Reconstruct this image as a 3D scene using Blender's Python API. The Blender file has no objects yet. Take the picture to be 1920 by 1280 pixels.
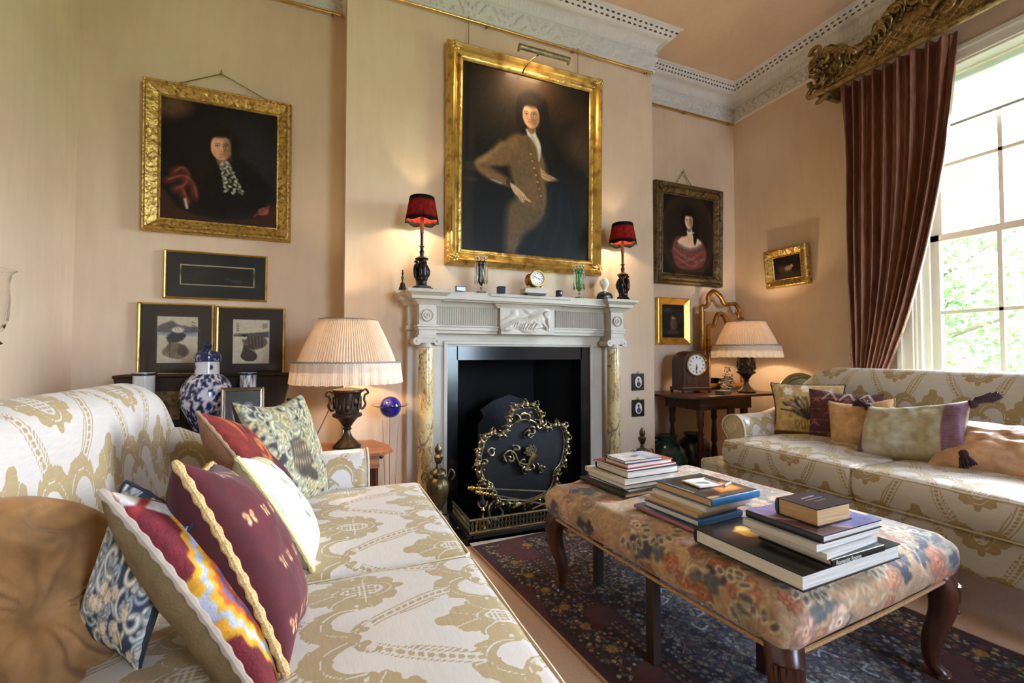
import bpy, bmesh, math, random
import numpy as np
from math import sin, cos, pi, radians, sqrt, atan2
from mathutils import Vector, Matrix

# ------------------------------------------------------------------ camera, sky, exposure
scene = bpy.context.scene
COL = scene.collection
cam_d = bpy.data.cameras.new('camera'); cam = bpy.data.objects.new('camera', cam_d); COL.objects.link(cam)
cam_d.lens = 16.0; cam_d.sensor_width = 36.0; cam_d.clip_start = .02; cam_d.clip_end = 200
cam.location = (0, 0, 1.05)
cam.rotation_euler = (radians(90 + 1.57), 0, radians(-22.4))
scene.camera = cam
scene.view_settings.view_transform = 'Standard'; scene.view_settings.look = 'None'
scene.view_settings.gamma = 1.0; scene.view_settings.use_curve_mapping = False
scene.view_settings.exposure = EXPOSURE = 0.15
scene.cycles.max_bounces = 10; scene.cycles.diffuse_bounces = 6; scene.cycles.transparent_max_bounces = 16
scene.cycles.sample_clamp_indirect = 6.0
scene.cycles.use_denoising = True

world = bpy.data.worlds.new('overcast_sky'); scene.world = world; world.use_nodes = True
wn = world.node_tree; wn.nodes.clear()
wo = wn.nodes.new('ShaderNodeOutputWorld'); wb = wn.nodes.new('ShaderNodeBackground')
wg = wn.nodes.new('ShaderNodeTexCoord'); ws = wn.nodes.new('ShaderNodeSeparateXYZ'); wr = wn.nodes.new('ShaderNodeValToRGB')
wn.links.new(wg.outputs['Generated'], ws.inputs[0]); wn.links.new(ws.outputs['Z'], wr.inputs[0])
wr.color_ramp.elements[0].position = .0; wr.color_ramp.elements[0].color = (.55, .6, .55, 1)
wr.color_ramp.elements[1].position = .12; wr.color_ramp.elements[1].color = (.83, .92, 1.0, 1)
wy = wn.nodes.new('ShaderNodeMapRange'); wy.inputs['From Min'].default_value = -1; wy.inputs['From Max'].default_value = .2; wn.links.new(ws.outputs['Y'], wy.inputs[0])
wt = wn.nodes.new('ShaderNodeMixRGB'); wt.inputs[1].default_value = (.60, .70, .92, 1); wt.inputs[2].default_value = (1.0, .98, .98, 1); wn.links.new(wy.outputs[0], wt.inputs[0])   # bluer towards the shaded side of the sky
wm = wn.nodes.new('ShaderNodeMixRGB'); wm.blend_type = 'MULTIPLY'; wm.inputs[0].default_value = 1; wn.links.new(wr.outputs[0], wm.inputs[1]); wn.links.new(wt.outputs[0], wm.inputs[2])
wx = wn.nodes.new('ShaderNodeMapRange'); wx.inputs['From Min'].default_value = 0; wx.inputs['From Max'].default_value = .7; wx.inputs['To Min'].default_value = .9; wx.inputs['To Max'].default_value = 1.75; wn.links.new(ws.outputs['X'], wx.inputs[0])
wv = wn.nodes.new('ShaderNodeVectorMath'); wv.operation = 'SCALE'; wn.links.new(wm.outputs[0], wv.inputs[0]); wn.links.new(wx.outputs[0], wv.inputs['Scale'])   # brighter on the sun's side
wn.links.new(wv.outputs[0], wb.inputs[0]); wb.inputs[1].default_value = SKY = 38.0
wn.links.new(wb.outputs[0], wo.inputs[0])

def portal(x, y0, y1, z0, z1, rot):
    ld = bpy.data.lights.new('window_daylight_portal', 'AREA'); ld.shape = 'RECTANGLE'
    ld.size = z1 - z0; ld.size_y = y1 - y0; ld.cycles.is_portal = True
    o = bpy.data.objects.new('window_daylight_portal', ld); COL.objects.link(o)
    o.location = (x, (y0 + y1) / 2, (z0 + z1) / 2); o.rotation_euler = rot
    return o
portal(4.0, .5, 1.82, .45, 3.0, (0, radians(90), 0))
_o = portal(0, -.65, .65, .45, 2.9, (0, radians(90), -pi / 2)); _o.location = (2.38, -3.84, 1.68)
# ------------------------------------------------------------------ helpers
rng = np.random.default_rng(7); random.seed(7)
def srgb(c):
    c = np.asarray(c, float) / 255.0
    return np.where(c <= .04045, c / 12.92, ((c + .055) / 1.055) ** 2.4)
def tag(o, label=None, cat=None, group=None, kind=None):
    if label: o['label'] = label
    if cat: o['category'] = cat
    if group: o['group'] = group
    if kind: o['kind'] = kind
    return o
def empty(name, loc=(0, 0, 0), rz=0, label=None, cat=None, group=None):
    o = bpy.data.objects.new(name, None); COL.objects.link(o); o.empty_display_size = .05
    o.location = loc; o.rotation_euler = (0, 0, rz)
    return tag(o, label, cat, group)
def copy_tree(o, parent=None):
    c = o.copy(); COL.objects.link(c); c.parent = parent
    for ch in list(o.children): copy_tree(ch, c)
    return c
def gridf(nu, nv, cu=False, cv=False, off=0):
    F = []
    for i in range(nu if cu else nu - 1):
        a = i * nv; b = ((i + 1) % nu) * nv
        for j in range(nv if cv else nv - 1):
            k = (j + 1) % nv
            F.append((off + a + j, off + b + j, off + b + k, off + a + k))
    return F
class MB:
    def __init__(s): s.v = []; s.f = []; s.m = []; s.n = 0
    def add(s, V, F, mat=0, M=None):
        V = np.asarray(V, float).reshape(-1, 3)
        if M is not None:
            A = np.array(M.to_4x4()); V = V @ A[:3, :3].T + A[:3, 3]
        s.v.append(V); n = s.n
        s.f += [tuple(int(i) + n for i in f) for f in F]; s.m += [mat] * len(F); s.n += len(V); return s
    def box(s, c, d, rz=0, mat=0, M=None):
        x, y, z = [q / 2 for q in d]
        V = np.array([(-x,-y,-z),(x,-y,-z),(x,y,-z),(-x,y,-z),(-x,-y,z),(x,-y,z),(x,y,z),(-x,y,z)])
        R = Matrix.Translation(Vector(c)) @ Matrix.Rotation(rz, 4, 'Z')
        if M is not None: R = M @ R
        return s.add(V, [(0,3,2,1),(4,5,6,7),(0,1,5,4),(1,2,6,5),(2,3,7,6),(3,0,4,7)], mat, R)
    def b2(s, p, q, mat=0, M=None):
        return s.box([(a + b) / 2 for a, b in zip(p, q)], [abs(b - a) for a, b in zip(p, q)], 0, mat, M)
    def lathe(s, prof, seg=32, c=(0, 0, 0), mat=0, M=None, cap=True, rad=None, sq=None):
        prof = np.array(prof, float); t = np.arange(seg) / seg * 2 * pi
        r = prof[:, 0][None, :] * np.ones((seg, 1))
        if rad is not None: r = r * rad(t[:, None], prof[:, 1][None, :])
        P = np.stack([r * np.cos(t)[:, None], r * np.sin(t)[:, None], np.ones((seg, 1)) * prof[:, 1][None, :]], -1) + np.array(c)
        F = gridf(seg, len(prof), True); V = P.reshape(-1, 3); n = len(prof)
        if cap:
            F.append(tuple(i * n for i in range(seg))[::-1]); F.append(tuple(i * n + n - 1 for i in range(seg)))
        return s.add(V, F, mat, M)
    def tube(s, pts, r, seg=8, closed=False, mat=0, M=None, cap=True, flat=None):
        P = np.array(pts, float); n = len(P); r = np.ones(n) * r if np.isscalar(r) else np.array(r, float)
        if closed: T = np.roll(P, -1, 0) - np.roll(P, 1, 0)
        else: T = np.gradient(P, axis=0)
        T /= np.linalg.norm(T, axis=1)[:, None] + 1e-12
        up = np.array([0, 0, 1.]) if abs(T[0][2]) < .9 else np.array([1., 0, 0])
        N = up - T[0] * (up @ T[0]); N /= np.linalg.norm(N); Ns = [N]
        for i in range(1, n):
            N = N - T[i] * (N @ T[i]); N /= np.linalg.norm(N) + 1e-12; Ns.append(N)
        Ns = np.array(Ns); Bs = np.cross(T, Ns); a = np.arange(seg) / seg * 2 * pi
        fl = 1 if flat is None else flat
        V = P[:, None] + r[:, None, None] * (np.cos(a)[None, :, None] * Ns[:, None] + fl * np.sin(a)[None, :, None] * Bs[:, None])
        F = gridf(n, seg, closed, True)
        if cap and not closed: F += [tuple(range(seg)), tuple((n - 1) * seg + j for j in range(seg))[::-1]]
        return s.add(V.reshape(-1, 3), F, mat, M)
    def prism(s, poly, z0, z1, mat=0, M=None):
        n = len(poly); V = [(x, y, z0) for x, y in poly] + [(x, y, z1) for x, y in poly]
        F = [tuple(range(n))[::-1], tuple(range(n, 2 * n))] + [(i, (i + 1) % n, n + (i + 1) % n, n + i) for i in range(n)]
        return s.add(V, F, mat, M)
    def ball(s, c, r, seg=16, mat=0, M=None, sc=(1, 1, 1)):
        t = np.linspace(-pi / 2, pi / 2, seg // 2 + 1); t[0] += .05; t[-1] -= .05
        a = np.arange(seg) / seg * 2 * pi
        P = np.stack([np.cos(a)[:, None] * np.cos(t)[None] * r * sc[0], np.sin(a)[:, None] * np.cos(t)[None] * r * sc[1], np.ones((seg, 1)) * np.sin(t)[None] * r * sc[2]], -1) + np.array(c)
        n = len(t); F = gridf(seg, n, True) + [tuple(i * n for i in range(seg))[::-1], tuple(i * n + n - 1 for i in range(seg))]
        return s.add(P.reshape(-1, 3), F, mat, M)
    def surf(s, P, cu=False, cv=False, mat=0, M=None, flip=False):
        P = np.asarray(P, float); F = gridf(P.shape[0], P.shape[1], cu, cv)
        if flip: F = [f[::-1] for f in F]
        return s.add(P.reshape(-1, 3), F, mat, M)
    def build(s, name, mats, parent=None, loc=None, smooth=40, bevel=0, attrs=None, rot=None):
        me = bpy.data.meshes.new(name); V = np.concatenate(s.v)
        me.from_pydata(V.tolist(), [], s.f)
        if not isinstance(mats, (list, tuple)): mats = [mats]
        for m in mats: me.materials.append(m)
        if len(mats) > 1: me.polygons.foreach_set('material_index', s.m)
        if smooth:
            me.shade_smooth()
            if smooth < 180: me.set_sharp_from_angle(angle=radians(smooth))
        for k, A in (attrs or {}).items():
            A = np.asarray(A, np.float32)
            if A.ndim == 1:
                at = me.attributes.new(k, 'FLOAT', 'POINT'); at.data.foreach_set('value', A)
            else:
                C4 = np.ones((len(A), 4), np.float32); C4[:, :3] = A
                at = me.attributes.new(k, 'FLOAT_COLOR', 'POINT'); at.data.foreach_set('color', C4.ravel())
        me.update()
        o = bpy.data.objects.new(name, me); COL.objects.link(o)
        if parent is not None: o.parent = parent
        if loc is not None: o.location = loc
        if rot is not None: o.rotation_euler = rot
        if bevel:
            b = o.modifiers.new('bevel', 'BEVEL'); b.width = bevel; b.segments = 2; b.limit_method = 'ANGLE'; b.angle_limit = radians(40)
        return o
def obj(name, mb, mats, parent=None, **k): return mb.build(name, mats, parent, **k)
def thing(name, mb, mats, label, cat, group=None, loc=None, **k):
    return tag(mb.build(name, mats, None, loc=loc, **k), label, cat, group)
def struct(name, mb, mats, **k): return tag(mb.build(name, mats, **k), kind='structure')
def bez(pts, n=12):
    """smooth curve through the points (Catmull-Rom)"""
    P = np.array(pts, float); P = np.vstack([2 * P[0] - P[1], P, 2 * P[-1] - P[-2]]); out = []
    for i in range(1, len(P) - 2):
        t = np.linspace(0, 1, n, endpoint=False)[:, None]
        a, b, c, d = P[i - 1], P[i], P[i + 1], P[i + 2]
        out.append(.5 * ((2 * b) + (-a + c) * t + (2 * a - 5 * b + 4 * c - d) * t ** 2 + (-a + 3 * b - 3 * c + d) * t ** 3))
    return np.vstack(out + [P[-2][None]])
def frame_basis(o, center, ex, ey):
    """place o with local x along ex, local y along ey, local z their cross product"""
    ex = Vector(ex).normalized(); ey = Vector(ey); ey = (ey - ex * ey.dot(ex)).normalized(); ez = ex.cross(ey)
    M = Matrix((ex, ey, ez)).transposed().to_4x4(); M.translation = Vector(center); o.matrix_world = M
    return o
# smooth value noise in numpy
_perm = rng.random((64, 64, 64))
def vnoise(P, sc=1.0, oct=1, seed=0):
    P = np.asarray(P, float) * sc + seed * 7.31; out = 0; amp = 1; tot = 0
    for _ in range(oct):
        i = np.floor(P).astype(int); f = P - i; f = f * f * (3 - 2 * f); v = 0
        for dx in (0, 1):
            for dy in (0, 1):
                for dz in (0, 1):
                    w = (f[..., 0] if dx else 1 - f[..., 0]) * (f[..., 1] if dy else 1 - f[..., 1]) * (f[..., 2] if dz else 1 - f[..., 2])
                    v = v + w * _perm[(i[..., 0] + dx) % 64, (i[..., 1] + dy) % 64, (i[..., 2] + dz) % 64]
        out = out + amp * (v * 2 - 1); tot += amp; amp *= .5; P = P * 2.03 + 3.7
    return out / tot
class Cv:
    """a small numpy canvas: designs (portraits, needlework, prints, carpets) computed here and carried by the mesh as point colours"""
    def __init__(s, w, h, col, res=250):
        s.w, s.h = w, h; s.nx, s.ny = max(4, int(w * res)), max(4, int(h * res))
        s.X, s.Y = np.meshgrid(np.linspace(0, w, s.nx), np.linspace(0, h, s.ny)); s.A = np.zeros((s.ny, s.nx, 3)) + np.array(col, float)
    def win(s, x0, x1, y0, y1):
        """index window of a patch, so small marks stay quick (whole canvas while its grid is warped)"""
        if getattr(s, 'warp', False): return slice(0, s.ny), slice(0, s.nx)
        kx, ky = (s.nx - 1) / s.w, (s.ny - 1) / s.h
        return slice(max(0, int(y0 * ky) - 2), max(0, min(s.ny, int(y1 * ky) + 3))), slice(max(0, int(x0 * kx) - 2), max(0, min(s.nx, int(x1 * kx) + 3)))
    def mix(s, m, col, W=None):
        W = W or (slice(None), slice(None)); s.A[W] += (np.array(col, float) - s.A[W]) * np.clip(m, 0, 1)[..., None]; return s
    def ell(s, cx, cy, rx, ry, col, soft=.25, rot=0, a=1):
        q_ = max(rx, ry) * (1 + soft); W = s.win(cx - q_, cx + q_, cy - q_, cy + q_)
        x, y = s.X[W] - cx, s.Y[W] - cy; c, q = cos(rot), sin(rot); d = np.sqrt(((x * c + y * q) / rx) ** 2 + ((-x * q + y * c) / ry) ** 2)
        return s.mix(a * np.clip((1 + soft / 2 - d) / max(soft, .02), 0, 1), col, W)
    def poly(s, pts, col, soft=.01, a=1, smooth=0):
        if smooth: pts = bez([tuple(p) for p in pts] + [tuple(pts[0])], smooth)
        pts = np.array(pts, float); W = s.win(pts[:, 0].min() - soft, pts[:, 0].max() + soft, pts[:, 1].min() - soft, pts[:, 1].max() + soft); X, Y = s.X[W], s.Y[W]
        if X.size == 0: return s
        D = np.full(X.shape, 1e9); ins = np.zeros(X.shape, bool); n = len(pts)
        for i in range(n):
            p, q = pts[i], pts[(i + 1) % n]; e = q - p; L = e @ e + 1e-12
            t = np.clip(((X - p[0]) * e[0] + (Y - p[1]) * e[1]) / L, 0, 1)
            D = np.minimum(D, np.hypot(X - p[0] - t * e[0], Y - p[1] - t * e[1]))
            c = ((p[1] > Y) != (q[1] > Y)) & (X < (q[0] - p[0]) * (Y - p[1]) / (q[1] - p[1] + 1e-12) + p[0]); ins ^= c
        return s.mix(a * np.clip(np.where(ins, D, -D) / max(soft, 1e-4) + .5, 0, 1), col, W)
    def line(s, pts, w, col, soft=None, a=1, smooth=6):
        if smooth and len(pts) > 2: pts = bez(pts, smooth)
        sf = soft or s.w / s.nx * 1.5; g = w / 2 + sf
        pts = np.array(pts, float); W = s.win(pts[:, 0].min() - g, pts[:, 0].max() + g, pts[:, 1].min() - g, pts[:, 1].max() + g); X, Y = s.X[W], s.Y[W]
        if X.size == 0: return s
        D = np.full(X.shape, 1e9)
        for p, q in zip(pts[:-1], pts[1:]):
            e = q - p; L = e @ e + 1e-12; t = np.clip(((X - p[0]) * e[0] + (Y - p[1]) * e[1]) / L, 0, 1)
            D = np.minimum(D, np.hypot(X - p[0] - t * e[0], Y - p[1] - t * e[1]))
        return s.mix(a * np.clip((w / 2 - D) / sf + .5, 0, 1), col, W)
    def petals(s, cx, cy, r, n, col, edge=None, rot=0, soft=.12, k=.35, a=1):
        W = s.win(cx - r, cx + r, cy - r, cy + r)
        x, y = s.X[W] - cx, s.Y[W] - cy; rho = np.hypot(x, y); th = np.arctan2(y, x) + rot
        R = r * ((1 - k) + k * np.abs(np.cos(n * th / 2)) ** .6)
        s.mix(a * np.clip((1 - rho / R) / soft, 0, 1), col if edge is None else edge, W)
        if edge is not None: s.mix(a * np.clip((.86 - rho / R) / soft, 0, 1), col, W)
        return s
    def noise(s, sc, amp, oct=3, seed=0):
        n = vnoise(np.stack([s.X, s.Y, 0 * s.X], -1), sc, oct, seed); s.A = s.A * (1 + amp * n[..., None]); return s
    def at(s, u, v):
        x = np.clip(np.asarray(u) / s.w, 0, 1) * (s.nx - 1); y = np.clip(np.asarray(v) / s.h, 0, 1) * (s.ny - 1)
        i = np.minimum(x.astype(int), s.nx - 2); j = np.minimum(y.astype(int), s.ny - 2); fx = (x - i)[..., None]; fy = (y - j)[..., None]
        C = s.A[j, i] * (1 - fx) * (1 - fy) + s.A[j, i + 1] * fx * (1 - fy) + s.A[j + 1, i] * (1 - fx) * fy + s.A[j + 1, i + 1] * fx * fy
        return srgb(np.clip(C, 0, 255))
def panel(name, cv, mat, parent=None, t=.004, M=None, relief=None):
    """painted board facing local -Y, centred, from a canvas"""
    X = cv.X - cv.w / 2; Z = cv.Y - cv.h / 2
    mb = MB(); mb.surf(np.stack([X, np.zeros_like(X), Z], -1), M=None, flip=True)
    x, z = cv.w / 2, cv.h / 2
    mb.b2((-x, .0005, -z), (x, t, z)); n = cv.nx * cv.ny
    C = np.zeros((mb.n, 3)); C[:n] = srgb(np.clip(cv.A, 0, 255)).reshape(-1, 3); C[n:] = .05
    return mb.build(name, mat, parent, attrs={'Col': C}, smooth=40)
# ------------------------------------------------------------------ procedural materials
MATS = {}
class NT:
    def __init__(s, name):
        s.m = bpy.data.materials.new(name); s.m.use_nodes = True; s.t = s.m.node_tree; s.t.nodes.clear()
        s.out = s.t.nodes.new('ShaderNodeOutputMaterial'); s.p = s.t.nodes.new('ShaderNodeBsdfPrincipled'); s.t.links.new(s.p.outputs[0], s.out.inputs[0])
    def n(s, typ, **k):
        x = s.t.nodes.new('ShaderNode' + typ)
        for a, b in k.items():
            if a.startswith('_'): x.inputs[a[1:]].default_value = b
            else: setattr(x, a, b)
        return x
    def l(s, a, b): s.t.links.new(a, b)
    def coord(s, sc=(1, 1, 1), kind='Object'):
        c = s.n('TexCoord'); m = s.n('Mapping'); m.inputs['Scale'].default_value = sc; s.l(c.outputs[kind], m.inputs[0]); return m.outputs[0]
    def noise(s, vec, scale, detail=3, rough=.5):
        x = s.n('TexNoise'); x.inputs['Scale'].default_value = scale; x.inputs['Detail'].default_value = detail; x.inputs['Roughness'].default_value = rough
        s.l(vec, x.inputs['Vector']); return x.outputs['Fac']
    def ramp(s, fac, stops, interp='LINEAR'):
        r = s.n('ValToRGB'); r.color_ramp.interpolation = interp; e = r.color_ramp.elements
        while len(e) < len(stops): e.new(.5)
        for q, (p, c) in zip(e, stops): q.position = p; q.color = (*c, 1)
        s.l(fac, r.inputs[0]); return r.outputs[0]
    def mix(s, fac, a, b, mode='MIX'):
        x = s.n('MixRGB'); x.blend_type = mode
        for inp, v in zip(x.inputs, (fac, a, b)):
            if hasattr(v, 'node'): s.l(v, inp)
            elif isinstance(v, (int, float)): inp.default_value = v
            else: inp.default_value = (*v, 1)
        return x.outputs[0]
    def math(s, op, a, b=0, clamp=False):
        x = s.n('Math'); x.operation = op; x.use_clamp = clamp
        for inp, v in zip(x.inputs, (a, b)):
            if hasattr(v, 'node'): s.l(v, inp)
            else: inp.default_value = v
        return x.outputs[0]
    def bump(s, h, strength=.3, dist=.01, prev=None):
        b = s.n('Bump'); b.inputs['Strength'].default_value = strength; b.inputs['Distance'].default_value = dist
        s.l(h, b.inputs['Height'])
        if prev is not None: s.l(prev, b.inputs['Normal'])
        s.l(b.outputs[0], s.p.inputs['Normal']); return b.outputs[0]
    def set(s, **k):
        for a, v in k.items():
            a = a.replace('_', ' ')
            if hasattr(v, 'node'): s.l(v, s.p.inputs[a])
            elif isinstance(v, (tuple, list)) and len(v) == 3: s.p.inputs[a].default_value = (*v, 1)
            else: s.p.inputs[a].default_value = v
        return s
    def attr(s, name, out='Color'):
        a = s.n('Attribute'); a.attribute_name = name; return a.outputs[out]
def L(*c): return tuple(float(x) for x in srgb(c))
def simple(name, c, rough=.5, metal=0, var=.12, vs=12, bump=0, bs=60, **k):
    """one colour with fine procedural variation and relief"""
    if name in MATS: return MATS[name]
    t = NT(name); v = t.coord(); f = t.noise(v, vs, 4)
    c = L(*c); t.set(Base_Color=t.ramp(f, [(.3, tuple(x * (1 - var) for x in c)), (.7, tuple(min(1, x * (1 + var)) for x in c))]), Roughness=rough, Metallic=metal)
    if bump: t.bump(t.noise(v, bs, 3), bump, .004)
    t.set(**k); MATS[name] = t.m; return t.m

# wall paint: stippled peach distemper
def wall_paint(name, a, b):
    t = NT(name); v = t.coord(kind='Object'); f = t.noise(v, 1.6, 5, .6); g = t.noise(t.coord((9, 9, 1.2)), 3, 4)
    c = t.ramp(f, [(.3, L(*a)), (.7, L(*b))]); c = t.mix(.06, c, t.ramp(g, [(.35, L(170, 140, 110)), (.65, L(235, 215, 190))]))
    t.set(Base_Color=c, Roughness=.75); t.bump(t.noise(v, 140, 3), .12, .003); return t.m
M_wall = wall_paint('peach_wall_paint', (207, 181, 153), (221, 197, 169))
M_ceil = wall_paint('ceiling_paint', (218, 186, 152), (230, 199, 165))
M_plaster = simple('white_cornice_plaster', (216, 211, 202), .7, var=.04, bump=.15, bs=80)
# cornice parts: relief by bump from voronoi and a pierced edge
def cornice_mat(name, kind):
    t = NT(name); v = t.coord(); 
    if kind == 'frieze':
        w = t.n('TexVoronoi'); w.feature = 'SMOOTH_F1'; w.inputs['Scale'].default_value = 22; n = t.noise(v, 9, 2)
        vm = t.n('VectorMath'); vm.operation = 'MULTIPLY_ADD'; t.l(n, vm.inputs[0]); vm.inputs[1].default_value = (.12, .12, .12); t.l(v, vm.inputs[2]); t.l(vm.outputs[0], w.inputs['Vector'])
        h = t.ramp(w.outputs['Distance'], [(.15, (1, 1, 1)), (.5, (0, 0, 0))]); t.bump(h, .8, .012)
        t.set(Base_Color=L(228, 224, 217), Roughness=.75)
    else:
        t.set(Base_Color=L(232, 228, 220), Roughness=.75); t.bump(t.noise(v, 60, 3), .3, .006)
    return t.m
M_frieze = cornice_mat('cornice_frieze_plaster', 'frieze')
M_marble = NT('white_statuary_marble'); _v = M_marble.coord()
M_marble.set(Base_Color=M_marble.ramp(M_marble.noise(_v, 2.5, 8, .65), [(.3, L(170, 162, 146)), (.62, L(192, 183, 167))]), Roughness=.48)
M_marble = M_marble.m
def siena():
    t = NT('siena_marble'); v = t.coord((1, 1, .45)); n = t.noise(v, 4, 6, .7); w = t.n('TexVoronoi'); w.feature = 'DISTANCE_TO_EDGE'; w.inputs['Scale'].default_value = 9
    vm = t.n('VectorMath'); vm.operation = 'MULTIPLY_ADD'; t.l(n, vm.inputs[0]); vm.inputs[1].default_value = (.5, .5, .5); t.l(v, vm.inputs[2]); t.l(vm.outputs[0], w.inputs['Vector'])
    base = t.ramp(n, [(.3, L(166, 132, 78)), (.5, L(205, 183, 130)), (.7, L(224, 212, 176))])
    c = t.mix(t.ramp(w.outputs['Distance'], [(.0, (.9,) * 3), (.06, (0, 0, 0))]), base, L(86, 62, 52))
    t.set(Base_Color=c, Roughness=.22); return t.m
M_siena = siena()
M_slate = simple('black_slate', (18, 20, 23), .14, var=.25, vs=4)
M_soot = simple('sooted_firebrick', (7, 6, 6), .9, var=.4, vs=8, bump=.5, bs=20)
def gold(name, hi, lo, scale=60, bump=.6, rough=.32, metal=.85, vs=14):
    t = NT(name); v = t.coord(); w = t.n('TexVoronoi'); w.feature = 'SMOOTH_F1'; w.inputs['Scale'].default_value = scale; t.l(v, w.inputs['Vector'])
    n = t.noise(v, scale * .6, 3); h = t.math('ADD', t.math('MULTIPLY', w.outputs['Distance'], -1.0), n)
    f = t.noise(v, vs, 4); c = t.ramp(t.math('MULTIPLY', t.math('ADD', f, n), .5), [(.38, L(*lo)), (.52, L(*hi))])
    t.set(Base_Color=c, Metallic=metal, Roughness=rough); t.bump(h, bump, .004); return t.m
M_gilt = gold('burnished_gilt', (216, 182, 104), (168, 128, 62), 30, .12, .34)
M_giltcarve = gold('carved_gilt', (204, 170, 96), (140, 106, 54), 90, .7, .4, .85, 60)
M_giltdark = gold('darkened_gilt', (112, 92, 58), (66, 52, 34), 90, .5, .45, .6)
M_giltflat = gold('flat_pale_gilt', (232, 188, 92), (204, 158, 70), 12, .08, .35)
M_giltold = gold('old_pelmet_gilt', (150, 124, 70), (78, 58, 32), 60, .7, .4, .6)
M_antique = simple('antique_bronze_gilt', (96, 84, 58), .38, .9, .4, 26, .3, 80)
M_brass = simple('polished_brass', (206, 172, 100), .25, 1, .1)
M_brassold = simple('aged_brass', (146, 136, 102), .36, .95, .35, 30, .3, 90)
M_bronze = simple('dark_bronze', (62, 52, 44), .38, .75, .3, 30, .35, 70)
M_blackm = simple('black_patinated_metal', (34, 30, 28), .3, .5, .3, 40, .3, 90)
M_steel = simple('pewter_metal', (140, 136, 126), .3, .9, .25, 30, .3, 80)
def wood(name, a, b, rough=.3, ax=(1, 12, 12)):
    t = NT(name); n = t.noise(t.coord(ax), 3.5, 6, .6); t.set(Base_Color=t.ramp(n, [(.35, L(*a)), (.65, L(*b))]), Roughness=rough); t.bump(n, .08, .003); return t.m
M_mahog = wood('dark_mahogany', (48, 26, 17), (86, 48, 28)); M_mahogv = wood('dark_mahogany_upright', (46, 24, 16), (82, 44, 26), .28, (12, 12, 1))
M_walnut = wood('walnut_top', (116, 66, 34), (164, 104, 62), .35)
M_ebony = simple('ebonised_wood', (22, 20, 20), .35, var=.3)
M_carpet = NT('beige_fitted_carpet'); _v = M_carpet.coord()
M_carpet.set(Base_Color=M_carpet.ramp(M_carpet.noise(_v, 220, 2), [(.3, L(172, 140, 114)), (.7, L(198, 166, 140))]), Roughness=.95); M_carpet.bump(M_carpet.noise(_v, 260, 2), .5, .006); M_carpet = M_carpet.m
def painted(name, rough=.5, bump=.0, bs=120, coat=0, sheen=0, metal=0, weave=None, satt=1.0):
    t = NT(name); v = t.coord(); c = t.attr('Col'); f = t.noise(v, 35, 4)
    c = t.mix(.18, c, t.ramp(f, [(.3, (0, 0, 0)), (.7, (1, 1, 1))]), 'OVERLAY'); t.set(Base_Color=c, Roughness=rough, Metallic=metal)
    if coat: t.set(Coat_Weight=coat, Coat_Roughness=.2, Specular_IOR_Level=.15)
    if sheen: t.set(Sheen_Weight=sheen, Sheen_Roughness=.4)
    if bump: t.bump(t.noise(v, bs, 3), bump, .004)
    return t.m
M_oil = painted('varnished_oil_paint', .5, .12, 160, coat=.06)
M_print = painted('printed_paper', .35)
M_needle = painted('needlework_wool', .85, .5, 220)
M_velvetp = painted('printed_cut_velvet', .8, .45, 170, sheen=.25)
M_rugp = painted('knotted_wool', .92, .55, 190)
M_porc = painted('glazed_porcelain', .12)
M_bookp = painted('glossy_jacket', .22)
def damask(name, ground, fig, gr=.45, fr=.6):
    t = NT(name); p = t.attr('pat', 'Fac'); v = t.coord(); w = t.n('TexWave'); w.inputs['Scale'].default_value = 160; w.inputs['Distortion'].default_value = 2; w.bands_direction = 'Y'; t.l(v, w.inputs['Vector'])
    n = t.noise(t.coord((14, 1.6, 8)), 20, 3)
    m = t.ramp(p, [(.47, (0, 0, 0)), (.53, (1, 1, 1))]); g = t.ramp(n, [(.3, tuple(x * .9 for x in L(*ground))), (.7, L(*ground))]); f = t.ramp(n, [(.3, tuple(x * .85 for x in L(*fig))), (.7, L(*fig))])
    t.set(Base_Color=t.mix(m, g, f), Roughness=t.math('MULTIPLY_ADD', m, fr - gr)); 
    rn = t.p.inputs['Roughness'].links[0].from_node; rn.inputs[2].default_value = gr
    h = t.math('ADD', t.math('MULTIPLY', m, .5), t.math('MULTIPLY', w.outputs['Fac'], .25)); t.bump(h, .25, .002)
    t.set(Sheen_Weight=.15); return t.m
M_damask = damask('gold_and_ivory_damask', (208, 201, 192), (172, 150, 106), .3, .55)
M_cord = simple('cream_cord', (206, 188, 146), .7, var=.2, vs=200, bump=.5, bs=200)
M_glass = NT('clear_glass'); M_glass.set(Base_Color=(1, 1, 1), Roughness=.02, Transmission_Weight=1.0, IOR=1.45); M_glass = M_glass.m
def pane(name, tint=(1, 1, 1), ior=1.45):
    t = NT(name); tr = t.n('BsdfTransparent'); tr.inputs[0].default_value = (*tint, 1); g = t.n('BsdfGlossy'); g.inputs['Roughness'].default_value = .02
    fr = t.n('Fresnel'); fr.inputs[0].default_value = ior; ms = t.n('MixShader'); t.l(fr.outputs[0], ms.inputs[0]); t.l(tr.outputs[0], ms.inputs[1]); t.l(g.outputs[0], ms.inputs[2]); t.l(ms.outputs[0], t.out.inputs[0]); return t.m
M_pane = pane('window_glass'); M_picglass = pane('picture_glass', ior=1.22)

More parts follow.
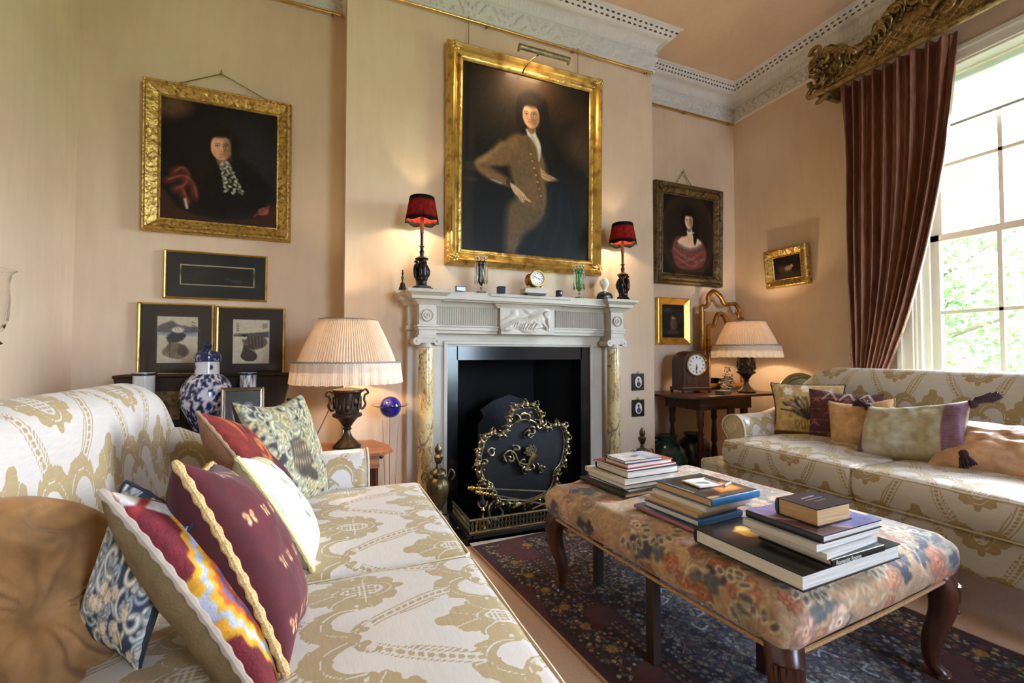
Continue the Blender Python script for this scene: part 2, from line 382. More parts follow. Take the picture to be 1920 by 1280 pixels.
M_white = simple('cream_gloss_woodwork', (232, 226, 210), .4, var=.03)
M_paper = NT('page_block'); _n = M_paper.noise(M_paper.coord((2, 2, 260)), 3, 2)
M_paper.set(Base_Color=M_paper.ramp(_n, [(.35, L(196, 188, 172)), (.65, L(236, 230, 218))]), Roughness=.8); M_paper = M_paper.m
M_papertan = NT('yellowed_page_block'); _n = M_papertan.noise(M_papertan.coord((2, 2, 260)), 3, 2)
M_papertan.set(Base_Color=M_papertan.ramp(_n, [(.35, L(176, 138, 92)), (.65, L(214, 178, 130))]), Roughness=.8); M_papertan = M_papertan.m
def emis(name, c, s):
    t = NT(name); t.set(Base_Color=c, Emission_Color=c, Emission_Strength=s); return t.m
# ------------------------------------------------------------------ room shell
XL, XR, YL, YC, YR, YB, ZC = -1.284, 3.758, 3.235, 2.95, 3.31, -3.6, 3.64
CL, CR = .11, 2.452                      # chimney breast
CX = 1.268                               # fireplace centre line
def sweep(path, prof, step=None, side=1, closed=False):
    """prof = (offset into the room, z); path = plan polyline; mitred corners. returns P[n, m, 3], arc length[n]"""
    p = np.array(path, float); n = len(p)
    def nrm(a, b):
        d = (b - a) / np.linalg.norm(b - a); return np.array([d[1], -d[0]]) * side
    N = []
    for i in range(n):
        a = nrm(p[i - 1], p[i]) if (i > 0 or closed) else nrm(p[0], p[1]); b = nrm(p[i], p[(i + 1) % n]) if (i < n - 1 or closed) else a
        m = a + b; m /= (m @ m) / 2; N.append(m)
    N = np.array(N); P, D, S = [], [], []; acc = 0
    for i in range(n - (0 if closed else 1)):
        j = (i + 1) % n; Ls = np.linalg.norm(p[j] - p[i]); k = max(1, int(round(Ls / step))) if step else 1
        for t in np.arange(k) / k: P.append(p[i] * (1 - t) + p[j] * t); D.append(N[i] * (1 - t) + N[j] * t); S.append(acc + t * Ls)
        acc += Ls
    if not closed: P.append(p[-1]); D.append(N[-1]); S.append(acc)
    P, D, pr = np.array(P), np.array(D), np.array(prof, float)
    X = P[:, None, :] + D[:, None, :] * pr[None, :, 0, None]
    return np.concatenate([X, np.broadcast_to(pr[None, :, 1, None], X.shape[:2] + (1,))], -1), np.array(S), D
def damask_field(nx=300, ny=450, P=.36, Q=.50):
    """half-drop damask: lobed palmettes framed by strapwork ogees that spring from knots with arching acanthus leaves"""
    x, y = np.meshgrid((np.arange(nx) + .5) / nx * P, (np.arange(ny) + .5) / ny * Q); F = np.full(x.shape, -1.)
    def blob(A, Y, cx, cy, rx, ry, rot=0, teeth=7, ph=0, dep=.16):
        c, s = cos(rot), sin(rot); u = (A - cx) * c + (Y - cy) * s; v = -(A - cx) * s + (Y - cy) * c; rho = np.hypot(u / rx, v / ry); th = np.arctan2(v, u)
        return ((1 - dep) + dep * np.abs(np.cos(teeth * th / 2 + ph)) ** .7 - rho) * min(rx, ry)
    def seg(A, Y, pts):
        best = np.full(A.shape, 9.); T = 0 * A; S = 0 * A; n = len(pts) - 1
        for i in range(n):
            p, q = np.array(pts[i]), np.array(pts[i + 1]); e = q - p; t = np.clip(((A - p[0]) * e[0] + (Y - p[1]) * e[1]) / (e @ e + 1e-9), 0, 1); dx, dy = A - p[0] - t * e[0], Y - p[1] - t * e[1]; d = np.hypot(dx, dy)
            m = d < best; best = np.where(m, d, best); T = np.where(m, (i + t) / n, T); S = np.where(m, np.sign(e[0] * dy - e[1] * dx), S)
        return best, T, S
    def arc(pts, k=6):
        pts = np.array(pts, float); P_ = np.vstack([2 * pts[0] - pts[1], pts, 2 * pts[-1] - pts[-2]]); out = []
        for i in range(1, len(P_) - 2):
            for t in np.arange(k) / k: a, b, c, d = P_[i - 1:i + 3]; out.append(.5 * (2 * b + (c - a) * t + (2 * a - 5 * b + 4 * c - d) * t * t + (3 * b - a - 3 * c + d) * t ** 3))
        return out + [P_[-2]]
    def leaf(A, Y, pts, w, teeth, side=1.0, inner=.55):
        d, T, S = seg(A, Y, arc(pts)); saw = 1 - .34 * ((T * teeth) % 1); base = np.sin(pi * np.clip(T, 0, 1) ** .7) ** .6 * (1 - .35 * T)
        wd = w * base * np.where(S * side > 0, saw, inner); g = wd - d
        g = np.minimum(g, np.where(T < .93, d - .0016, 1))                      # midrib
        vein = np.abs(((T * teeth + d * 30) % 1) - .5) * w * 1.1 - .0012; return np.where((S * side > 0) & (d > .006) & (d < wd * .8), np.minimum(g, vein), g)
    for cx, cy in ((0, 0), (P / 2, Q / 2)):
        X, Y = (x - cx + P / 2) % P - P / 2, (y - cy + Q / 2) % Q - Q / 2; A = np.abs(X)
        G = np.maximum.reduce([blob(A, Y, .0, .085, .020, .030, 0, 5, .5), blob(A, Y, .022, .055, .026, .028, .5, 7), blob(A, Y, .040, .012, .034, .034, .3, 9), blob(A, Y, .046, -.034, .036, .030, -.2, 9), blob(A, Y, .026, -.068, .030, .024, -.4, 7), blob(A, Y, 0, .0, .05, .07, 0, 5, 0, .05), blob(A, Y, 0, -.085, .014, .026, 0, 5)])
        og = np.hypot(A / .024, (Y + .025) / .040) + .25 * (Y > .0) * A / .024; r = np.abs(og - 1) * .026
        G = np.minimum(G, r - .0016); G = np.minimum(G, np.abs(og - 1.45) * .026 - .0010)
        ins = og < .93; lat = np.maximum(np.abs(np.sin(A * 330 + .4)) * np.abs(np.sin((Y + .02) * 300)) - .35, -.5) * .006; G = np.where(ins, lat, G)
        for q in ([(.006, .03), (.02, .065), (.03, .085)], [(.02, .0), (.045, .03), (.066, .034)], [(.03, -.03), (.055, -.03), (.075, -.04)]): d, T, S = seg(A, Y, arc(q, 4)); G = np.minimum(G, d - .0013)
        F = np.maximum(F, G)
        Yk = (Y + Q) % Q - Q / 2                                                # knot half a repeat away
        K = np.maximum.reduce([leaf(A, Yk, [(.006, .004), (.03, .045), (.068, .052), (.098, .022), (.100, -.028)], .038, 7, 1), leaf(A, Yk, [(.004, .02), (.022, .062), (.05, .078), (.075, .075)], .017, 6, 1), leaf(A, Yk, [(.006, -.004), (.026, -.006), (.046, -.024), (.050, -.046)], .014, 5, 1)])
        K = np.maximum(K, .013 - np.hypot(A, Yk * 1.0)); K = np.maximum(K, .009 - np.hypot(A - .022, Yk + .018)); K = np.maximum(K, .008 - np.hypot(A, Yk - .03)); K = np.maximum(K, .0055 - np.hypot(A - .034, (Yk + .008)))
        c = .012 + .112 * np.clip(np.cos(pi * Y / Q), 0, 1) ** .85; sl = .75; d = np.abs(A - c) * sl
        band = np.maximum(.0022 - np.abs(d - .0105), np.minimum(.0045 - d, .002 + .003 * np.sin(Y * 420))); band = np.where((np.abs(Y) < Q / 2 - .03) & (np.abs(Y) > .055), band, -1); own = d < .0145
        F = np.where(own & (np.abs(Y) < Q / 2 - .03) & (np.abs(Y) > .055), band, F); F = np.maximum(F, K)
    return np.clip((F - .0004) / .006, -1, 1), P, Q
DF, DP, DQ = damask_field()
def dam(u, v, s=1.0):
    ny, nx = DF.shape; x = (np.asarray(u) / s / DP % 1) * nx - .5; y = (np.asarray(v) / s / DQ % 1) * ny - .5
    i = np.floor(x).astype(int); j = np.floor(y).astype(int); fx = x - i; fy = y - j
    g = lambda a, b: DF[b % ny, a % nx]
    return .5 + .5 * (g(i, j) * (1 - fx) * (1 - fy) + g(i + 1, j) * fx * (1 - fy) + g(i, j + 1) * (1 - fx) * fy + g(i + 1, j + 1) * fx * fy)

struct('floor', MB().b2((XL - .3, YB - .3, -.12), (XR + .4, YR + .5, 0)), M_carpet)
struct('ceiling', MB().b2((XL - .3, YB - .3, ZC), (XR + .4, YR + .5, ZC + .12)), M_ceil)
struct('wall_left', MB().b2((XL - .2, YB - .2, 0), (XL, YL + .2, ZC)), M_wall)
struct('wall_back_left', MB().b2((XL, YL, 0), (CL, YL + .2, ZC)), M_wall)
struct('wall_back_right', MB().b2((CR, YR, 0), (XR + .34, YR + .2, ZC)), M_wall)
OW, OZ = .48, 1.03                       # fireplace opening half width, height
struct('wall_chimney', MB().b2((CL, YC, 0), (CX - OW, YC + .75, ZC)).b2((CX + OW, YC, 0), (CR, YC + .75, ZC)).b2((CX - OW, YC, OZ), (CX + OW, YC + .75, ZC)), M_wall)

WY = ((.48, 1.84),); WZ0, WZ1, WX = .42, 2.93, 3.758
mb = MB(); ys = [YB - .2, WY[0][0], WY[0][1], YR + .2]
for a, b in ((0, 1), (2, 3)): mb.b2((XR, ys[a], 0), (XR + .34, ys[b], ZC))
for a, b in WY: mb.b2((XR, a, 0), (XR + .34, b, WZ0)).b2((XR, a, WZ1), (XR + .34, b, ZC))
struct('wall_right', mb, M_wall)
WXS = ((1.7, 3.06),); mb = MB(); xs = [XL - .2, WXS[0][0], WXS[0][1], XR + .34]
for a, b in ((0, 1), (2, 3)): mb.b2((xs[a], YB - .34, 0), (xs[b], YB, ZC))
for a, b in WXS: mb.b2((a, YB - .34, 0), (b, YB, WZ0)).b2((a, YB - .34, WZ1), (b, YB, ZC))
struct('wall_rear', mb, M_wall)
# plaster cornice: frieze with scrolls, fluted cove, pierced edge
z0 = 3.345
prof = [(0.0, z0 - .005), (.018, z0), (.022, z0 + .012), (.012, z0 + .02)] + [(.012, z0 + .022 + t * .115) for t in np.linspace(0, 1, 20)] + [(.02, z0 + .142), (.034, z0 + .147), (.034, z0 + .157), (.026, z0 + .16)] \
     + [(.03 + .055 * (1 - cos(t * pi / 2)), z0 + .163 + .06 * sin(t * pi / 2)) for t in np.linspace(0, 1, 7)] + [(.1, z0 + .226), (.108, z0 + .232)] + [(.112 + .045 * t, z0 + .235 + .05 * t) for t in np.linspace(0, 1, 12)] + [(.17, z0 + .285), (.18, z0 + .295)]
path = [(XL, YB), (XL, YL), (CL, YL), (CL, YC), (CR, YC), (CR, YR), (XR, YR), (XR, YB)]
P_, S_, D_ = sweep(path, prof, .007)
pr_ = np.array(prof); zz = pr_[:, 1] - z0
fr = (zz > .02) & (zz < .14); u = S_[:, None] + 0 * zz[None]; w = np.broadcast_to(zz[None], u.shape)
rel = np.where(fr[None], .024 * np.clip(dam(u * 1.0, w * 1.25 + .19, .72) * 1.2 - .1, 0, 1) * (1 + .25 * np.sin(u * 90) * np.sin(w * 160)) * np.clip(np.minimum(w - .02, .14 - w) / .012, 0, 1), 0)
fl = (zz > .165) & (zz < .225); rel = rel + np.where(fl[None], -.007 * np.abs(np.sin(u * pi / .026)), 0)
pk = (zz > .237) & (zz < .283); a_ = np.abs(np.sin(u * pi / .045 + np.where(w > .26, pi / 2, 0))); b_ = np.sin((w - .236) / .048 * 2 * pi) ** 2

bd = (zz > .14) & (zz < .16); rel = rel + np.where(bd[None], .003 * np.sin(u * 2 * pi / .014), 0)
P_[..., 0] += D_[:, None, 0] * rel; P_[..., 1] += D_[:, None, 1] * rel
hole = (pk[None] & ((a_ * b_) > .42)); nf = P_.shape; keep = []
for i_, f_ in enumerate(gridf(nf[0], nf[1])):
    r_i, c_i = divmod(i_, nf[1] - 1)
    if not (hole[r_i, c_i] and hole[r_i + 1, c_i + 1]): keep.append(f_[::-1])
struct('trim_1', MB().add(P_.reshape(-1, 3), keep), M_plaster, smooth=60)
# skirting
bp = [(0, .22), (.012, .215), (.016, .2), (.024, .19), (.024, .0)]
M_skirt = wall_paint('skirting_paint', (214, 190, 162), (224, 202, 176))
for nm, pth in (('left', [(XL, YB), (XL, YL), (CL, YL), (CL, YC), (.45, YC)]), ('right', [(2.1, YC), (CR, YC), (CR, YR), (XR, YR), (XR, YB)])):
    struct('baseboard_' + nm, MB().surf(sweep(pth, bp)[0], flip=True), M_skirt)
# ------------------------------------------------------------------ windows
def window(k, y0, y1):
    r = empty('window_%d' % k, (0, 0, 0)); tag(r, kind='structure')
    c = MB(); x0, x1 = XR - .0, XR + .34
    # reveal lining, architrave, sill
    c.b2((XR - .02, y1, WZ0), (XR, y1 + .09, WZ1 + .09)); c.b2((XR - .02, y0 - .09, WZ0), (XR, y0, WZ1 + .09)); c.b2((XR - .02, y0, WZ1), (XR, y1, WZ1 + .09))
    c.b2((XR - .035, y1 + .06, WZ0), (XR, y1 + .09, WZ1 + .09)).b2((XR - .035, y0 - .09, WZ0), (XR, y0 - .06, WZ1 + .09)).b2((XR - .035, y0 - .09, WZ1 + .06), (XR, y1 + .09, WZ1 + .09))
    c.b2((XR, y1 - .012, WZ0), (XR + .12, y1, WZ1)).b2((XR, y0, WZ0), (XR + .12, y0 + .012, WZ1)).b2((XR, y0, WZ1 - .012), (XR + .12, y1, WZ1)).b2((XR - .06, y0 - .1, WZ0 - .04), (XR + .3, y1 + .1, WZ0))
    c.b2((XR + .02, y1 - .03, WZ0), (XR + .04, y1 - .012, WZ1)).b2((XR + .1, y1 - .045, WZ0), (XR + .125, y1, WZ1)).b2((XR + .1, y0, WZ0), (XR + .125, y0 + .045, WZ1))
    for s_, e_ in ((y1, -.03), (y0, .03)): c.b2((XR + .12, min(s_, s_ + e_), WZ0), (XR + .3, max(s_, s_ + e_), WZ1))
    obj('window_frame', c, M_white, r, bevel=.003)
    mid = 1.85
    for nm, a, b, x, bars in (('lower_sash', WZ0, mid + .02, XR + .15, (.826, 1.333)), ('upper_sash', mid - .02, WZ1, XR + .19, (2.354,))):
        s = MB(); s.b2((x, y0 + .03, a), (x + .035, y0 + .08, b)).b2((x, y1 - .08, a), (x + .035, y1 - .03, b)).b2((x, y0 + .03, b - .045), (x + .035, y1 - .03, b)).b2((x, y0 + .03, a), (x + .035, y1 - .03, a + (.07 if a < 1 else .045)))
        for z in bars: s.b2((x + .006, y0 + .05, z - .012), (x + .03, y1 - .05, z + .012))
        for i in (1, 2, 3): y = y1 - .08 + (y0 - y1 + .16) * i / 4; s.b2((x + .006, y - .012, a + .03), (x + .03, y + .012, b - .03))
        so = obj(nm, s, M_white, r, bevel=.002)
        obj('glass', MB().b2((x + .016, y0 + .05, a + .03), (x + .02, y1 - .05, b - .03)), M_pane, so)
    return r
window(1, *WY[0])
wr_ = window(2, *WXS[0]); wr_.rotation_euler = (0, 0, -pi / 2); wr_.location = (0, XR + YB, 0)
def blind_mat():
    t = NT('white_blind_linen'); d = t.n('BsdfDiffuse'); d.inputs[0].default_value = (.85, .86, .84, 1); q = t.n('BsdfTranslucent'); q.inputs[0].default_value = (.85, .87, .84, 1); m = t.n('MixShader'); m.inputs[0].default_value = .6
    t.l(d.outputs[0], m.inputs[1]); t.l(q.outputs[0], m.inputs[2]); t.l(m.outputs[0], t.out.inputs[0]); return t.m
M_blind = blind_mat()
b = empty('roller_blind', (XR + .128, 1.16, 2.87), 0, 'white roller blind drawn a little way down inside the tall window', 'blind')
obj('roller', MB().tube([(0, -.6, .02), (0, .6, .02)], .02, 16), M_blind, b)
obj('blind_cloth', MB().b2((.012, -.6, -.27), (.0135, .6, .02)), M_blind, b); obj('bottom_bar', MB().b2((.006, -.6, -.285), (.018, .6, -.27)), simple('blind_bar', (176, 178, 172), .5), b)
# ------------------------------------------------------------------ fireplace
fp = empty('fireplace_surround', (CX, YC, 0), 0, 'white marble chimneypiece with fluted frieze, carved tablet and yellow veined columns', 'fireplace')
def V_(x, y, z): return (x, y, z)
def both(mb, p, q):                                   # local coordinates, mirrored about the centre line
    mb.b2(p, q); mb.b2((-q[0], p[1], p[2]), (-p[0], q[1], q[2])); return mb
FY = -.12                                              # frieze face, local y
m = both(MB(), (-.79, -.075, 0), (-.535, 0, 1.1)); both(m, (-.80, -.09, 0), (-.60, 0, .12)); m.b2((-.79, -.075, 1.1), (.79, 0, 1.2))
obj('jamb_slab', m, M_marble, fp, bevel=.004)
m = both(MB(), (-.56, -.085, 0), (-.535, -.06, 1.115)); m.b2((-.56, -.085, 1.112), (.56, -.06, 1.135)); obj('inner_moulding', m, M_marble, fp, bevel=.004)
m = both(MB(), (-.535, -.07, 0), (-.462, .06, 1.112)); m.b2((-.47, -.07, 1.01), (.47, .06, 1.112)); obj('slate_slips', m, M_slate, fp)
m = MB(); m.b2((-.75, FY, 1.18), (.75, 0, 1.37)); both(m, (-.742, -.2, 1.165), (-.636, 0, 1.37)); both(m, (-.79, -.085, 1.2), (-.74, 0, 1.37))
m.b2((-.636, FY - .012, 1.2), (.636, 0, 1.222)); m.b2((-.636, FY - .02, 1.222), (.636, 0, 1.232)); both(m, (-.75, -.21, 1.2), (-.63, 0, 1.215)); both(m, (-.755, -.216, 1.215), (-.625, 0, 1.229)); both(m, (-.80, -.095, 1.2), (-.74, 0, 1.229))
obj('frieze', m, M_marble, fp, bevel=.002)
for s in (-1, 1):                                      # fluted panels
    n = 26 * 8; xs = np.linspace(.225, .622, n + 1); zs = np.array([1.233, 1.24, 1.345, 1.352])
    dep = -.010 * np.abs(np.sin((xs - .225) / (.622 - .225) * 26 * pi)) ** .7
    P = np.zeros((n + 1, 4, 3)); P[..., 0] = s * xs[:, None]; P[..., 2] = zs[None]; P[..., 1] = FY - .006; P[:, 1:3, 1] -= dep[:, None] * -1 * -1
    P[:, 1:3, 1] = FY - .008 - dep[:, None] * .9; P[:, 0, 1] = P[:, 3, 1] = FY - .008
    obj('fluted_panel', MB().surf(P, flip=(s < 0)), M_marble, fp, smooth=30)
    rz = MB(); A = Matrix.Translation((s * .689, -.2, 1.285)) @ Matrix.Rotation(radians(90), 4, 'X')
    rz.lathe([(.0005, .0), (.036, .0), (.038, .006), (.034, .010), (.030, .004), (.020, .003), (.018, .009), (.012, .009), (.010, .004), (.0005, .012)], 40, M=A, cap=False); obj('roundel', rz, M_marble, fp)
# tablet with a reclining figure
cv = Cv(.40, .18, (0,) * 3, 700)
def hh(cx, cy, rx, ry, h, rot=0, soft=1.2): cv.ell(cx, cy, rx, ry, (h,) * 3, soft, rot)
cv.poly([(.0, .0), (.4, 0), (.4, .03), (.3, .035), (.1, .03), (0, .035)], (50,) * 3, .006)
for q in ((.05, .10, .05, .012, 60, .5), (.32, .15, .03, .05, 70, .2), (.10, .14, .02, .02, 60, 0), (.2, .155, .03, .012, 60, -.4)): hh(*q)
hh(.09, .06, .09, .022, 140, .35); hh(.16, .058, .07, .026, 170, -.4); hh(.21, .07, .055, .034, 190, .5); hh(.26, .088, .042, .05, 215, -.5); hh(.285, .1, .03, .035, 220, 0)
hh(.33, .132, .019, .023, 240, 0, .8); hh(.335, .146, .022, .012, 200, .3, .8); hh(.31, .075, .045, .013, 225, -.9, .8); hh(.345, .085, .012, .045, 225, .15, .8); hh(.245, .05, .06, .012, 200, .1, .8); hh(.05, .036, .035, .012, 170, .2, .8)
for i in range(9): cv.line([(.08 + i * .018, .035), (.10 + i * .019, .075 + .01 * sin(i * 2))], .004, (90,) * 3, .004, .7)
cv.noise(60, .12)
h = np.clip(cv.A[..., 0], 0, 255) / 255 * .030
P = np.stack([cv.X - .2, -.008 - h, cv.Y - .09], -1); tb = MB().b2((-.2, -.006, -.09), (.2, .03, .09)); tb.surf(P, flip=True)
obj('carved_tablet', tb, M_marble, fp, loc=(0, FY - .03, 1.27))
# shelf with breaks forward
base = [(-.795, 0), (-.795, -.085), (-.742, -.085), (-.742, -.2), (-.636, -.2), (-.636, FY), (-.215, FY), (-.215, FY - .03), (.215, FY - .03), (.215, FY), (.636, FY), (.636, -.2), (.742, -.2), (.742, -.085), (.795, -.085), (.795, 0)]
pf = [(0, 1.352), (.008, 1.352), (.012, 1.362), (.022, 1.37), (.028, 1.378), (.05, 1.382), (.052, 1.40), (.066, 1.412), (.078, 1.42), (.08, 1.436), (.076, 1.438), (-.05, 1.438)]
P, S, D = sweep(base, pf, None, 1); mb = MB().surf(P); mb.prism([(-.8, 0), (-.8, -.12), (-.70, -.22), (.70, -.22), (.8, -.12), (.8, 0)], 1.39, 1.4375); mb.b2((-.64, -.19, 1.38), (.64, 0, 1.4375))
obj('mantel_shelf', mb, M_marble, fp, smooth=30)
col_prof = [(.058, .0), (.058, .03), (.062, .035), (.062, .05), (.052, .056), (.05, .066), (.056, .072), (.056, .084), (.048, .09)]
for s in (-1, 1):
    c = obj('column', MB().lathe([(.047, .20), (.0475, .5), (.0465, .9), (.044, 1.09)], 36), M_siena, fp, loc=(s * .689, -.15, 0))
    obj('column_base', MB().lathe([(a, b + .115) for a, b in col_prof], 36).b2((-.065, -.06, 0), (.065, .065, .118)), M_marble, c, bevel=.002)
    k = MB().lathe([(.046, 1.088), (.050, 1.092), (.050, 1.10), (.047, 1.104), (.047, 1.12)], 36); k.b2((-.06, -.055, 1.148), (.06, .06, 1.165)).b2((-.05, -.05, 1.118), (.05, .05, 1.149))
    for sx in (-1, 1): k.lathe([(.001, -.052), (.024, -.052), (.026, -.045), (.020, -.03), (.020, .03), (.026, .045), (.024, .052), (.001, .052)], 24, M=Matrix.Translation((sx * .062, 0, 1.128)) @ Matrix.Rotation(radians(90), 4, 'X')); k.lathe([(.001, .0), (.010, .0), (.001, .006)], 12, M=Matrix.Translation((sx * .062, -.052, 1.128)) @ Matrix.Rotation(radians(90), 4, 'X'))
    obj('column_capital', k, M_marble, c)
# firebox, grate, hearth
fb = MB(); w, d = OW, .46
fb.surf([[(-w, 0, 0), (-w, 0, OZ)], [(-.33, d, 0), (-.33, d, OZ)], [(.33, d, 0), (.33, d, OZ)], [(w, 0, 0), (w, 0, OZ)]]); fb.b2((-w, 0, OZ - .01), (w, d, OZ))
obj('firebox', fb, M_soot, fp, smooth=0); obj('hearth_slab', MB().b2((-.58, -.53, .001), (.58, .46, .035)), M_slate, fp, bevel=.004)
gr = empty('fire_grate', (CX, 3.06, .04), 0, 'dark iron fire grate with arched back plate inside the black fireplace', 'grate')
arch = [(-.24, .0), (-.24, .45), (-.2, .5), (-.22, .56), (-.12, .62), (0, .66), (.12, .62), (.22, .56), (.2, .5), (.24, .45), (.24, 0)]
obj('back_plate', MB().prism(arch, 0, .02, M=Matrix.Translation((0, .1, .05)) @ Matrix.Rotation(radians(90), 4, 'X')), simple('cast_iron', (18, 17, 22), .5, .6, .3, 10, .4, 40), gr)
m = MB()
for i in range(5): m.tube([(-.26, -.12, .14 + i * .045), (.26, -.12, .14 + i * .045)], .007, 8)
obj('bars', m, M_blackm, gr)
for s in (-1, 1):
    obj('standard', MB().lathe([(.03, 0), (.03, .02), (.018, .03), (.016, .3), (.024, .32), (.024, .36), (.012, .37)], 16, (s * .28, -.12, 0)), simple('blued_iron', (96, 104, 118), .35, .8), gr)
# ------------------------------------------------------------------ fire screen
fs = empty('fire_screen', (1.16, 2.62, .035), radians(4), 'ornate rococo brass fire screen with dark mesh and a basket of flowers motif', 'fire screen')
def sx(px, py): return ((px - 972) / 270., (945 - py) / 300. * .98)
out = [(0, .70), (.075, .69), (.115, .63), (.125, .57), (.17, .545), (.23, .56), (.29, .545), (.315, .47), (.31, .38), (.28, .30), (.235, .255), (.225, .19), (.19, .13), (.11, .10), (0, .085)]
outl = [(0, .70), (-.075, .685), (-.105, .62), (-.12, .56), (-.16, .52), (-.22, .54), (-.275, .51), (-.305, .44), (-.315, .35), (-.29, .26), (-.24, .225), (-.215, .18), (-.18, .12), (-.10, .10), (0, .085)]
ring = [(x, z) for x, z in out] + [(x, z) for x, z in outl[::-1][1:-1]]; rc = bez(ring + [ring[0]], 8)[:-1]
r_ = .012 + .004 * np.sin(np.arange(len(rc)) * 1.1) + .003 * np.sin(np.arange(len(rc)) * 2.9)
fr_ = MB(); fr_.tube([(x, 0, z) for x, z in rc], r_, 10, closed=True); fr_.tube([(x * .93, -.006, .38 + (z - .38) * .93) for x, z in rc], .0045, 8, closed=True)
def acanth(mb, p, ang, ln, curl=1, th=.006, y=-.012):
    pts = [(p[0] + ln * t * cos(ang + curl * 2.2 * t * t), y - .012 * sin(pi * t), p[1] + ln * t * sin(ang + curl * 2.2 * t * t)) for t in np.linspace(0, 1, 9)]
    mb.tube(pts, [th * (.5 + 1.1 * sin(pi * min(1, t + .12))) * (1 - .6 * t) + .001 for t in np.linspace(0, 1, 9)], 8)
    mb.ball(pts[-1], th * .9, 8)
for i in range(0, len(rc), 4):
    x, z = rc[i]; a = atan2(rc[(i + 1) % len(rc)][1] - z, rc[(i + 1) % len(rc)][0] - x); acanth(fr_, (x, z), a + .12, .04, .16, .007) if i % 8 else acanth(fr_, (x, z), a + .5, .034, .5, .005); acanth(fr_, (x, z), a - .15, .034, -.2, .006)
obj('screen_frame', fr_, M_brassold, fs)
mesh_ = [(x * .97, .38 + (z - .38) * .97) for x, z in rc]
t = NT('fine_dark_mesh'); v = t.coord(); tr = t.n('BsdfTransparent'); ms = t.n('MixShader'); ms.inputs[0].default_value = .72; t.set(Base_Color=L(20, 20, 21), Roughness=.7, Metallic=.2); t.l(tr.outputs[0], ms.inputs[1]); t.l(t.p.outputs[0], ms.inputs[2]); t.l(ms.outputs[0], t.out.inputs[0])
obj('mesh_panel', MB().prism(mesh_, -.001, .001, M=Matrix.Rotation(radians(90), 4, 'X')), t.m, fs, smooth=0)
m = MB()
for s in (-1, 1):
    m = MB(); m.tube(bez([(s * .2, 0, .13), (s * .24, -.01, .10), (s * .235, -.015, .04), (s * .19, -.015, .02), (s * .15, -.01, .05), (s * .17, -.005, .085)], 8), .008, 8); m.tube([(s * .2, 0, .12), (s * .2, .1, .0)], .006, 8)
    obj('foot', m, M_steel, fs)
m = MB()
m.tube(bez([(-.13, -.015, .36), (-.145, -.015, .40), (-.11, -.02, .425), (-.07, -.02, .40), (-.05, -.02, .355), (0, -.02, .33), (.03, -.02, .34)], 8), .006, 8)
m.lathe([(.004, -.10), (.012, -.06), (.03, -.01), (.036, .02), (.03, .022)], 14, M=Matrix.Translation((.055, -.02, .37)) @ Matrix.Rotation(radians(35), 4, 'Y'))
for i in range(26): a = i * 2.4; q = .035 * sqrt(i / 26); m.ball((.03 + q * cos(a) * 1.2, -.028 - .01 * random.random(), .415 + q * sin(a)), .010, 6)
for i, (x, z) in enumerate([(-.06, .42), (-.03, .35), (.0, .31), (.04, .30), (-.11, .37), (.12, .3), (.03, .52), (-.24, .42), (.09, .57), (.06, .54), (-.27, .36)]): acanth(m, (x, z), i * 1.3, .04, (-1) ** i, .006); acanth(m, (x, z), i * 1.3 + 2, .035, 1, .006)
m.tube([(.08, -.02, .33), (.13, -.02, .27)], [.008, .002], 8)
obj('flower_basket_motif', m, M_brassold, fs)
m = MB(); acanth(m, (-.03, .62), 1.8, .06, -1, .007); acanth(m, (.02, .6), .9, .07, 1, .007); acanth(m, (-.06, .59), .3, .07, 1, .006); acanth(m, (.05, .64), 2.2, .05, 1, .006); m.tube(bez([(-.09, 0, .57), (-.05, -.01, .6), (0, -.012, .605), (.05, -.01, .595), (.11, 0, .56)], 6), .007, 8)
obj('cresting', m, M_brassold, fs)
# ------------------------------------------------------------------ fender, fire dogs, fire irons
fe = empty('brass_fender', (CX, 2.44, 0), 0, 'low pierced brass fender on black plinth around the hearth', 'fender')
m = MB(); m.b2((-.515, -.02, .0), (.515, .02, .055)); 
for s in (-1, 1): m.b2((s * .515 - .02, -.02, 0), (s * .515 + .02, .37, .055))
obj('plinth', m, M_ebony, fe, bevel=.004)
m = MB()
for z in (.058, .128): m.tube([(-.515, .36, z), (-.515, 0, z), (.515, 0, z), (.515, .36, z)], .007, 8)
obj('rails', m, M_brassold, fe)
def lattice(mb, x0, x1, z0, z1, M=None, n=None):
    n = n or int(abs(x1 - x0) / .022)
    for i in range(n):
        x = x0 + (x1 - x0) * (i + .5) / n; h = z1 - z0
        mb.tube([(x - .008, 0, z0), (x + .006, 0, z0 + h * .5), (x - .008, 0, z1)], .0028, 5, M=M); mb.tube([(x + .008, 0, z0), (x - .006, 0, z0 + h * .5), (x + .008, 0, z1)], .0028, 5, M=M)
m = MB(); lattice(m, -.51, .51, .06, .128)
for s in (-1, 1): lattice(m, 0, .36, .06, .128, M=Matrix.Translation((s * .515, 0, 0)) @ Matrix.Rotation(radians(90), 4, 'Z'))
tag(obj('pierced_gallery', m, M_brassold, fe))
m = MB()
for i in range(90): m.ball((-.505 + i * 1.01 / 89, -.012, .058), .005, 6)
obj('beading', m, M_brass, fe)
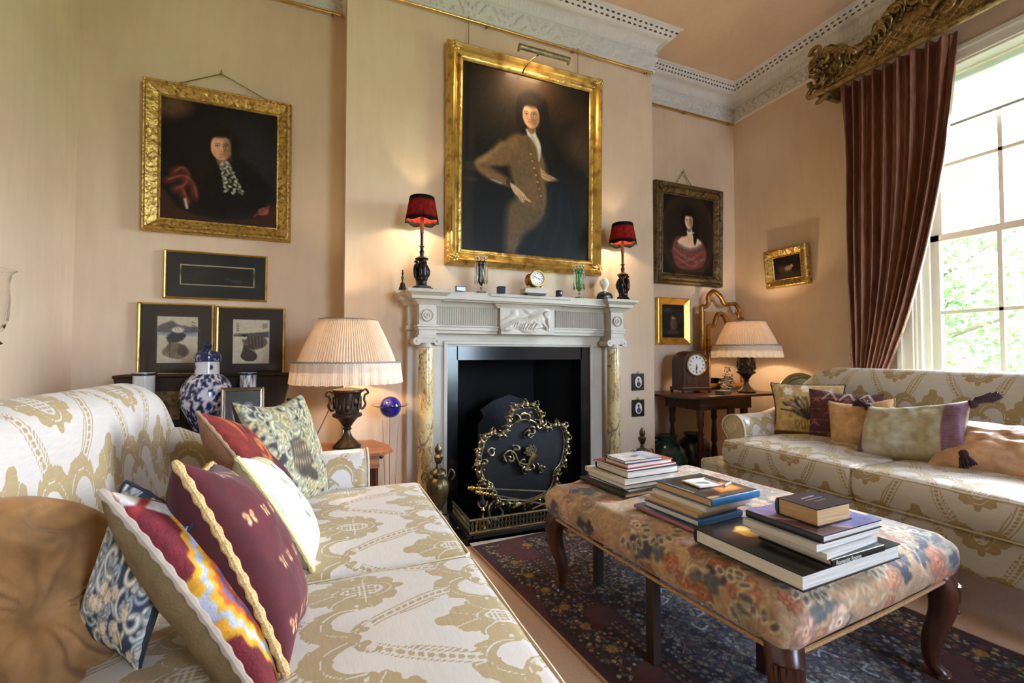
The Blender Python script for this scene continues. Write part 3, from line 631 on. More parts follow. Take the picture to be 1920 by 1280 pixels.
for s, lab in ((-1, 'tall brass urn-topped fire dog beside the left column, chained scrolls at its foot'), (1, 'brass flame-topped fire dog half hidden behind the tallest book stack')):
    fd = empty('fire_dog', (CX + s * .0 + (-.655 if s < 0 else .80), 2.60 if s < 0 else 2.62, 0.0), 0, lab, 'fire dog', 'pair of urn fire dogs')
    h0 = .13
    m = MB().lathe([(.012, h0), (.03, h0 + .01), (.022, h0 + .03), (.045, h0 + .07), (.06, h0 + .13), (.062, h0 + .17), (.05, h0 + .2), (.03, h0 + .215), (.03, h0 + .225), (.045, h0 + .235), (.04, h0 + .25), (.016, h0 + .265), (.012, h0 + .29), (.02, h0 + .3)], 24, rad=lambda t, z: 1 + .06 * np.cos(10 * t)); obj('urn', m, M_antique, fd)
    m = MB().lathe([(.008, h0 + .29), (.022, h0 + .31), (.026, h0 + .33), (.014, h0 + .345), (.02, h0 + .36), (.018, h0 + .38), (.004, h0 + .405)], 16, rad=lambda t, z: 1 + .15 * np.cos(5 * t + 30 * z)); obj('flame_finial', m, M_antique, fd)
    for sx_ in (-1, 1): obj('scroll_handle', MB().tube(bez([(sx_ * .05, 0, h0 + .2), (sx_ * .075, 0, h0 + .25), (sx_ * .095, 0, h0 + .22), (sx_ * .08, 0, h0 + .19)], 6), .006, 8), M_antique, fd)
    m = MB()
    for sx_ in (-1, 1): m.tube(bez([(0, 0, .13), (sx_ * .04, -.01, .11), (sx_ * .06, -.02, .05), (sx_ * .1, -.03, .012), (sx_ * .12, -.03, .035), (sx_ * .1, -.03, .05)], 6), .010, 8)
    m.tube([(0, 0, .12), (0, .2, .05), (0, .22, .0)], .009, 8)
    for i in range(14): m.ball((.04 + i * .012, -.035, .04 + .03 * (i / 7 - 1) ** 2), .006, 6)
    obj('scroll_base', m, M_antique, fd)
def rail_rest(x, y, lab):
    r = empty('fire_iron_rest', (x, y, .035), 0, lab, 'fire iron rest')
    m = MB().lathe([(.02, .0), (.02, .008), (.008, .015), (.007, .04), (.012, .05), (.007, .06), (.007, .09), (.013, .1), (.006, .115)], 12)
    for s in (-1, 1): m.tube(bez([(0, 0, .03), (s * .03, 0, .035), (s * .045, -.01, .0)], 5), .006, 6)
    obj('stem', m, M_brass, r); obj('fork', MB().tube(bez([(-.03, 0, .15), (-.02, 0, .12), (0, 0, .112), (.02, 0, .12), (.03, 0, .15)], 5), .006, 8), M_brass, r)
rail_rest(.87, 2.56, 'polished brass rest holding the fire irons left of the screen'); rail_rest(1.72, 2.56, 'brass fire iron rest behind the tallest book stack')
irons = [((.80, 2.54, .275), (1.42, 2.50, .19), 'long polished steel poker lying from the left rest, uppermost of the fire irons'), ((.84, 2.52, .25), (1.26, 2.48, .14), 'shorter fire iron with knobbed brass handle sloping down behind the fender'), ((1.62, 2.52, .28), (1.04, 2.51, .14), 'thin brass fire tongs sloping up to the right behind the ottoman'), ((1.66, 2.5, .26), (1.15, 2.475, .13), 'thin steel fire shovel handle crossing lowest behind the ottoman')]
for i, (a, b, lab) in enumerate(irons):
    r = empty('fire_iron', a, 0, lab, 'fire iron', 'fire irons by the hearth'); d = np.array(b) - np.array(a)
    obj('shaft', MB().tube([(0, 0, 0), tuple(d)], .005, 8), M_brass if i > 1 else M_steel, r)
    u_ = d / np.linalg.norm(d); m = MB()
    for t, q in ((-.02, .012), (0, .016), (.02, .010), (.04, .014), (.06, .008), (.09, .009)): m.ball(tuple(u_ * t), q, 10)
    obj('handle', m, M_brass, r)
# ------------------------------------------------------------------ things on the shelf
ZS = 1.438
def mantel_lamp(x, y, lab, rz):
    r = empty('mantel_lamp', (x, y, ZS), rz, lab, 'lamp', 'pair of bird-based mantel lamps')
    b = MB(); b.box((0, 0, .009), (.105, .105, .018)); b.box((0, 0, .024), (.085, .085, .012)); b.lathe([(.042, .03), (.036, .035), (.03, .045), (.032, .06)], 20); obj('base', b, M_blackm, r, bevel=.003)
    for k in range(3):                                   # eagles round the stem
        a = k * 2 * pi / 3 + .4; e = MB(); c_, s_ = cos(a), sin(a); q = lambda rr, z, o=0: (c_ * rr - s_ * o, s_ * rr + c_ * o, z)
        e.tube(bez([q(.02, .05), q(.030, .08), q(.036, .12), q(.030, .155), q(.026, .17), q(.036, .183), q(.046, .176)], 5), [.006] * 3 + [.011] * 3 + [.017] * 6 + [.019] * 5 + [.015] * 4 + [.009] * 4 + [.009] * 3 + [.004] * 3, 10)
        for w_ in (-1, 1): e.tube(bez([q(.03, .16, w_ * .012), q(.037, .13, w_ * .022), q(.032, .09, w_ * .018), q(.026, .06, w_ * .01)], 5), [.009] * 5 + [.012] * 5 + [.007] * 5 + [.003], 8)
        e.tube([q(.028, .03), q(.03, .06)], .006, 6)
        obj('eagle', e, M_blackm, r)
    obj('stem', MB().lathe([(.018, .04), (.016, .1), (.014, .17), (.02, .185), (.04, .195), (.042, .2), (.022, .212), (.01, .218), (.014, .235), (.015, .245), (.009, .255), (.010, .27), (.018, .276), (.009, .282), (.0095, .36), (.011, .39)], 24), M_blackm if lab.endswith('left') else simple('reddish_bronze', (92, 46, 34), .35, .5, .2), r)
    sc = MB(); hs = np.linspace(0, 1, 9); 
    P = np.array([[((.104 - .028 * h) * cos(t), (.104 - .028 * h) * sin(t), .425 + .155 * h - .0 * abs(sin(t))) for h in hs] for t in np.linspace(0, 2 * pi, 49)[:-1]])
    P[:, 0, 2] += .006 * np.cos(np.arange(48) / 48 * 12 * pi); sc.surf(P, True, False)
    hcol = np.array([[(30, 26, 22)] if (h < .2 or h > .8) else [(122, 32, 28)] for h in hs], float)[:, 0]; nz = vnoise(P * 60, 1, 3)
    C = np.broadcast_to(hcol[None], P.shape).copy(); C *= (1 + .5 * nz[..., None])
    sh = obj('shade', sc, M_shadered, r, attrs={'Col': srgb(np.clip(C, 0, 255)).reshape(-1, 3)})
    so = sh.modifiers.new('thick', 'SOLIDIFY'); so.thickness = .0015
    obj('candle_tube', MB().lathe([(.012, .36), (.0125, .485)], 16), simple('amber_candle_tube', (120, 62, 36), .5), r); obj('bulb', MB().lathe([(.008, .485), (.016, .51), (.012, .54), (.003, .555)], 16), M_bulb, r)
    ld = bpy.data.lights.new('lamp_light', 'POINT'); ld.energy = MANTEL_W; ld.color = (1, .74, .42); ld.shadow_soft_size = .018
    lo = bpy.data.objects.new('lamp_light', ld); COL.objects.link(lo); lo.parent = r; lo.location = (0, 0, .452)
MANTEL_W = 16.0
M_bulb = emis('warm_bulb', (1, .72, .4), 14)
t = NT('red_card_shade'); c = t.attr('Col'); d = t.n('BsdfDiffuse'); q = t.n('BsdfTranslucent'); ms = t.n('MixShader'); ms.inputs[0].default_value = .13; t.l(c, d.inputs[0]); t.l(c, q.inputs[0]); t.l(d.outputs[0], ms.inputs[1]); t.l(q.outputs[0], ms.inputs[2]); t.l(ms.outputs[0], t.out.inputs[0]); M_shadered = t.m
mantel_lamp(.551, 2.80, 'eagle-based mantel lamp with bright red and black shade, the one on the left', .3)
mantel_lamp(2.045, 2.80, 'eagle-based mantel lamp with darker maroon shade, the one on the right', .9)
def lustre(x, y, lab, inner):
    r = empty('glass_lustre', (x, y, ZS), 0, lab, 'lustre', 'pair of glass lustres')
    obj('foot', MB().lathe([(.032, 0), (.032, .004), (.012, .012), (.007, .03), (.012, .04), (.008, .05)], 24), M_glass, r)
    obj('glass_body', MB().lathe([(.008, .05), (.02, .07), (.023, .14), (.018, .17), (.03, .185), (.034, .2)], 24), inner, r)
    for k in range(10):
        a = k * 2 * pi / 10; c_ = (.038 * cos(a), .038 * sin(a), 0)
        d = MB().lathe([(.001, .055), (.006, .065), (.007, .16), (.002, .172)], 6, c_); d.lathe([(.001, .174), (.007, .183), (.001, .192)], 6, c_); d.ball((c_[0], c_[1], .2), .005, 8); 
        d.ball((c_[0], c_[1], .222), .0105, 10, sc=(.8, .8, 1.3)); obj('prism_drop', d, M_glass, r)
M_green = NT('green_glass'); M_green.set(Base_Color=(.05, .45, .12), Roughness=.03, Transmission_Weight=.8); M_green = M_green.m
lustre(.916, 2.74, 'clear glass lustre hung with prism drops, left of the round clock', simple('smoky_green_glass', (40, 58, 46), .08, Transmission_Weight=.6)); lustre(1.634, 2.74, 'bright green glass lustre hung with prism drops, right of the round clock', M_green)
def clock_face(r, R, loc, rot, hh_, mm_, romn=True):
    M = Matrix.Translation(loc) @ rot
    f = MB().lathe([(.0005, .0), (R, .0), (R, -.003)], 48, M=M, cap=False); fo = obj('dial', f, simple('enamel_dial', (236, 234, 226), .25, var=.02), r)
    m = MB()
    for k in range(12):
        a = k * pi / 6; w = .05 if k % 3 else .075
        for off in ((-.03, .03) if k % 3 else (-.045, 0, .045)):
            m.box((0, 0, 0), (R * .035, R * .17, .0015), 0, M=M @ Matrix.Rotation(-a, 4, 'Z') @ Matrix.Translation((off * R, R * .74, .0012)))
    for k in range(60): m.box((0, 0, 0), (R * .012, R * .04, .001), 0, M=M @ Matrix.Rotation(k * pi / 30, 4, 'Z') @ Matrix.Translation((0, R * .93, .001)))
    obj('numerals', m, M_ebony, fo)
    for a, ln, w in ((-hh_ * pi / 6, .5, .05), (-mm_ * pi / 30, .78, .035)):
        obj('hand', MB().box((0, 0, 0), (R * w, R * ln, .0015), 0, M=M @ Matrix.Rotation(a, 4, 'Z') @ Matrix.Translation((0, R * ln * .4, .004))).box((0, 0, 0), (R * w * 2.6, R * .12, .0015), 0, M=M @ Matrix.Rotation(a, 4, 'Z') @ Matrix.Translation((0, R * ln * .55, .004))), M_ebony, fo)
ck = empty('mantel_clock', (1.285, 2.735, ZS), radians(-2), 'small brass drum clock on white marble block in the middle of the mantel shelf', 'clock')
R90 = Matrix.Rotation(radians(90), 4, 'X')
obj('black_foot', MB().box((0.005, 0, .005), (.13, .075, .010)), M_ebony, ck); obj('marble_base', MB().box((0, 0, .026), (.165, .095, .032)).box((0, 0, .046), (.13, .07, .01)), M_marble, ck, bevel=.004)
obj('drum', MB().lathe([(.046, .05), (.05, .045), (.05, -.05), (.044, -.055), (.001, -.055)], 40, M=Matrix.Translation((0, -.01, .105)) @ R90, cap=False), simple('warm_brown_brass', (150, 104, 60), .3, .8, .2), ck)
obj('bezel', MB().lathe([(.043, .05), (.046, .058), (.052, .058), (.0555, .05), (.052, .04)], 48, M=Matrix.Translation((0, -.01, .105)) @ R90, cap=False), M_brass, ck)
clock_face(ck, .043, (0, -.062, .105), R90, 3.7, 50)
obj('foot_scroll', MB().ball((-.045, -.02, .056), .011, 10).ball((.045, -.02, .056), .011, 10), M_giltflat, ck)
for x, w, d, h, lab in ((.775, .058, .035, .032, 'small blue patterned oblong box on the mantel shelf near the left lamp'), (1.045, .045, .045, .044, 'small square blue pot between the left lustre and the clock'), (1.465, .045, .045, .042, 'small round blue pot between the clock and the green lustre')):
    g = Cv(.2, .06, (26, 34, 54), 600); g.noise(120, .5, 2); g.line([(0, .02), (.2, .02)], .002, (120, 140, 170)); g.line([(0, .04), (.2, .04)], .0015, (110, 120, 150))
    if 'round' in lab: mb = MB().lathe([(.02, 0), (.0225, .003), (.0225, h - .004), (.02, h)], 24)
    else: mb = MB(); mb.box((0, 0, h * .42), (w, d, h * .84)); mb.box((0, 0, h * .92), (w + .003, d + .003, h * .16))
    V = np.concatenate(mb.v); thing('trinket_box' if 'box' in lab else 'trinket_pot', mb, M_porc, lab, 'box' if 'box' in lab else 'pot', 'blue trinkets on the mantel shelf', loc=(x, 2.72, ZS), attrs={'Col': g.at((V[:, 0] * 3 + .1) % .2, V[:, 2])}, bevel=.002)
bl = empty('hand_bell', (.435, 2.80, ZS), 0, 'small dark bronze hand bell with figure handle at the left end of the mantel shelf', 'bell')
obj('bell_cup', MB().lathe([(.026, 0), (.024, .006), (.017, .025), (.013, .042), (.004, .05)], 24), M_bronze, bl); obj('handle', MB().lathe([(.005, .048), (.006, .06), (.009, .075), (.005, .09), (.008, .1), (.004, .11), (.006, .118), (.001, .126)], 14), M_bronze, bl)
m = MB().tube([(.02 * cos(a) * 1.6, .014 * sin(a), .003) for a in np.linspace(0, 2 * pi, 20)[:-1]], .0025, 6, closed=True)
for i in range(7): m.ball((-.045 + i * .015, .006 * sin(i * 2), .006 + .003 * cos(i)), .006, 8)
thing('glass_bead_string', m, M_glass, 'little heap of clear glass beads lying beside the left mantel lamp', 'beads', loc=(.67, 2.74, ZS))
bs = empty('bust', (1.885, 2.80, ZS), radians(25), 'small bust with white head and dark draped shoulders beside the right mantel lamp', 'bust')
sm = MB(); P = []
for t_ in np.linspace(0, 2 * pi, 33)[:-1]: P.append([(rr * 1.5 * cos(t_) * (1 + .05 * sin(5 * t_)), rr * sin(t_), z) for rr, z in ((.045, 0), (.05, .012), (.05, .03), (.044, .048), (.03, .06), (.015, .066))])
sm.surf(P, True); obj('draped_shoulders', sm, M_ebony, bs)
hd = MB(); P = []
for t_ in np.linspace(0, 2 * pi, 33)[:-1]:
    row = []
    for rr, z in ((.016, .055), (.014, .075), (.016, .085), (.024, .10), (.028, .118), (.029, .135), (.024, .152), (.012, .163), (.001, .166)):
        f = max(0, cos(t_ + pi / 2)) ** 6; k = rr * (1 + .0 * f) + (.008 * f if .108 < z < .125 else .003 * f if .09 < z < .105 else 0); row.append((k * cos(t_) * .88, k * sin(t_), z))
    P.append(row)
hd.surf(P, True); hd.tube(bez([(-.02, 0, .07), (0, -.018, .066), (.02, 0, .07)], 6), .007, 8)
for i in range(24): a = i * 2.4; hd.ball((.024 * cos(a), .008 + .022 * abs(sin(a)), .115 + .045 * ((i * .37) % 1)), .008, 8)
obj('head', hd, simple('bisque_white', (232, 226, 214), .6, var=.03), bs)
# ------------------------------------------------------------------ blue glass globe on a clear rod stand
gs = empty('glass_globe_stand', (.365, 2.78, 0), 0, 'cobalt blue glass float with clear saucer ring on slender clear stand beside the fireplace', 'ornament')
obj('rods', MB().tube([(-.045, 0, .66), (-.02, 0, .0)], .0035, 8).tube([(.045, 0, .66), (.02, 0, .0)], .0035, 8).tube([(0, .04, .66), (0, .01, 0)], .0035, 8).lathe([(.05, 0), (.05, .006), (.01, .01)], 24), M_glass, gs)
obj('globe', MB().ball((0, 0, .735), .063, 32), simple('cobalt_glass', (24, 22, 120), .06, 0, .2, 6, Coat_Weight=1.0, Transmission_Weight=.25), gs)
obj('ring', MB().lathe([(.064, .735), (.09, .74), (.105, .748), (.105, .75), (.09, .743), (.064, .738)], 40, cap=False), M_glass, gs)
# ------------------------------------------------------------------ picture frames and pictures
def frame_mesh(w, h, prof, step=.008, carve=None, corner=None):
    """w, h = sight size; prof = (distance out from the sight edge, depth toward the room); faces local -Y"""
    path = [(-w / 2, -h / 2), (w / 2, -h / 2), (w / 2, h / 2), (-w / 2, h / 2)]
    P, S, D = sweep(path, [(o, d) for o, d in prof], step, 1, closed=True)
    o = np.array([q[0] for q in prof]); X = P[..., 0]; Z = P[..., 1]; Y = -P[..., 2].copy()
    if carve is not None:
        Lw = S[:, None] + 0 * o[None]; r = carve(Lw, o[None] + 0 * Lw, X, Z); Y = Y - r
    return np.stack([X, Y, Z], -1)
def picture(name, center, w, h, cv, prof, mat, label, cat='painting', tilt=0, rz=0, glass=False, carve=None, mats2=None, corner=0, group=None, canvas_mat=None, depth=.02):
    """center of the picture on the wall; w, h sight size"""
    r = empty(name, center, rz, label, cat, group); r.rotation_euler = (radians(tilt), 0, rz)
    F = MB(); P = frame_mesh(w, h, prof, carve=carve); F.surf(P, True, False)
    mx = max(p[0] for p in prof)
    F.b2((-w / 2 - mx * .9, -.004, -h / 2 - mx * .9), (w / 2 + mx * .9, 0, h / 2 + mx * .9))
    if corner:
        for sx in (-1, 1):
            for sz in (-1, 1):
                cx, cz = sx * (w / 2 + mx * .55), sz * (h / 2 + mx * .55)
                for k in range(7):
                    a = k * 2 * pi / 7; F.ball((cx + corner * .5 * cos(a), -prof[len(prof) // 2][1] - .012, cz + corner * .5 * sin(a)), corner * .3, 8, sc=(1, .6, 1))
                F.ball((cx, -prof[len(prof) // 2][1] - .018, cz), corner * .28, 8)
                for q in (-1, 1): F.tube([(cx, -prof[len(prof) // 2][1] - .012, cz), (cx - sx * corner * (1.2 if q > 0 else .3), -prof[len(prof) // 2][1] - .012, cz - sz * corner * (.3 if q > 0 else 1.2))], [corner * .3, .002], 8)
    obj('frame', F, mat, r, smooth=50)
    c = panel('canvas' if not glass else 'mount', cv, canvas_mat or (M_print if glass else M_oil), r); c.location = (0, -depth, 0)
    if glass:
        obj('glass', MB().b2((-w / 2 - .002, -depth - .006, -h / 2 - .002), (w / 2 + .002, -depth - .004, h / 2 + .002)), M_picglass, r)
    return r
def face(cv, x, y, s, tilt=0, yaw=0, skin=(206, 158, 122), dark=(60, 36, 26)):
    """painted head: s = half height"""
    R = lambda a, b: (x + (a * cos(tilt) - b * sin(tilt)) * s, y + (a * sin(tilt) + b * cos(tilt)) * s)
    sh = tuple(q * .55 for q in skin); lt = tuple(min(255, q * 1.12) for q in skin)
    cv.ell(*R(0, -.95), s * .34, s * .5, sh, .3, tilt)
    cv.ell(*R(0, 0), s * .70, s * .98, skin, .14, tilt)
    cv.ell(*R(.42 + yaw * .2, -.1), s * .34, s * .8, sh, .9, tilt, .75); cv.ell(*R(-.2, .45), s * .36, s * .3, lt, 1, tilt, .6); cv.ell(*R(-.28, -.2), s * .2, s * .2, (214, 138, 108), 1.2, tilt, .5)
    for e in (-.3, .26):
        e += yaw * .12; cv.ell(*R(e, .12), s * .17, s * .10, sh, .8, tilt, .7); cv.ell(*R(e, .1), s * .12, s * .055, (226, 210, 190), .4, tilt, .8); cv.ell(*R(e, .1), s * .055, s * .055, dark, .4, tilt); cv.line([R(e - .15, .15), R(e, .19), R(e + .15, .14)], s * .04, dark, s * .04, .8); cv.line([R(e - .17, .28), R(e, .35), R(e + .18, .29)], s * .06, dark, s * .07, .65)
    n = .0 + yaw * .22
    cv.line([R(.06 + n, .2), R(.10 + n, -.1), R(.13 + n, -.24)], s * .07, sh, s * .1, .6); cv.line([R(-.02 + n, .2), R(.01 + n, -.18)], s * .07, lt, s * .08, .6); cv.line([R(-.1 + n, -.27), R(.03 + n, -.31), R(.16 + n, -.26)], s * .05, sh, s * .06, .8)
    cv.line([R(-.17 + n, -.50), R(0 + n, -.47), R(.17 + n, -.50)], s * .07, (150, 60, 52), s * .05, .85); cv.line([R(-.12 + n, -.57), R(n, -.6), R(.12 + n, -.57)], s * .06, (176, 92, 78), s * .05, .6); cv.line([R(-.1, -.7), R(.1, -.7)], s * .08, sh, s * .1, .4)
# --- large three-quarter portrait
W, H = .985, 1.27
cv = Cv(W, H, (19, 16, 14), 270); _X, _Y = cv.X, cv.Y; cv.X = (_X - .46) / 1.16 + .455; cv.Y = _Y / 1.065; cv.warp = True
cv.ell(.42, 1.13, .34, .28, (78, 52, 32), 1.6, 0, .7); cv.poly([(0, 0), (.13, 0), (.13, 1.27), (0, 1.27)], (38, 30, 24), .04); cv.line([(.03, .55), (.03, 1.27)], .02, (50, 40, 31), .02); cv.line([(.09, .55), (.09, 1.27)], .015, (22, 18, 15), .02); cv.line([(0, .55), (.16, .53)], .05, (48, 38, 30), .02); cv.line([(0, .46), (.16, .45)], .02, (54, 44, 35), .02)
for q in ((.86, .78, .12, .12, (78, 58, 38)), (.9, .95, .10, .07, (62, 44, 28)), (.80, 1.03, .14, .06, (52, 36, 25)), (.92, .66, .08, .06, (64, 50, 36)), (.88, .45, .1, .2, (24, 21, 19))): cv.ell(*q[:4], q[4], 1, .4, .8)
cv.poly([(.13, .12), (.14, .42), (.22, .52), (.35, .48), (.45, .5), (.66, .52), (.82, .42), (.84, .12), (.80, 0), (.2, 0)], (13, 13, 14), .03, 1, 5)
cv.poly([(.33, 0), (.33, .14), (.36, .34), (.54, .38), (.62, .30), (.54, .2), (.45, .12), (.41, 0)], (92, 72, 50), .06, 1, 5); cv.poly([(.36, .1), (.37, .32), (.42, .34), (.43, .18)], (96, 74, 48), .04, .8, 5)
cv.poly([(.30, .70), (.38, .79), (.50, .80), (.58, .70), (.61, .55), (.62, .45), (.60, .33), (.46, .33), (.40, .38), (.37, .5), (.34, .6)], (106, 80, 52), .035, 1, 5)
cv.poly([(.31, .72), (.40, .78), (.40, .68), (.34, .58), (.24, .55), (.36, .48), (.35, .44), (.20, .48), (.135, .545), (.15, .585)], (118, 88, 56), .026, 1, 5); cv.line([(.17, .56), (.28, .52), (.35, .47)], .03, (92, 66, 42), .03, .7); cv.line([(.30, .72), (.22, .62), (.16, .575)], .03, (164, 126, 82), .03, .6)
cv.ell(.36, .465, .025, .03, (58, 44, 32), .4, .7); cv.poly([(.36, .47), (.40, .45), (.45, .41), (.47, .385), (.50, .365), (.485, .36), (.46, .37), (.45, .35), (.43, .355), (.415, .38), (.39, .40), (.365, .44)], (196, 156, 118), .008, 1, 4)
for i in range(4): cv.line([(.425 + i * .014, .39 - .002 * i), (.435 + i * .018, .352 + i * .005)], .004, (120, 84, 60), .005, .8)
cv.line([(.24, .47), (.30, .455)], .008, (160, 150, 136), .01)
cv.poly([(.56, .60), (.60, .57), (.66, .55), (.69, .53), (.66, .515), (.6, .52), (.57, .54)], (182, 140, 104), .01, 1, 4); cv.line([(.58, .55), (.65, .53)], .005, (110, 76, 54), .006, .8); cv.line([(.575, .57), (.64, .545)], .004, (110, 76, 54), .006, .8)
cv.line([(.47, .78), (.50, .66), (.55, .5), (.57, .36)], .012, (82, 58, 36), .02, .8); 
for i in range(7): cv.ell(.495 + i * .012, .68 - i * .045, .006, .006, (176, 140, 90), .5)
cv.poly([(.60, .50), (.70, .53), (.80, .40), (.82, 0), (.42, 0), (.48, .12), (.58, .24), (.61, .38)], (13, 17, 22), .03, .95, 5)
for q in ([(.64, .48), (.62, .3), (.52, .05)], [(.70, .46), (.70, .25), (.62, .02)], [(.76, .4), (.78, .2), (.74, .02)]): cv.line(q, .012, (32, 37, 42), .03, .6)
cv.ell(.50, .955, .105, .15, (26, 19, 15), .3); cv.ell(.58, .84, .07, .13, (24, 18, 15), .4); cv.ell(.62, .74, .05, .1, (24, 18, 15), .4); cv.ell(.44, .86, .03, .06, (28, 20, 16), .4)
cv.poly([(.46, .84), (.475, .80), (.50, .78), (.535, .72), (.55, .64), (.565, .70), (.56, .76), (.53, .82), (.52, .86)], (190, 184, 170), .012, 1, 4); cv.line([(.49, .83), (.53, .74), (.55, .67)], .008, (130, 126, 116), .01, .8)
face(cv, .495, .935, .082, .04, -.5, (214, 164, 124)); cv.ell(.49, 1.03, .07, .035, (40, 28, 20), .7, 0, .9); cv.ell(.585, .95, .03, .12, (24, 17, 14), .4); cv.ell(.415, .95, .02, .1, (26, 19, 15), .4)
cv.X, cv.Y = _X, _Y; cv.warp = False; cv.noise(14, .10, 4)
def carve_big(Lw, o, X, Z):
    a = np.where((o < .032) & (o > .008), .0035 * np.abs(np.sin(Lw * pi / .018)) + .003 * vnoise(np.stack([X, Z, o], -1), 90), 0)
    b = np.where(o > .085, .003 * np.sin(Lw * 2 * pi / .03), 0); return a + b
pf_big = [(0, .028), (.004, .034), (.010, .036), (.018, .042), (.026, .042), (.032, .036), (.036, .034)] + [(.038 + .012 * t, .036 + .008 * t) for t in (0, .5, 1)] + [(.054, .05), (.058, .062)] + [(.062 + .028 * t, .064 + .016 * sin(pi * t)) for t in (0, .25, .5, .75, 1)] + [(.094, .052), (.098, .05), (.104, .046), (.108, .036), (.110, .0)]
bp_ = picture('portrait_painting', (1.332, YC - .012, 2.385), W, H, cv, pf_big, M_gilt, 'largest gilt-framed portrait, standing gentleman in brown coat, above the mantelpiece', tilt=1.2, carve=carve_big, corner=.045, depth=.022)
pl = empty('picture_light', (1.36, YC - .02, 3.06), 0, 'brass picture light on a thin arm above the largest portrait', 'lamp')
obj('arm', MB().tube(bez([(-.1, -.06, -.05), (-.08, -.1, -.0), (-.02, -.16, .045)], 6), .005, 8), M_bronze, pl)
M_ = Matrix.Translation((0.02, -.17, .05)); m = MB(); a = np.linspace(.35 * pi, 1.36 * pi, 14) - .4; 
P = np.array([[(x, .028 * cos(t + .4), .024 * sin(t + .4)) for t in a] for x in (-.19, .19)]); m.surf(P, M=M_); P2 = P * np.array([1, .92, .92]); m.surf(P2, M=M_, flip=True)
for x in (-.19, .19): m.tube([(x - .002, 0, .0), (x + .002, 0, .0)], .027, 18, M=M_)
obj('reflector', m, M_brassold, pl); m = MB().ball((.02, -.17, .08), .007, 8); obj('knob', m, M_brass, pl)
obj('tube_bulb', MB().tube([(-.15, -.165, .052), (.19, -.165, .052)], .005, 10), emis('picture_light_bulb', (1, .78, .5), 5), pl)
ld = bpy.data.lights.new('picture_light_beam', 'AREA'); ld.shape = 'RECTANGLE'; ld.size = .26; ld.size_y = .03; ld.energy = 3.2; ld.color = (1, .72, .42)
lo = bpy.data.objects.new('picture_light_beam', ld); COL.objects.link(lo); lo.parent = pl; lo.location = (-.02, -.165, .03); lo.rotation_euler = (radians(17), 0, 0)
# --- gentleman with lace cravat, left
W, H = .60, .705
cv = Cv(W, H, (24, 20, 18), 300)
cv.ell(.45, .36, .2, .3, (34, 36, 40), 1, 0, .8); cv.ell(.06, .66, .09, .06, (84, 58, 38), .9, .5); cv.poly([(0, 0), (.6, 0), (.6, .15), (.50, .06), (.3, .02), (.1, .06), (0, .18)], (58, 34, 26), .02, 1, 5); cv.poly([(.04, .3), (.1, .2), (.2, .08), (.32, .05), (.45, .08), (.54, .14), (.56, .25), (.5, .34), (.42, .4), (.2, .42), (.1, .4)], (20, 17, 16), .03, 1, 6)
for q in ([(.06, .27), (.10, .30), (.13, .26), (.11, .20), (.07, .17)], [(.03, .22), (.10, .25), (.15, .22), (.17, .14)], [(.10, .17), (.13, .10)]): cv.line(q, .035, (104, 44, 34), .03, .8); cv.line([(a + .008, b + .008) for a, b in q], .008, (170, 84, 66), .012, .8)
cv.line([(.12, .12), (.13, .07)], .012, (190, 174, 146), .01)
cv.ell(.27, .47, .11, .15, (30, 22, 18), .5); cv.ell(.2, .36, .07, .14, (28, 20, 17), .6); cv.ell(.36, .38, .05, .12, (28, 21, 18), .7)
face(cv, .30, .455, .078, .02, .35, (196, 146, 112)); cv.ell(.275, .555, .085, .04, (28, 20, 16), .5); cv.ell(.222, .46, .022, .09, (28, 20, 16), .5); cv.ell(.372, .47, .02, .08, (28, 20, 16), .5)
for i in range(60):
    t_ = i / 60; x_ = .315 + .06 * t_ + (.02 + .03 * t_) * sin(i * 2.4); z_ = .375 - .19 * t_; cv.ell(x_, z_, .010, .007, (186, 178, 150) if i % 2 else (120, 114, 96), .7, i, .85)
cv.poly([(.5, .1), (.53, .12), (.56, .11), (.55, .08), (.51, .07)], (150, 84, 64), .01, 1, 4); cv.line([(.48, .06), (.56, .13)], .012, (112, 52, 38), .01)
cv.noise(16, .12, 4)
def carve_l(Lw, o, X, Z):
    c = np.where((o > .014) & (o < .056), 1.0, 0); k = ((Lw % .16) / .16); leafy = (k < .62)
    n = np.clip(vnoise(np.stack([X, Z, 0 * X], -1), 75, 2) * 1.6, -.5, 1) * .007
    return c * np.where(leafy, n, .003 * np.sin((k - .62) / .38 * pi)) + np.where(o > .068, .003 * np.abs(np.sin(Lw * pi / .02 + o * 60)), 0)
pf_l = [(0, .02), (.004, .026), (.010, .026), (.014, .022)] + [(.016 + .038 * t, .022 + .022 * t) for t in np.linspace(0, 1, 8)] + [(.058, .05), (.063, .054), (.068, .05), (.072, .047), (.077, .05), (.083, .044), (.086, .0)]
pic_l = picture('portrait_painting', (-.593, YL - .012, 2.20), W, H, cv, pf_l, M_giltcarve, 'gilt-framed dark portrait of a long-wigged gentleman in lace cravat on the left wall', tilt=1.5, carve=carve_l, depth=.018)
def hanger(pic, pts, nail):
    inv = pic.matrix_basis.inverted()
    for a, b in pts:
        o = obj('hanging_cord', MB().tube([a, b], .003, 6), M_brassold, pic); o.matrix_parent_inverse = inv
    o = obj('wall_hook', MB().ball((nail[0], nail[1] - .012, nail[2]), .009, 10).tube([nail, (nail[0], nail[1] - .02, nail[2]), (nail[0], nail[1] - .022, nail[2] + .02)], .004, 6), M_brassold, pic); o.matrix_parent_inverse = inv
hanger(pic_l, [((-.60, YL - .02, 2.765), (-.85, YL - .03, 2.635)), ((-.60, YL - .02, 2.765), (-.32, YL - .03, 2.635))], (-.60, YL - .008, 2.765))
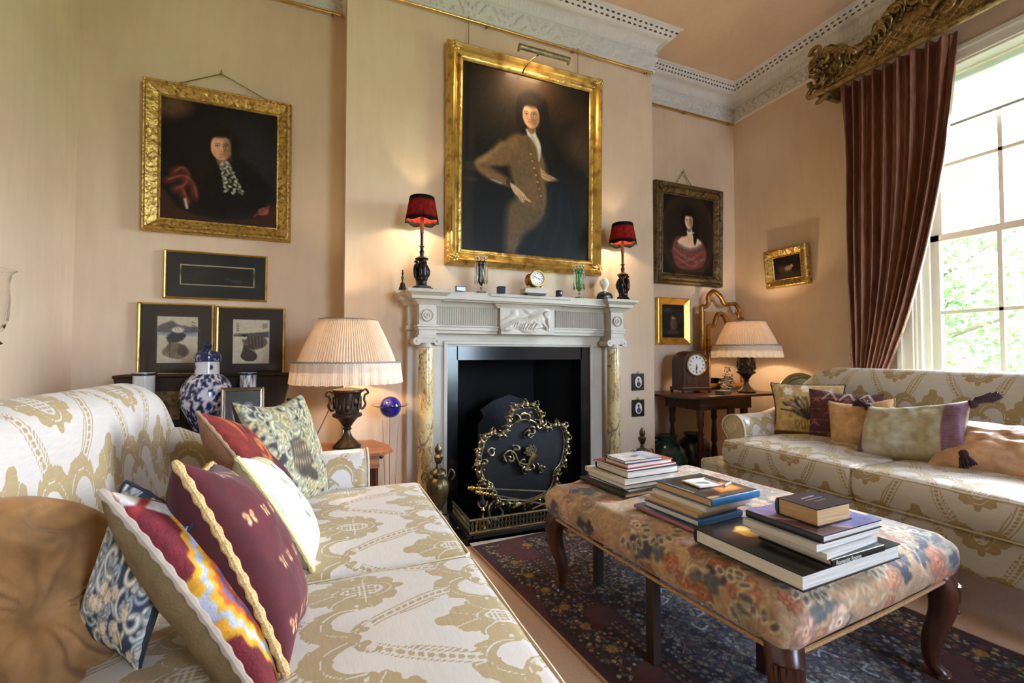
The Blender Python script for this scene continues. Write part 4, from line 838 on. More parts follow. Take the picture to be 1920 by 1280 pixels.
# --- lady in pink
W, H = .60, .72
cv = Cv(W, H, (24, 19, 16), 260); cv.ell(.3, .36, .33, .40, (52, 38, 28), .12); cv.ell(.3, .36, .28, .34, (36, 28, 22), .3)
cv.poly([(.10, .20), (.13, .30), (.20, .34), (.42, .34), (.50, .27), (.52, .18), (.46, .08), (.3, .04), (.16, .07)], (108, 62, 58), .03, 1, 6)
cv.poly([(.17, .30), (.22, .34), (.28, .36), (.29, .42), (.35, .42), (.36, .36), (.43, .33), (.46, .29), (.38, .24), (.28, .23), (.2, .26)], (222, 190, 162), .015, 1, 5)
cv.line([(.18, .27), (.28, .235), (.38, .245), (.45, .28)], .025, (120, 104, 100), .02); 
for q in ([(.13, .22), (.24, .16), (.40, .12)], [(.2, .1), (.34, .14), (.48, .22)], [(.15, .15), (.3, .08)], [(.38, .08), (.48, .15)]): cv.line(q, .018, (150, 100, 94), .03, .7); cv.line([(a, b - .018) for a, b in q], .012, (70, 36, 36), .03, .6)
cv.ell(.30, .53, .085, .10, (22, 15, 13), .25); cv.ell(.385, .44, .04, .10, (22, 15, 13), .4); cv.ell(.38, .34, .02, .06, (24, 16, 14), .5); cv.ell(.24, .46, .025, .06, (24, 16, 14), .4)
face(cv, .305, .495, .070, .05, -.3, (224, 184, 152)); cv.ell(.305, .572, .075, .03, (24, 17, 14), .5); cv.ell(.372, .51, .018, .08, (22, 15, 13), .5)
for i in range(9): cv.ell(.285 + i * .010, .395 - .008 * sin(i / 8 * pi), .005, .005, (236, 224, 206), .4)
cv.noise(16, .1, 4)
pf_w = [(0, .02), (.006, .03), (.012, .026)] + [(.016 + .05 * t, .028 + .025 * sin(pi * t * .8)) for t in np.linspace(0, 1, 9)] + [(.078, .05), (.086, .056), (.096, .05), (.103, .04), (.106, 0)]
pic_r = picture('portrait_painting', (3.137, YR - .012, 2.155), W, H, cv, pf_w, M_giltdark, 'dark-framed portrait of a dark-haired lady in pink silk, right of the chimney breast', tilt=1.2, carve=carve_l, depth=.018, corner=.03)
hanger(pic_r, [((3.091, YR - .02, 2.755), (2.985, YR - .03, 2.605)), ((3.091, YR - .02, 2.755), (3.20, YR - .03, 2.605))], (3.091, YR - .008, 2.755))
# --- narrow black picture
cv = Cv(.51, .265, (30, 36, 38), 330); cv.poly([(.066, .074), (.452, .074), (.452, .196), (.066, .196)], (206, 190, 150), .001); cv.poly([(.072, .080), (.446, .080), (.446, .190), (.072, .190)], (20, 20, 20), .001); cv.ell(.26, .15, .2, .03, (34, 34, 33), 1); cv.line([(.08, .105), (.44, .100)], .006, (44, 44, 42), .004)
for i in range(9): cv.ell(.30 + i * .010, .108 + (.012 if i < 3 else 0), .004, .009, (70, 66, 60), .6)
pf_t = [(0, .012), (.003, .018), (.007, .021), (.011, .018), (.012, 0)]
picture('framed_print', (-.604, YL - .006, 1.519), .51, .262, cv, pf_t, M_giltflat, 'wide narrow black picture in thin gilt frame under the lace cravat portrait', 'picture', glass=True, depth=.008)
def jprint(k):
    c = Cv(.345, .395, (48, 36, 28), 420); x0, z0, w, h = (.083, .062, .19, .264) if k == 0 else (.078, .062, .19, .264)
    c.poly([(x0 - .004, z0 - .004), (x0 + w + .004, z0 - .004), (x0 + w + .004, z0 + h + .004), (x0 - .004, z0 + h + .004)], (206, 198, 176), .001); c.poly([(x0, z0), (x0 + w, z0), (x0 + w, z0 + h), (x0, z0 + h)], (212, 198, 166), .001)
    p = lambda a, b: (x0 + a * w, z0 + b * h)
    if k == 0:
        c.poly([p(0, .8), p(.15, .86), p(.35, .92), p(.5, .84), p(.8, .8), p(1, .8), p(1, .66), p(0, .66)], (92, 90, 90), .01, .9, 4); c.poly([p(0, .66), p(1, .66), p(1, .58), p(0, .6)], (140, 152, 158), .01, .8); c.poly([p(.2, .55), p(.4, .68), p(.7, .62), p(.6, .48), (p(.3, .42))], (52, 56, 60), .008, 1, 4)
        c.poly([p(.3, .45), p(.1, .22), p(.3, .1), p(.6, .08), p(.8, .2), p(.75, .33), p(.55, .42)], (146, 124, 92), .006, 1, 4); c.poly([p(.55, .4), p(.75, .3), p(.7, .15), p(.5, .2)], (74, 64, 54), .01, .8, 3); c.line([p(.3, .45), p(.3, .12)], .004, (60, 52, 44)); c.ell(*p(.5, .72), .03, .018, (224, 214, 192), .4)
        for i in range(14): c.line([p(.3 + .03 * i, .44 - .004 * i), p(.14 + .045 * i, .16 + .05 * sin(i))], .0016, (70, 60, 50))
        for i in range(10): c.line([p(.02 + .09 * i, .8 + .04 * sin(i * 2)), p(.08 + .09 * i, .74 + .03 * sin(i))], .0018, (66, 70, 74))
        for i in range(8): c.line([p(.25 + .05 * i, .62 - .01 * i), p(.28 + .05 * i, .5)], .0018, (24, 28, 34))
        for i in range(4): c.line([p(.86, .9 - i * .06), p(.93, .88 - i * .06)], .004, (60, 56, 50))
    else:
        c.poly([p(0, .66), p(1, .74), p(1, .6), p(0, .62)], (70, 72, 74), .01, .9); c.poly([p(.25, .62), p(.5, .68), p(.85, .62), p(.95, .45), p(.7, .32), p(.4, .35), p(.25, .5)], (112, 92, 76), .008, 1, 4)
        for i in range(16): c.line([p(.26 + .018 * i, .34 + .008 * i), p(.26 + .024 * i, .08 + .01 * i)], .0016, (42, 32, 30))
        for i in range(9): c.line([p(.02 + .1 * i, .66 + .02 * sin(i)), p(.09 + .1 * i, .7)], .0018, (40, 44, 48))
        for i in range(5): c.line([p(.4 + i * .1, .62), p(.45 + i * .09, .38)], .007, (58, 46, 40), .006)
        c.poly([p(.28, .45), p(.4, .35), p(.66, .2), (p(.6, .06)), p(.35, .05), p(.2, .15), p(.26, .3)], (70, 52, 46), .006, 1, 4); c.ell(*p(.3, .6), .014, .014, (222, 208, 184), .3); c.ell(*p(.3, .64), .016, .008, (30, 28, 28), .3)
        for i in range(4): c.line([p(.08, .92 - i * .05), p(.13, .9 - i * .05)], .004, (50, 46, 44)); c.line([p(.82, .9 - i * .03), p(.95, .93 - i * .03)], .003, (50, 50, 48))
    return c
pf_j = [(0, .012), (.002, .016), (.006, .020), (.011, .020), (.014, .014), (.015, 0)]
picture('framed_print', (-.803, YL - .006, 1.137), .345, .395, jprint(0), pf_j, M_gilt, 'left of two gilt-framed oriental landscape prints behind the blue and white jar', 'picture', glass=True, depth=.008)
picture('framed_print', (-.419, YL - .006, 1.130), .345, .395, jprint(1), pf_j, M_gilt, 'right of two gilt-framed oriental figure prints behind the blue and white jar', 'picture', glass=True, depth=.008)
cv = Cv(.25, .30, (34, 28, 25), 420); cv.ell(.12, .13, .03, .07, (92, 76, 56), .7); cv.ell(.15, .12, .025, .05, (78, 60, 44), .7); cv.ell(.125, .18, .012, .014, (150, 120, 90), .4); cv.ell(.15, .175, .01, .012, (140, 112, 86), .4); cv.ell(.07, .25, .05, .02, (70, 62, 54), 1); cv.ell(.2, .2, .04, .05, (52, 44, 38), 1); cv.ell(.12, .05, .08, .02, (64, 54, 42), .9); cv.noise(20, .15, 3)
pf_g = [(0, .01), (.004, .014), (.006, .012)] + [(.01, .014), (.05, .03), (.056, .034), (.062, .032), (.066, 0)]
picture('framed_painting', (2.957, YR - .006, 1.35), .25, .30, cv, pf_g, M_giltflat, 'small upright dark painting in broad plain gold frame above the wooden clock', tilt=0, depth=.01)
cv = Cv(.245, .19, (32, 28, 25), 420); cv.ell(.13, .085, .035, .02, (150, 112, 76), .5); cv.ell(.165, .10, .014, .014, (160, 130, 96), .5)
for q in (.11, .125, .145, .16): cv.line([(q, .08), (q + .002, .05)], .005, (140, 104, 70), .004)
cv.ell(.07, .08, .03, .03, (76, 52, 40), .8); cv.poly([(0, 0), (.245, 0), (.245, .05), (0, .045)], (54, 46, 36), .02, .8); cv.noise(20, .12, 3)
pf_s = [(0, .015), (.005, .022), (.010, .018)] + [(.014 + .04 * t, .02 + .03 * t) for t in np.linspace(0, 1, 6)] + [(.060, .054), (.068, .05), (.074, .036), (.076, 0)]
picture('framed_painting', (XR - .02, 2.74, 1.81), .245, .19, cv, pf_s, M_giltcarve, 'little ornate gilt-framed animal painting alone on the window wall', rz=radians(-90), tilt=6, carve=carve_l, depth=.014, corner=.022)
for z, lab, blue in ((.83, 'upper of two little black-framed oval portraits beside the fireplace', 0), (.625, 'lower of two little black-framed oval portraits beside the fireplace', 1)):
    r = empty('miniature_portrait', (2.285, YC - .001, z), 0, lab, 'miniature', 'oval miniatures beside the fireplace')
    obj('frame', MB().b2((-.057, -.012, -.066), (.057, 0, .066)), M_ebony, r, bevel=.003)
    c = Cv(.066, .09, (20, 20, 20), 1400); c.ell(.033, .045, .033, .044, (226, 220, 208), .05); c.ell(.035, .028, .018, .02, (70, 68, 110) if blue else (50, 46, 50), .3); c.ell(.034, .058, .009, .012, (96, 90, 140) if blue else (170, 130, 110), .3); c.ell(.033, .068, .010, .006, (40, 36, 40), .4)
    p_ = panel('oval_portrait', c, M_print, r, t=.001); p_.location = (0, -.0135, 0)
    obj('oval_rim', MB().tube([(.033 * cos(a), -.014, .045 * sin(a)) for a in np.linspace(0, 2 * pi, 33)[:-1]], .0016, 6, closed=True), M_brass, r)
    obj('hanging_loop', MB().tube([(.008 * cos(a), -.006, .076 + .008 * sin(a)) for a in np.linspace(0, 2 * pi, 13)[:-1]], .0018, 6, closed=True), M_brass, r)
# picture rails
def rail(name, a, b, lab, br):
    r = empty(name, a, 0, lab, 'picture rail'); d = np.array(b) - np.array(a); u_ = d / np.linalg.norm(d)
    obj('rod', MB().tube([(0, 0, 0), tuple(d)], .0085, 12), M_brass, r)
    for p in ((0, 0, 0), tuple(d)): obj('finial', MB().ball(p, .014, 12), M_brass, r)
    for t_ in br:
        p = d * t_; n = np.array([-abs(u_[1]), -abs(u_[0]), 0.]) * -1
        obj('bracket', MB().tube([tuple(p), tuple(p + n * .03)], .006, 8).tube([tuple(p + np.array([0, 0, -.02])), tuple(p + np.array([0, 0, .01]))], .007, 8), M_brassold, r)
rail('picture_rail', (CL + .05, YC - .03, 3.322), (CR - .03, YC - .03, 3.322), 'long brass picture rail across the chimney breast below the cornice', (.02, .38, .68, .98))
rail('picture_rail', (XL + .03, YL - .03, 3.322), (CL - .03, YL - .03, 3.322), 'brass picture rail under the cornice of the left alcove', (.05, .6, .96))
rail('picture_rail', (CR + .03, YR - .03, 3.322), (XR - .03, YR - .03, 3.322), 'brass picture rail under the cornice of the right alcove', (.03, .5, .95))
for x, lab in ((.885, 'left'), (1.738, 'right')):
    h = empty('hanging_chain', (x, YC - .03, 3.33), 0, 'fine chain from the rail to the %s side of the largest portrait' % lab, 'chain')
    obj('rail_hook', MB().tube(bez([(0, -.012, -.01), (0, -.005, .012), (0, .01, .0), (0, .0, -.03), (0, -.01, -.045), (0, .003, -.05)], 5), .003, 6), M_brass, h)
    c = MB()
    for i in range(17): 
        z = -.055 - i * .0098; c.tube([((.0035 * cos(a)) if i % 2 else 0, 0 if i % 2 else .0035 * cos(a), z + .0065 * sin(a)) for a in np.linspace(0, 2 * pi, 9)[:-1]], .0011, 4, closed=True)
    obj('links', c, M_brassold, h)
# ------------------------------------------------------------------ big lamps with pleated shades
def shade_mat(name, c, k):
    t = NT(name); v = t.coord(); n = t.noise(v, 30, 3); col = t.ramp(n, [(.3, tuple(x * .9 for x in c)), (.7, c)])
    d = t.n('BsdfDiffuse'); q = t.n('BsdfTranslucent'); ms = t.n('MixShader'); ms.inputs[0].default_value = k; t.l(col, d.inputs[0]); t.l(col, q.inputs[0]); t.l(d.outputs[0], ms.inputs[1]); t.l(q.outputs[0], ms.inputs[2]); t.l(ms.outputs[0], t.out.inputs[0]); return t.m
M_pleat = shade_mat('pleated_cream_silk', L(232, 214, 188), .2)
M_fringe = shade_mat('cream_silk_fringe', L(224, 204, 182), .12)
def urn_lamp(x, y, z, lab, R=.265, rt=.15, hs=.27, hf=.11, hb=.345, rz=.3, W=12):
    """urn-shaped bronze base, pleated empire shade with fringe. hb = height of the rim of the shade's fringe"""
    r = empty('table_lamp', (x, y, z), rz, lab, 'lamp', 'pair of bronze urn lamps with fringed shades')
    obj('foot', MB().lathe([(.072, .0), (.074, .008), (.066, .014), (.05, .03), (.03, .05), (.018, .075), (.016, .09), (.024, .098), (.018, .106), (.03, .125), (.045, .145), (.056, .155)], 28, rad=lambda t, q: 1 + .04 * np.cos(8 * t) * (q < .06)), M_bronze, r)
    obj('urn_body', MB().lathe([(.056, .155), (.075, .165), (.076, .178), (.06, .185), (.062, .2), (.066, .25), (.070, .29), (.078, .298), (.078, .308), (.066, .312), (.03, .318)], 36, rad=lambda t, q: 1 + .05 * np.sin(5 * t + 40 * q) * ((q > .19) & (q < .29))), M_bronze, r)
    fr = MB()
    for i in range(10): a = i * 2 * pi / 10; fr.ball((.064 * cos(a), .064 * sin(a), .225 + .02 * sin(i * 1.7)), .017, 8, sc=(.8, .8, 1.3)); fr.tube([(.067 * cos(a + .3), .067 * sin(a + .3), .205), (.071 * cos(a + .4), .071 * sin(a + .4), .27)], [.008, .004], 6)
    obj('figure_relief', fr, M_bronze, r)
    for s in (-1, 1): obj('handle', MB().tube(bez([(s * .07, 0, .29), (s * .1, 0, .305), (s * .115, 0, .285), (s * .098, 0, .275), (s * .092, 0, .25), (s * .1, 0, .225), (s * .085, 0, .2), (s * .07, 0, .205)], 6), .0065, 8), M_bronze, r)
    obj('stem', MB().lathe([(.012, .31), (.008, .33), (.008, hb + .16)], 14), M_brass, r)
    obj('bulb', MB().lathe([(.01, hb + .05), (.024, hb + .08), (.03, hb + .105), (.02, hb + .13), (.004, hb + .14)], 18), M_bulb2, r)
    n = 110 * 4; tt = np.arange(n) / n * 2 * pi; zs = np.linspace(0, 1, 12)
    rr = (R * (1 - zs) + rt * zs) + .006 * np.sin(pi * zs)
    pl_ = .0045 * np.cos(tt[:, None] * 110 + .6 * np.sin(tt[:, None] * 7)) * (1 - .35 * zs[None])
    Rr = rr[None] + pl_; P = np.stack([Rr * np.cos(tt)[:, None], Rr * np.sin(tt)[:, None], np.broadcast_to(hb + hf * .62 + hs * zs[None], Rr.shape)], -1)
    sh = obj('pleated_shade', MB().surf(P, True), M_pleat, r, smooth=60)
    so = sh.modifiers.new('lining', 'SOLIDIFY'); so.thickness = .001
    n = 160 * 3; tt = np.arange(n) / n * 2 * pi; zs = np.linspace(0, 1, 6); k = (np.sin(tt * 160) * .5 + np.sin(tt * 37) * .6)[:, None]
    Rr = R + .012 + .010 * (1 - zs[None]) + .004 * k * (1.2 - zs[None]); P = np.stack([Rr * np.cos(tt)[:, None], Rr * np.sin(tt)[:, None], hb + .003 * k * (zs[None] < .1) + hf * zs[None] + 0 * Rr], -1)
    obj('fringe', MB().surf(P, True), M_fringe, sh, smooth=60)
    ring = MB().tube([((R + .012) * cos(a), (R + .012) * sin(a), hb + hf + .002 + .002 * sin(a * 90)) for a in np.linspace(0, 2 * pi, 361)[:-1]], .0045, 6, closed=True); obj('braid', ring, simple('grey_braid', (150, 138, 128), .8), sh)
    obj('top_ring', MB().tube([(rt * cos(a), rt * sin(a), hb + hf * .62 + hs) for a in np.linspace(0, 2 * pi, 97)[:-1]], .003, 6, closed=True), simple('brown_binding', (120, 88, 62), .7), sh)
    ld = bpy.data.lights.new('lamp_light', 'POINT'); ld.energy = W; ld.color = (1, .76, .5); ld.shadow_soft_size = .03
    lo = bpy.data.objects.new('lamp_light', ld); COL.objects.link(lo); lo.parent = r; lo.location = (0, 0, hb + .17)
    return r
M_bulb2 = emis('lamp_bulb', (1, .74, .42), 10)
urn_lamp(.118, 2.62, .55, 'larger-looking fringed table lamp on bronze urn, behind the arm of the left sofa')
cd = thing('lamp_flex', MB().tube(bez([(.045, 2.60, .80), (.0, 2.58, .70), (-.06, 2.55, .58), (-.10, 2.55, .54)], 8), .003, 6), simple('brown_flex', (84, 52, 34), .6), 'thin brown flex hanging from the left bronze urn lamp', 'cord')
tb = empty('side_table', (.07, 2.60, 0), 0, 'small reddish wooden side table under the left lamp behind the sofa arm', 'table')
top = [(-.27, -.19), (.2, -.19), (.27, -.12), (.27, .0), (.2, .2), (-.2, .2), (-.27, .12)]
obj('tabletop', MB().prism(top, .53, .549), M_walnut, tb, bevel=.004); obj('apron', MB().b2((-.2, -.14, .46), (.2, .15, .53)), M_walnut, tb)
for sx in (-1, 1):
    for sy in (-1, 1): obj('leg', MB().tube([(sx * .18, sy * .12, .50), (sx * .19, sy * .13, 0)], [.016, .01], 8), M_mahogv, tb)
obj('knob', MB().ball((.21, -.13, .515), .012, 10), M_ebony, tb)
# ------------------------------------------------------------------ right alcove table and what stands on it
t2 = empty('gateleg_table', (3.02, 2.98, 0), 0, 'dark mahogany gateleg table with turned legs in the right alcove', 'table')
obj('tabletop', MB().prism([(-.44, -.29), (.14, -.29), (.14, .29), (-.50, .29), (-.50, -.1)], .702, .722), M_mahog, t2, bevel=.005); obj('drop_leaf', MB().prism([(.145, -.29), (.52, -.29), (.60, -.2), (.60, .29), (.145, .29)], .702, .722), M_mahog, t2, bevel=.005)
obj('frieze', MB().b2((-.26, -.2, .6), (.3, .2, .702)), M_mahog, t2)
lp = [(.02, .0), (.028, .03), (.02, .06), (.018, .09), (.03, .12), (.026, .2), (.016, .24), (.028, .27), (.022, .38), (.015, .44), (.028, .48), (.024, .52), (.03, .56), (.03, .62)]
for sx in (-.22, .26):
    for sy in (-.16, .16): obj('leg', MB().lathe(lp, 16, (sx, sy, 0)), M_mahogv, t2)
obj('leg', MB().lathe(lp, 16, (.02, -.24, 0)), M_mahogv, t2); obj('stretcher', MB().b2((-.22, -.175, .1), (.26, -.145, .13)).b2((-.22, .145, .1), (.26, .175, .13)), M_mahog, t2)
urn_lamp(3.36, 2.86, .722, 'fringed table lamp on bronze urn standing on the dark gateleg table', R=.255, rt=.145, hb=.30, hs=.245, hf=.1, rz=.9, W=12)
bc = empty('bracket_clock', (2.93, 3.06, .722), radians(-9), 'arched dark wooden bracket clock with round silvered dial on the gateleg table', 'clock')
w, d, h = .125, .085, .355
ar = [(-w, .04)] + [(-w, .26)] + [(w * -cos(a), .26 + .095 * sin(a)) for a in np.linspace(0, pi, 15)[1:-1]] + [(w, .26), (w, .04)]
obj('case', MB().prism(ar, -d, d, M=Matrix.Rotation(radians(90), 4, 'X')), M_mahogv, bc, bevel=.004)
obj('plinth', MB().b2((-w - .012, -d - .012, .018), (w + .012, d + .012, .045)), M_mahogv, bc, bevel=.004); obj('base_moulding', MB().b2((-w - .014, -d - .014, .04), (w + .014, -d - .008, .047)), M_brass, bc)
for sx in (-1, 1):
    for sy in (-1, 1): obj('foot', MB().ball((sx * w, sy * d, .01), .0125, 10), M_mahogv, bc)
obj('bezel', MB().lathe([(.088, 0), (.096, .004), (.097, .012), (.089, .016), (.084, .008)], 48, M=Matrix.Translation((.0, -d, .235)) @ R90, cap=False), M_brass, bc)
clock_face(bc, .086, (0, -d - .004, .235), R90, 5.95, 31)
dc = empty('cut_glass_decanter', (3.22, 2.93, .722), .3, 'sparkling cut glass stand with stacked drops before the gilt mirror', 'decanter'); m = MB().lathe([(.045, 0), (.045, .09), (.035, .1), (.03, .13), (.02, .14)], 12)
obj('body', m, M_glass, dc)
for i in range(5):
    m = MB()
    for k in range(10): a = k * pi / 5 + i * .3; m.ball(((.047 if i < 3 else .03) * cos(a), (.047 if i < 3 else .03) * sin(a), .016 + i * .032), .014, 6)
    obj('cut_band', m, M_glass, dc)
obj('stopper', MB().lathe([(.02, .165), (.028, .175), (.022, .2), (.024, .215), (.01, .22)], 8), M_glass, dc); obj('metal_band', MB().lathe([(.047, .098), (.051, .1), (.051, .106), (.047, .108)], 24, cap=False), M_steel, dc)
bx = empty('small_box', (2.98, 2.755, .722), .25, 'small flat grey lidded box at the front of the gateleg table', 'box'); obj('box_body', MB().box((0, 0, .014), (.11, .075, .028)), simple('tarnished_grey', (96, 88, 72), .4, .4), bx, bevel=.002); obj('lid', MB().box((0, 0, .032), (.115, .08, .008)), simple('tarnished_grey_lid', (120, 112, 92), .4, .4), bx, bevel=.002)
bw = thing('octagonal_bowl', MB().lathe([(.03, 0), (.034, .006), (.022, .014), (.025, .03), (.05, .075), (.062, .1), (.056, .1), (.02, .03)], 8, cap=False), M_bronze, 'dark faceted flaring bowl behind the right urn lamp', 'bowl', loc=(3.42, 3.13, .722), smooth=0)
# gilt framed pier mirror behind the lamp
mr = empty('gilt_mirror', (3.46, YR - .07, .73), 0, 'tall gilt mirror with scrolled cresting leaning behind the right lamp', 'mirror')
mr.location = (3.46, 3.20, .724)
w = .25
side = [(-w, 0, 0), (-w, 0, .72)]
crest = bez([(-w, 0, .70), (-w + .0, 0, .76), (-w + .05, 0, .765), (-w + .08, 0, .80), (-w + .08, 0, .86), (-w + .14, 0, .91), (-.03, 0, .875), (.03, 0, .80), (.10, 0, .80), (.17, 0, .80), (.22, 0, .74), (.20, 0, .68), (w, 0, .66)], 8)
crest2 = bez([(-w + .07, -.01, .52), (-w + .08, -.01, .58), (-w + .14, -.01, .59), (-w + .17, -.01, .66), (-.03, -.01, .71), (.04, -.01, .66), (.08, -.01, .56), (.14, -.01, .5), (.2, -.01, .48)], 8)
m = MB().tube([(-w, 0, 0), (-w, 0, .35), (-w, 0, .72)], .022, 10).tube(crest, .02, 10).tube([(w, 0, 0), (w, 0, .66)], .022, 10).tube([(-w, 0, .03), (w, 0, .03)], .024, 10)
obj('outer_frame', m, gold('bronzed_gilt', (176, 128, 62), (96, 62, 30), 25, .2, .35), mr)
obj('inner_frame', MB().tube([(-w + .07, -.01, .02), (-w + .07, -.01, .53)], .014, 10).tube(crest2, .016, 10), gold('bronzed_gilt_inner', (190, 142, 72), (110, 72, 34), 25, .2, .35), mr)
obj('scroll_rosette', MB().tube([(-w + .09 + .02 * t * cos(t * 5), -.01, .83 + .02 * t * sin(t * 5)) for t in np.linspace(.3, 1.4, 20)], .007, 8).tube([(.18 + .022 * t * cos(t * 5), -.01, .74 + .022 * t * sin(t * 5)) for t in np.linspace(.3, 1.4, 20)], .008, 8), gold('bronzed_gilt_scroll', (176, 128, 62), (96, 62, 30), 25, .2, .35), mr)
obj('mirror_glass', MB().b2((-w + .02, .0, .03), (w - .02, .008, .72)), simple('mirror_silver', (215, 205, 195), .06, 1, .02), mr)
# chair behind the right sofa
ch = empty('side_chair', (3.46, 2.46, 0), 0, 'curved gilt-green upholstered chair back peeping over the far arm of the right sofa', 'chair')
arc = [(-.23, 0, .45), (-.235, 0, .68)] + [(.235 * -cos(a), 0, .72 + .16 * sin(a)) for a in np.linspace(0, pi, 14)] + [(.235, 0, .68), (.23, 0, .45)]
obj('back_frame', MB().tube(bez(arc, 3), .022, 10), gold('olive_gilt', (140, 124, 72), (92, 80, 46), 20, .1, .4, .5), ch)
obj('back_pad', MB().prism([(x * .92, z * 1.0 - .02) for x, y, z in arc], -.015, .015, M=Matrix.Rotation(radians(90), 4, 'X')), simple('olive_silk', (132, 128, 88), .5), ch)
obj('seat', MB().box((0, .0, .44), (.46, .12, .06)), simple('olive_silk', (132, 128, 88), .5), ch, bevel=.01)
for sx in (-1, 1): obj('leg', MB().tube([(sx * .2, 0, .42), (sx * .2, 0, 0)], [.02, .013], 8), M_mahogv, ch)
# glazed floor jars in the alcove
def jar(name, loc, prof, mat, lab, ears=0):
    r = empty(name, loc, .4, lab, 'jar'); obj('body', MB().lathe(prof, 32), mat, r); obj('rim', MB().lathe([(prof[-1][0], prof[-1][1] - .012), (prof[-1][0] + .012, prof[-1][1] - .006), (prof[-1][0] + .012, prof[-1][1] + .004), (prof[-1][0] - .012, prof[-1][1] + .004), (prof[-1][0] - .014, prof[-1][1] - .05)], 32, cap=False), mat, r)
    for k in range(ears): a = k * 2 * pi / ears; obj('lug_handle', MB().tube(bez([((prof[-3][0] + .0) * cos(a), (prof[-3][0]) * sin(a), prof[-3][1]), ((prof[-3][0] + .03) * cos(a), (prof[-3][0] + .03) * sin(a), prof[-3][1] + .03), ((prof[-2][0]) * cos(a), (prof[-2][0]) * sin(a), prof[-2][1] + .015)], 5), .01, 8), mat, r)
jar('glazed_jar', (2.66, 3.05, 0), [(.08, 0), (.10, .02), (.15, .10), (.17, .18), (.15, .26), (.10, .31), (.075, .33), (.075, .37)], simple('teal_glaze', (44, 74, 78), .14, 0, .4, 9), 'squat teal glazed jar with lugs on the floor beside the chimney breast', 3)
jar('glazed_jar', (2.98, 3.08, 0), [(.07, 0), (.09, .02), (.125, .10), (.14, .20), (.125, .28), (.09, .32), (.07, .335), (.075, .36)], simple('black_streaked_glaze', (48, 46, 50), .12, 0, .9, 16), 'black streaky glazed jar on the floor under the gateleg table')
# ------------------------------------------------------------------ left alcove: table behind the sofa with jar, vases, frames
lt = empty('console_table', (-.62, 2.92, 0), 0, 'dark carved console table mostly hidden behind the left sofa back', 'table')
obj('tabletop', MB().b2((-.42, -.30, .62), (.42, .22, .65)), M_mahog, lt, bevel=.004)
for sx in (-1, 1):
    for sy in (-.26, .18): obj('leg', MB().tube([(sx * .38, sy, .62), (sx * .38, sy, 0)], [.022, .014], 8), M_mahogv, lt)
jd = empty('jardiniere', (-.595, 3.03, .65), 0, 'long dark bronze planter with flared painted sides behind the blue jar', 'planter')
P = np.array([[(-.35, -.06, 0), (-.40, -.075, .22), (-.41, -.08, .28)], [(.35, -.06, 0), (.40, -.075, .22), (.41, -.08, .28)], [(.35, .06, 0), (.40, .075, .22), (.41, .08, .28)], [(-.35, .06, 0), (-.40, .075, .22), (-.41, .08, .28)]])
obj('trough', MB().surf(P, True).b2((-.35, -.06, .2), (.35, .06, .21)), simple('dark_lacquer', (44, 32, 24), .35, .2, .3), jd, smooth=0)
for x in (-.2, .0, .2): obj('painted_panel', MB().prism([(x - .08, .05), (x + .08, .05), (x + .085, .2), (x - .085, .2)], .068, .078, M=Matrix.Rotation(radians(90), 4, 'X')), M_giltdark, jd)
obj('rim', MB().tube([(-.41, -.08, .28), (.41, -.08, .28), (.41, .08, .28), (-.41, .08, .28)], .008, 8, closed=True), M_bronze, jd)
for sx in (-1, 1): obj('handle', MB().tube(bez([(sx * .38, 0, .05), (sx * .42, 0, .07), (sx * .42, 0, .12), (sx * .39, 0, .13)], 5), .008, 8), M_bronze, jd)
def bw_porc(seed, w, h, ground=(222, 224, 230), ink=(34, 44, 84), dens=1):
    c = Cv(w, h, ground, 420); R = np.random.default_rng(seed)
    for i in range(int(170 * dens)):
        x, y, a = R.random() * w, R.random() * h, R.random() * 6.28; c.petals(x, y, .009 + .008 * R.random(), 5, ink, rot=a, soft=.3, a=.95); c.line([(x, y), (x + .02 * cos(a), y + .02 * sin(a)), (x + .03 * cos(a + .9), y + .03 * sin(a + .9))], .0025, ink, .002, .9, 3)
    return c
def lathe_p(prof, cv_, seg=120, vs=None):
    """lathe with painted colours: u = angle, v = arc length"""
    prof = bez(prof, 8); mb = MB(); mb.lathe(prof, seg, cap=False); a = np.repeat(np.arange(seg) / seg, len(prof)); s = np.r_[0, np.cumsum(np.hypot(*np.diff(prof, axis=0).T))]; s = s / s[-1]
    return mb, cv_.at(np.abs(a * 2 - 1) * cv_.w, np.tile(s, seg) * cv_.h)
j = empty('ginger_jar', (-.575, 2.86, .65), 0, 'tall lidded blue and white porcelain jar behind the left sofa', 'jar')
cb = bw_porc(3, .5, .34, dens=2.2); mb, C = lathe_p([(.055, 0), (.06, .01), (.085, .06), (.115, .13), (.12, .19), (.105, .245), (.072, .285), (.055, .295)], cb); obj('body', mb, M_porc, j, attrs={'Col': C})
cn = Cv(.3, .09, (220, 222, 226), 420); [cn.petals(x, .045, .02, 5, (34, 44, 84), soft=.3) for x in (.05, .2)]; mb, C = lathe_p([(.055, .292), (.056, .30), (.054, .36), (.053, .365)], cn); obj('neck', mb, M_porc, j, attrs={'Col': C})
cl = bw_porc(5, .3, .08, dens=.8); mb, C = lathe_p([(.06, .362), (.062, .368), (.060, .395), (.04, .415), (.012, .424)], cl); lid = obj('lid', mb, M_porc, j, attrs={'Col': C})
m = MB().lathe([(.012, .42), (.01, .43), (.018, .438), (.02, .448), (.012, .46), (.001, .466)], 20); m.lathe([(.06, .366), (.065, .363), (.06, .36)], 48, cap=False); obj('finial', m, simple('cobalt_blue_glaze', (34, 42, 88), .15), lid)
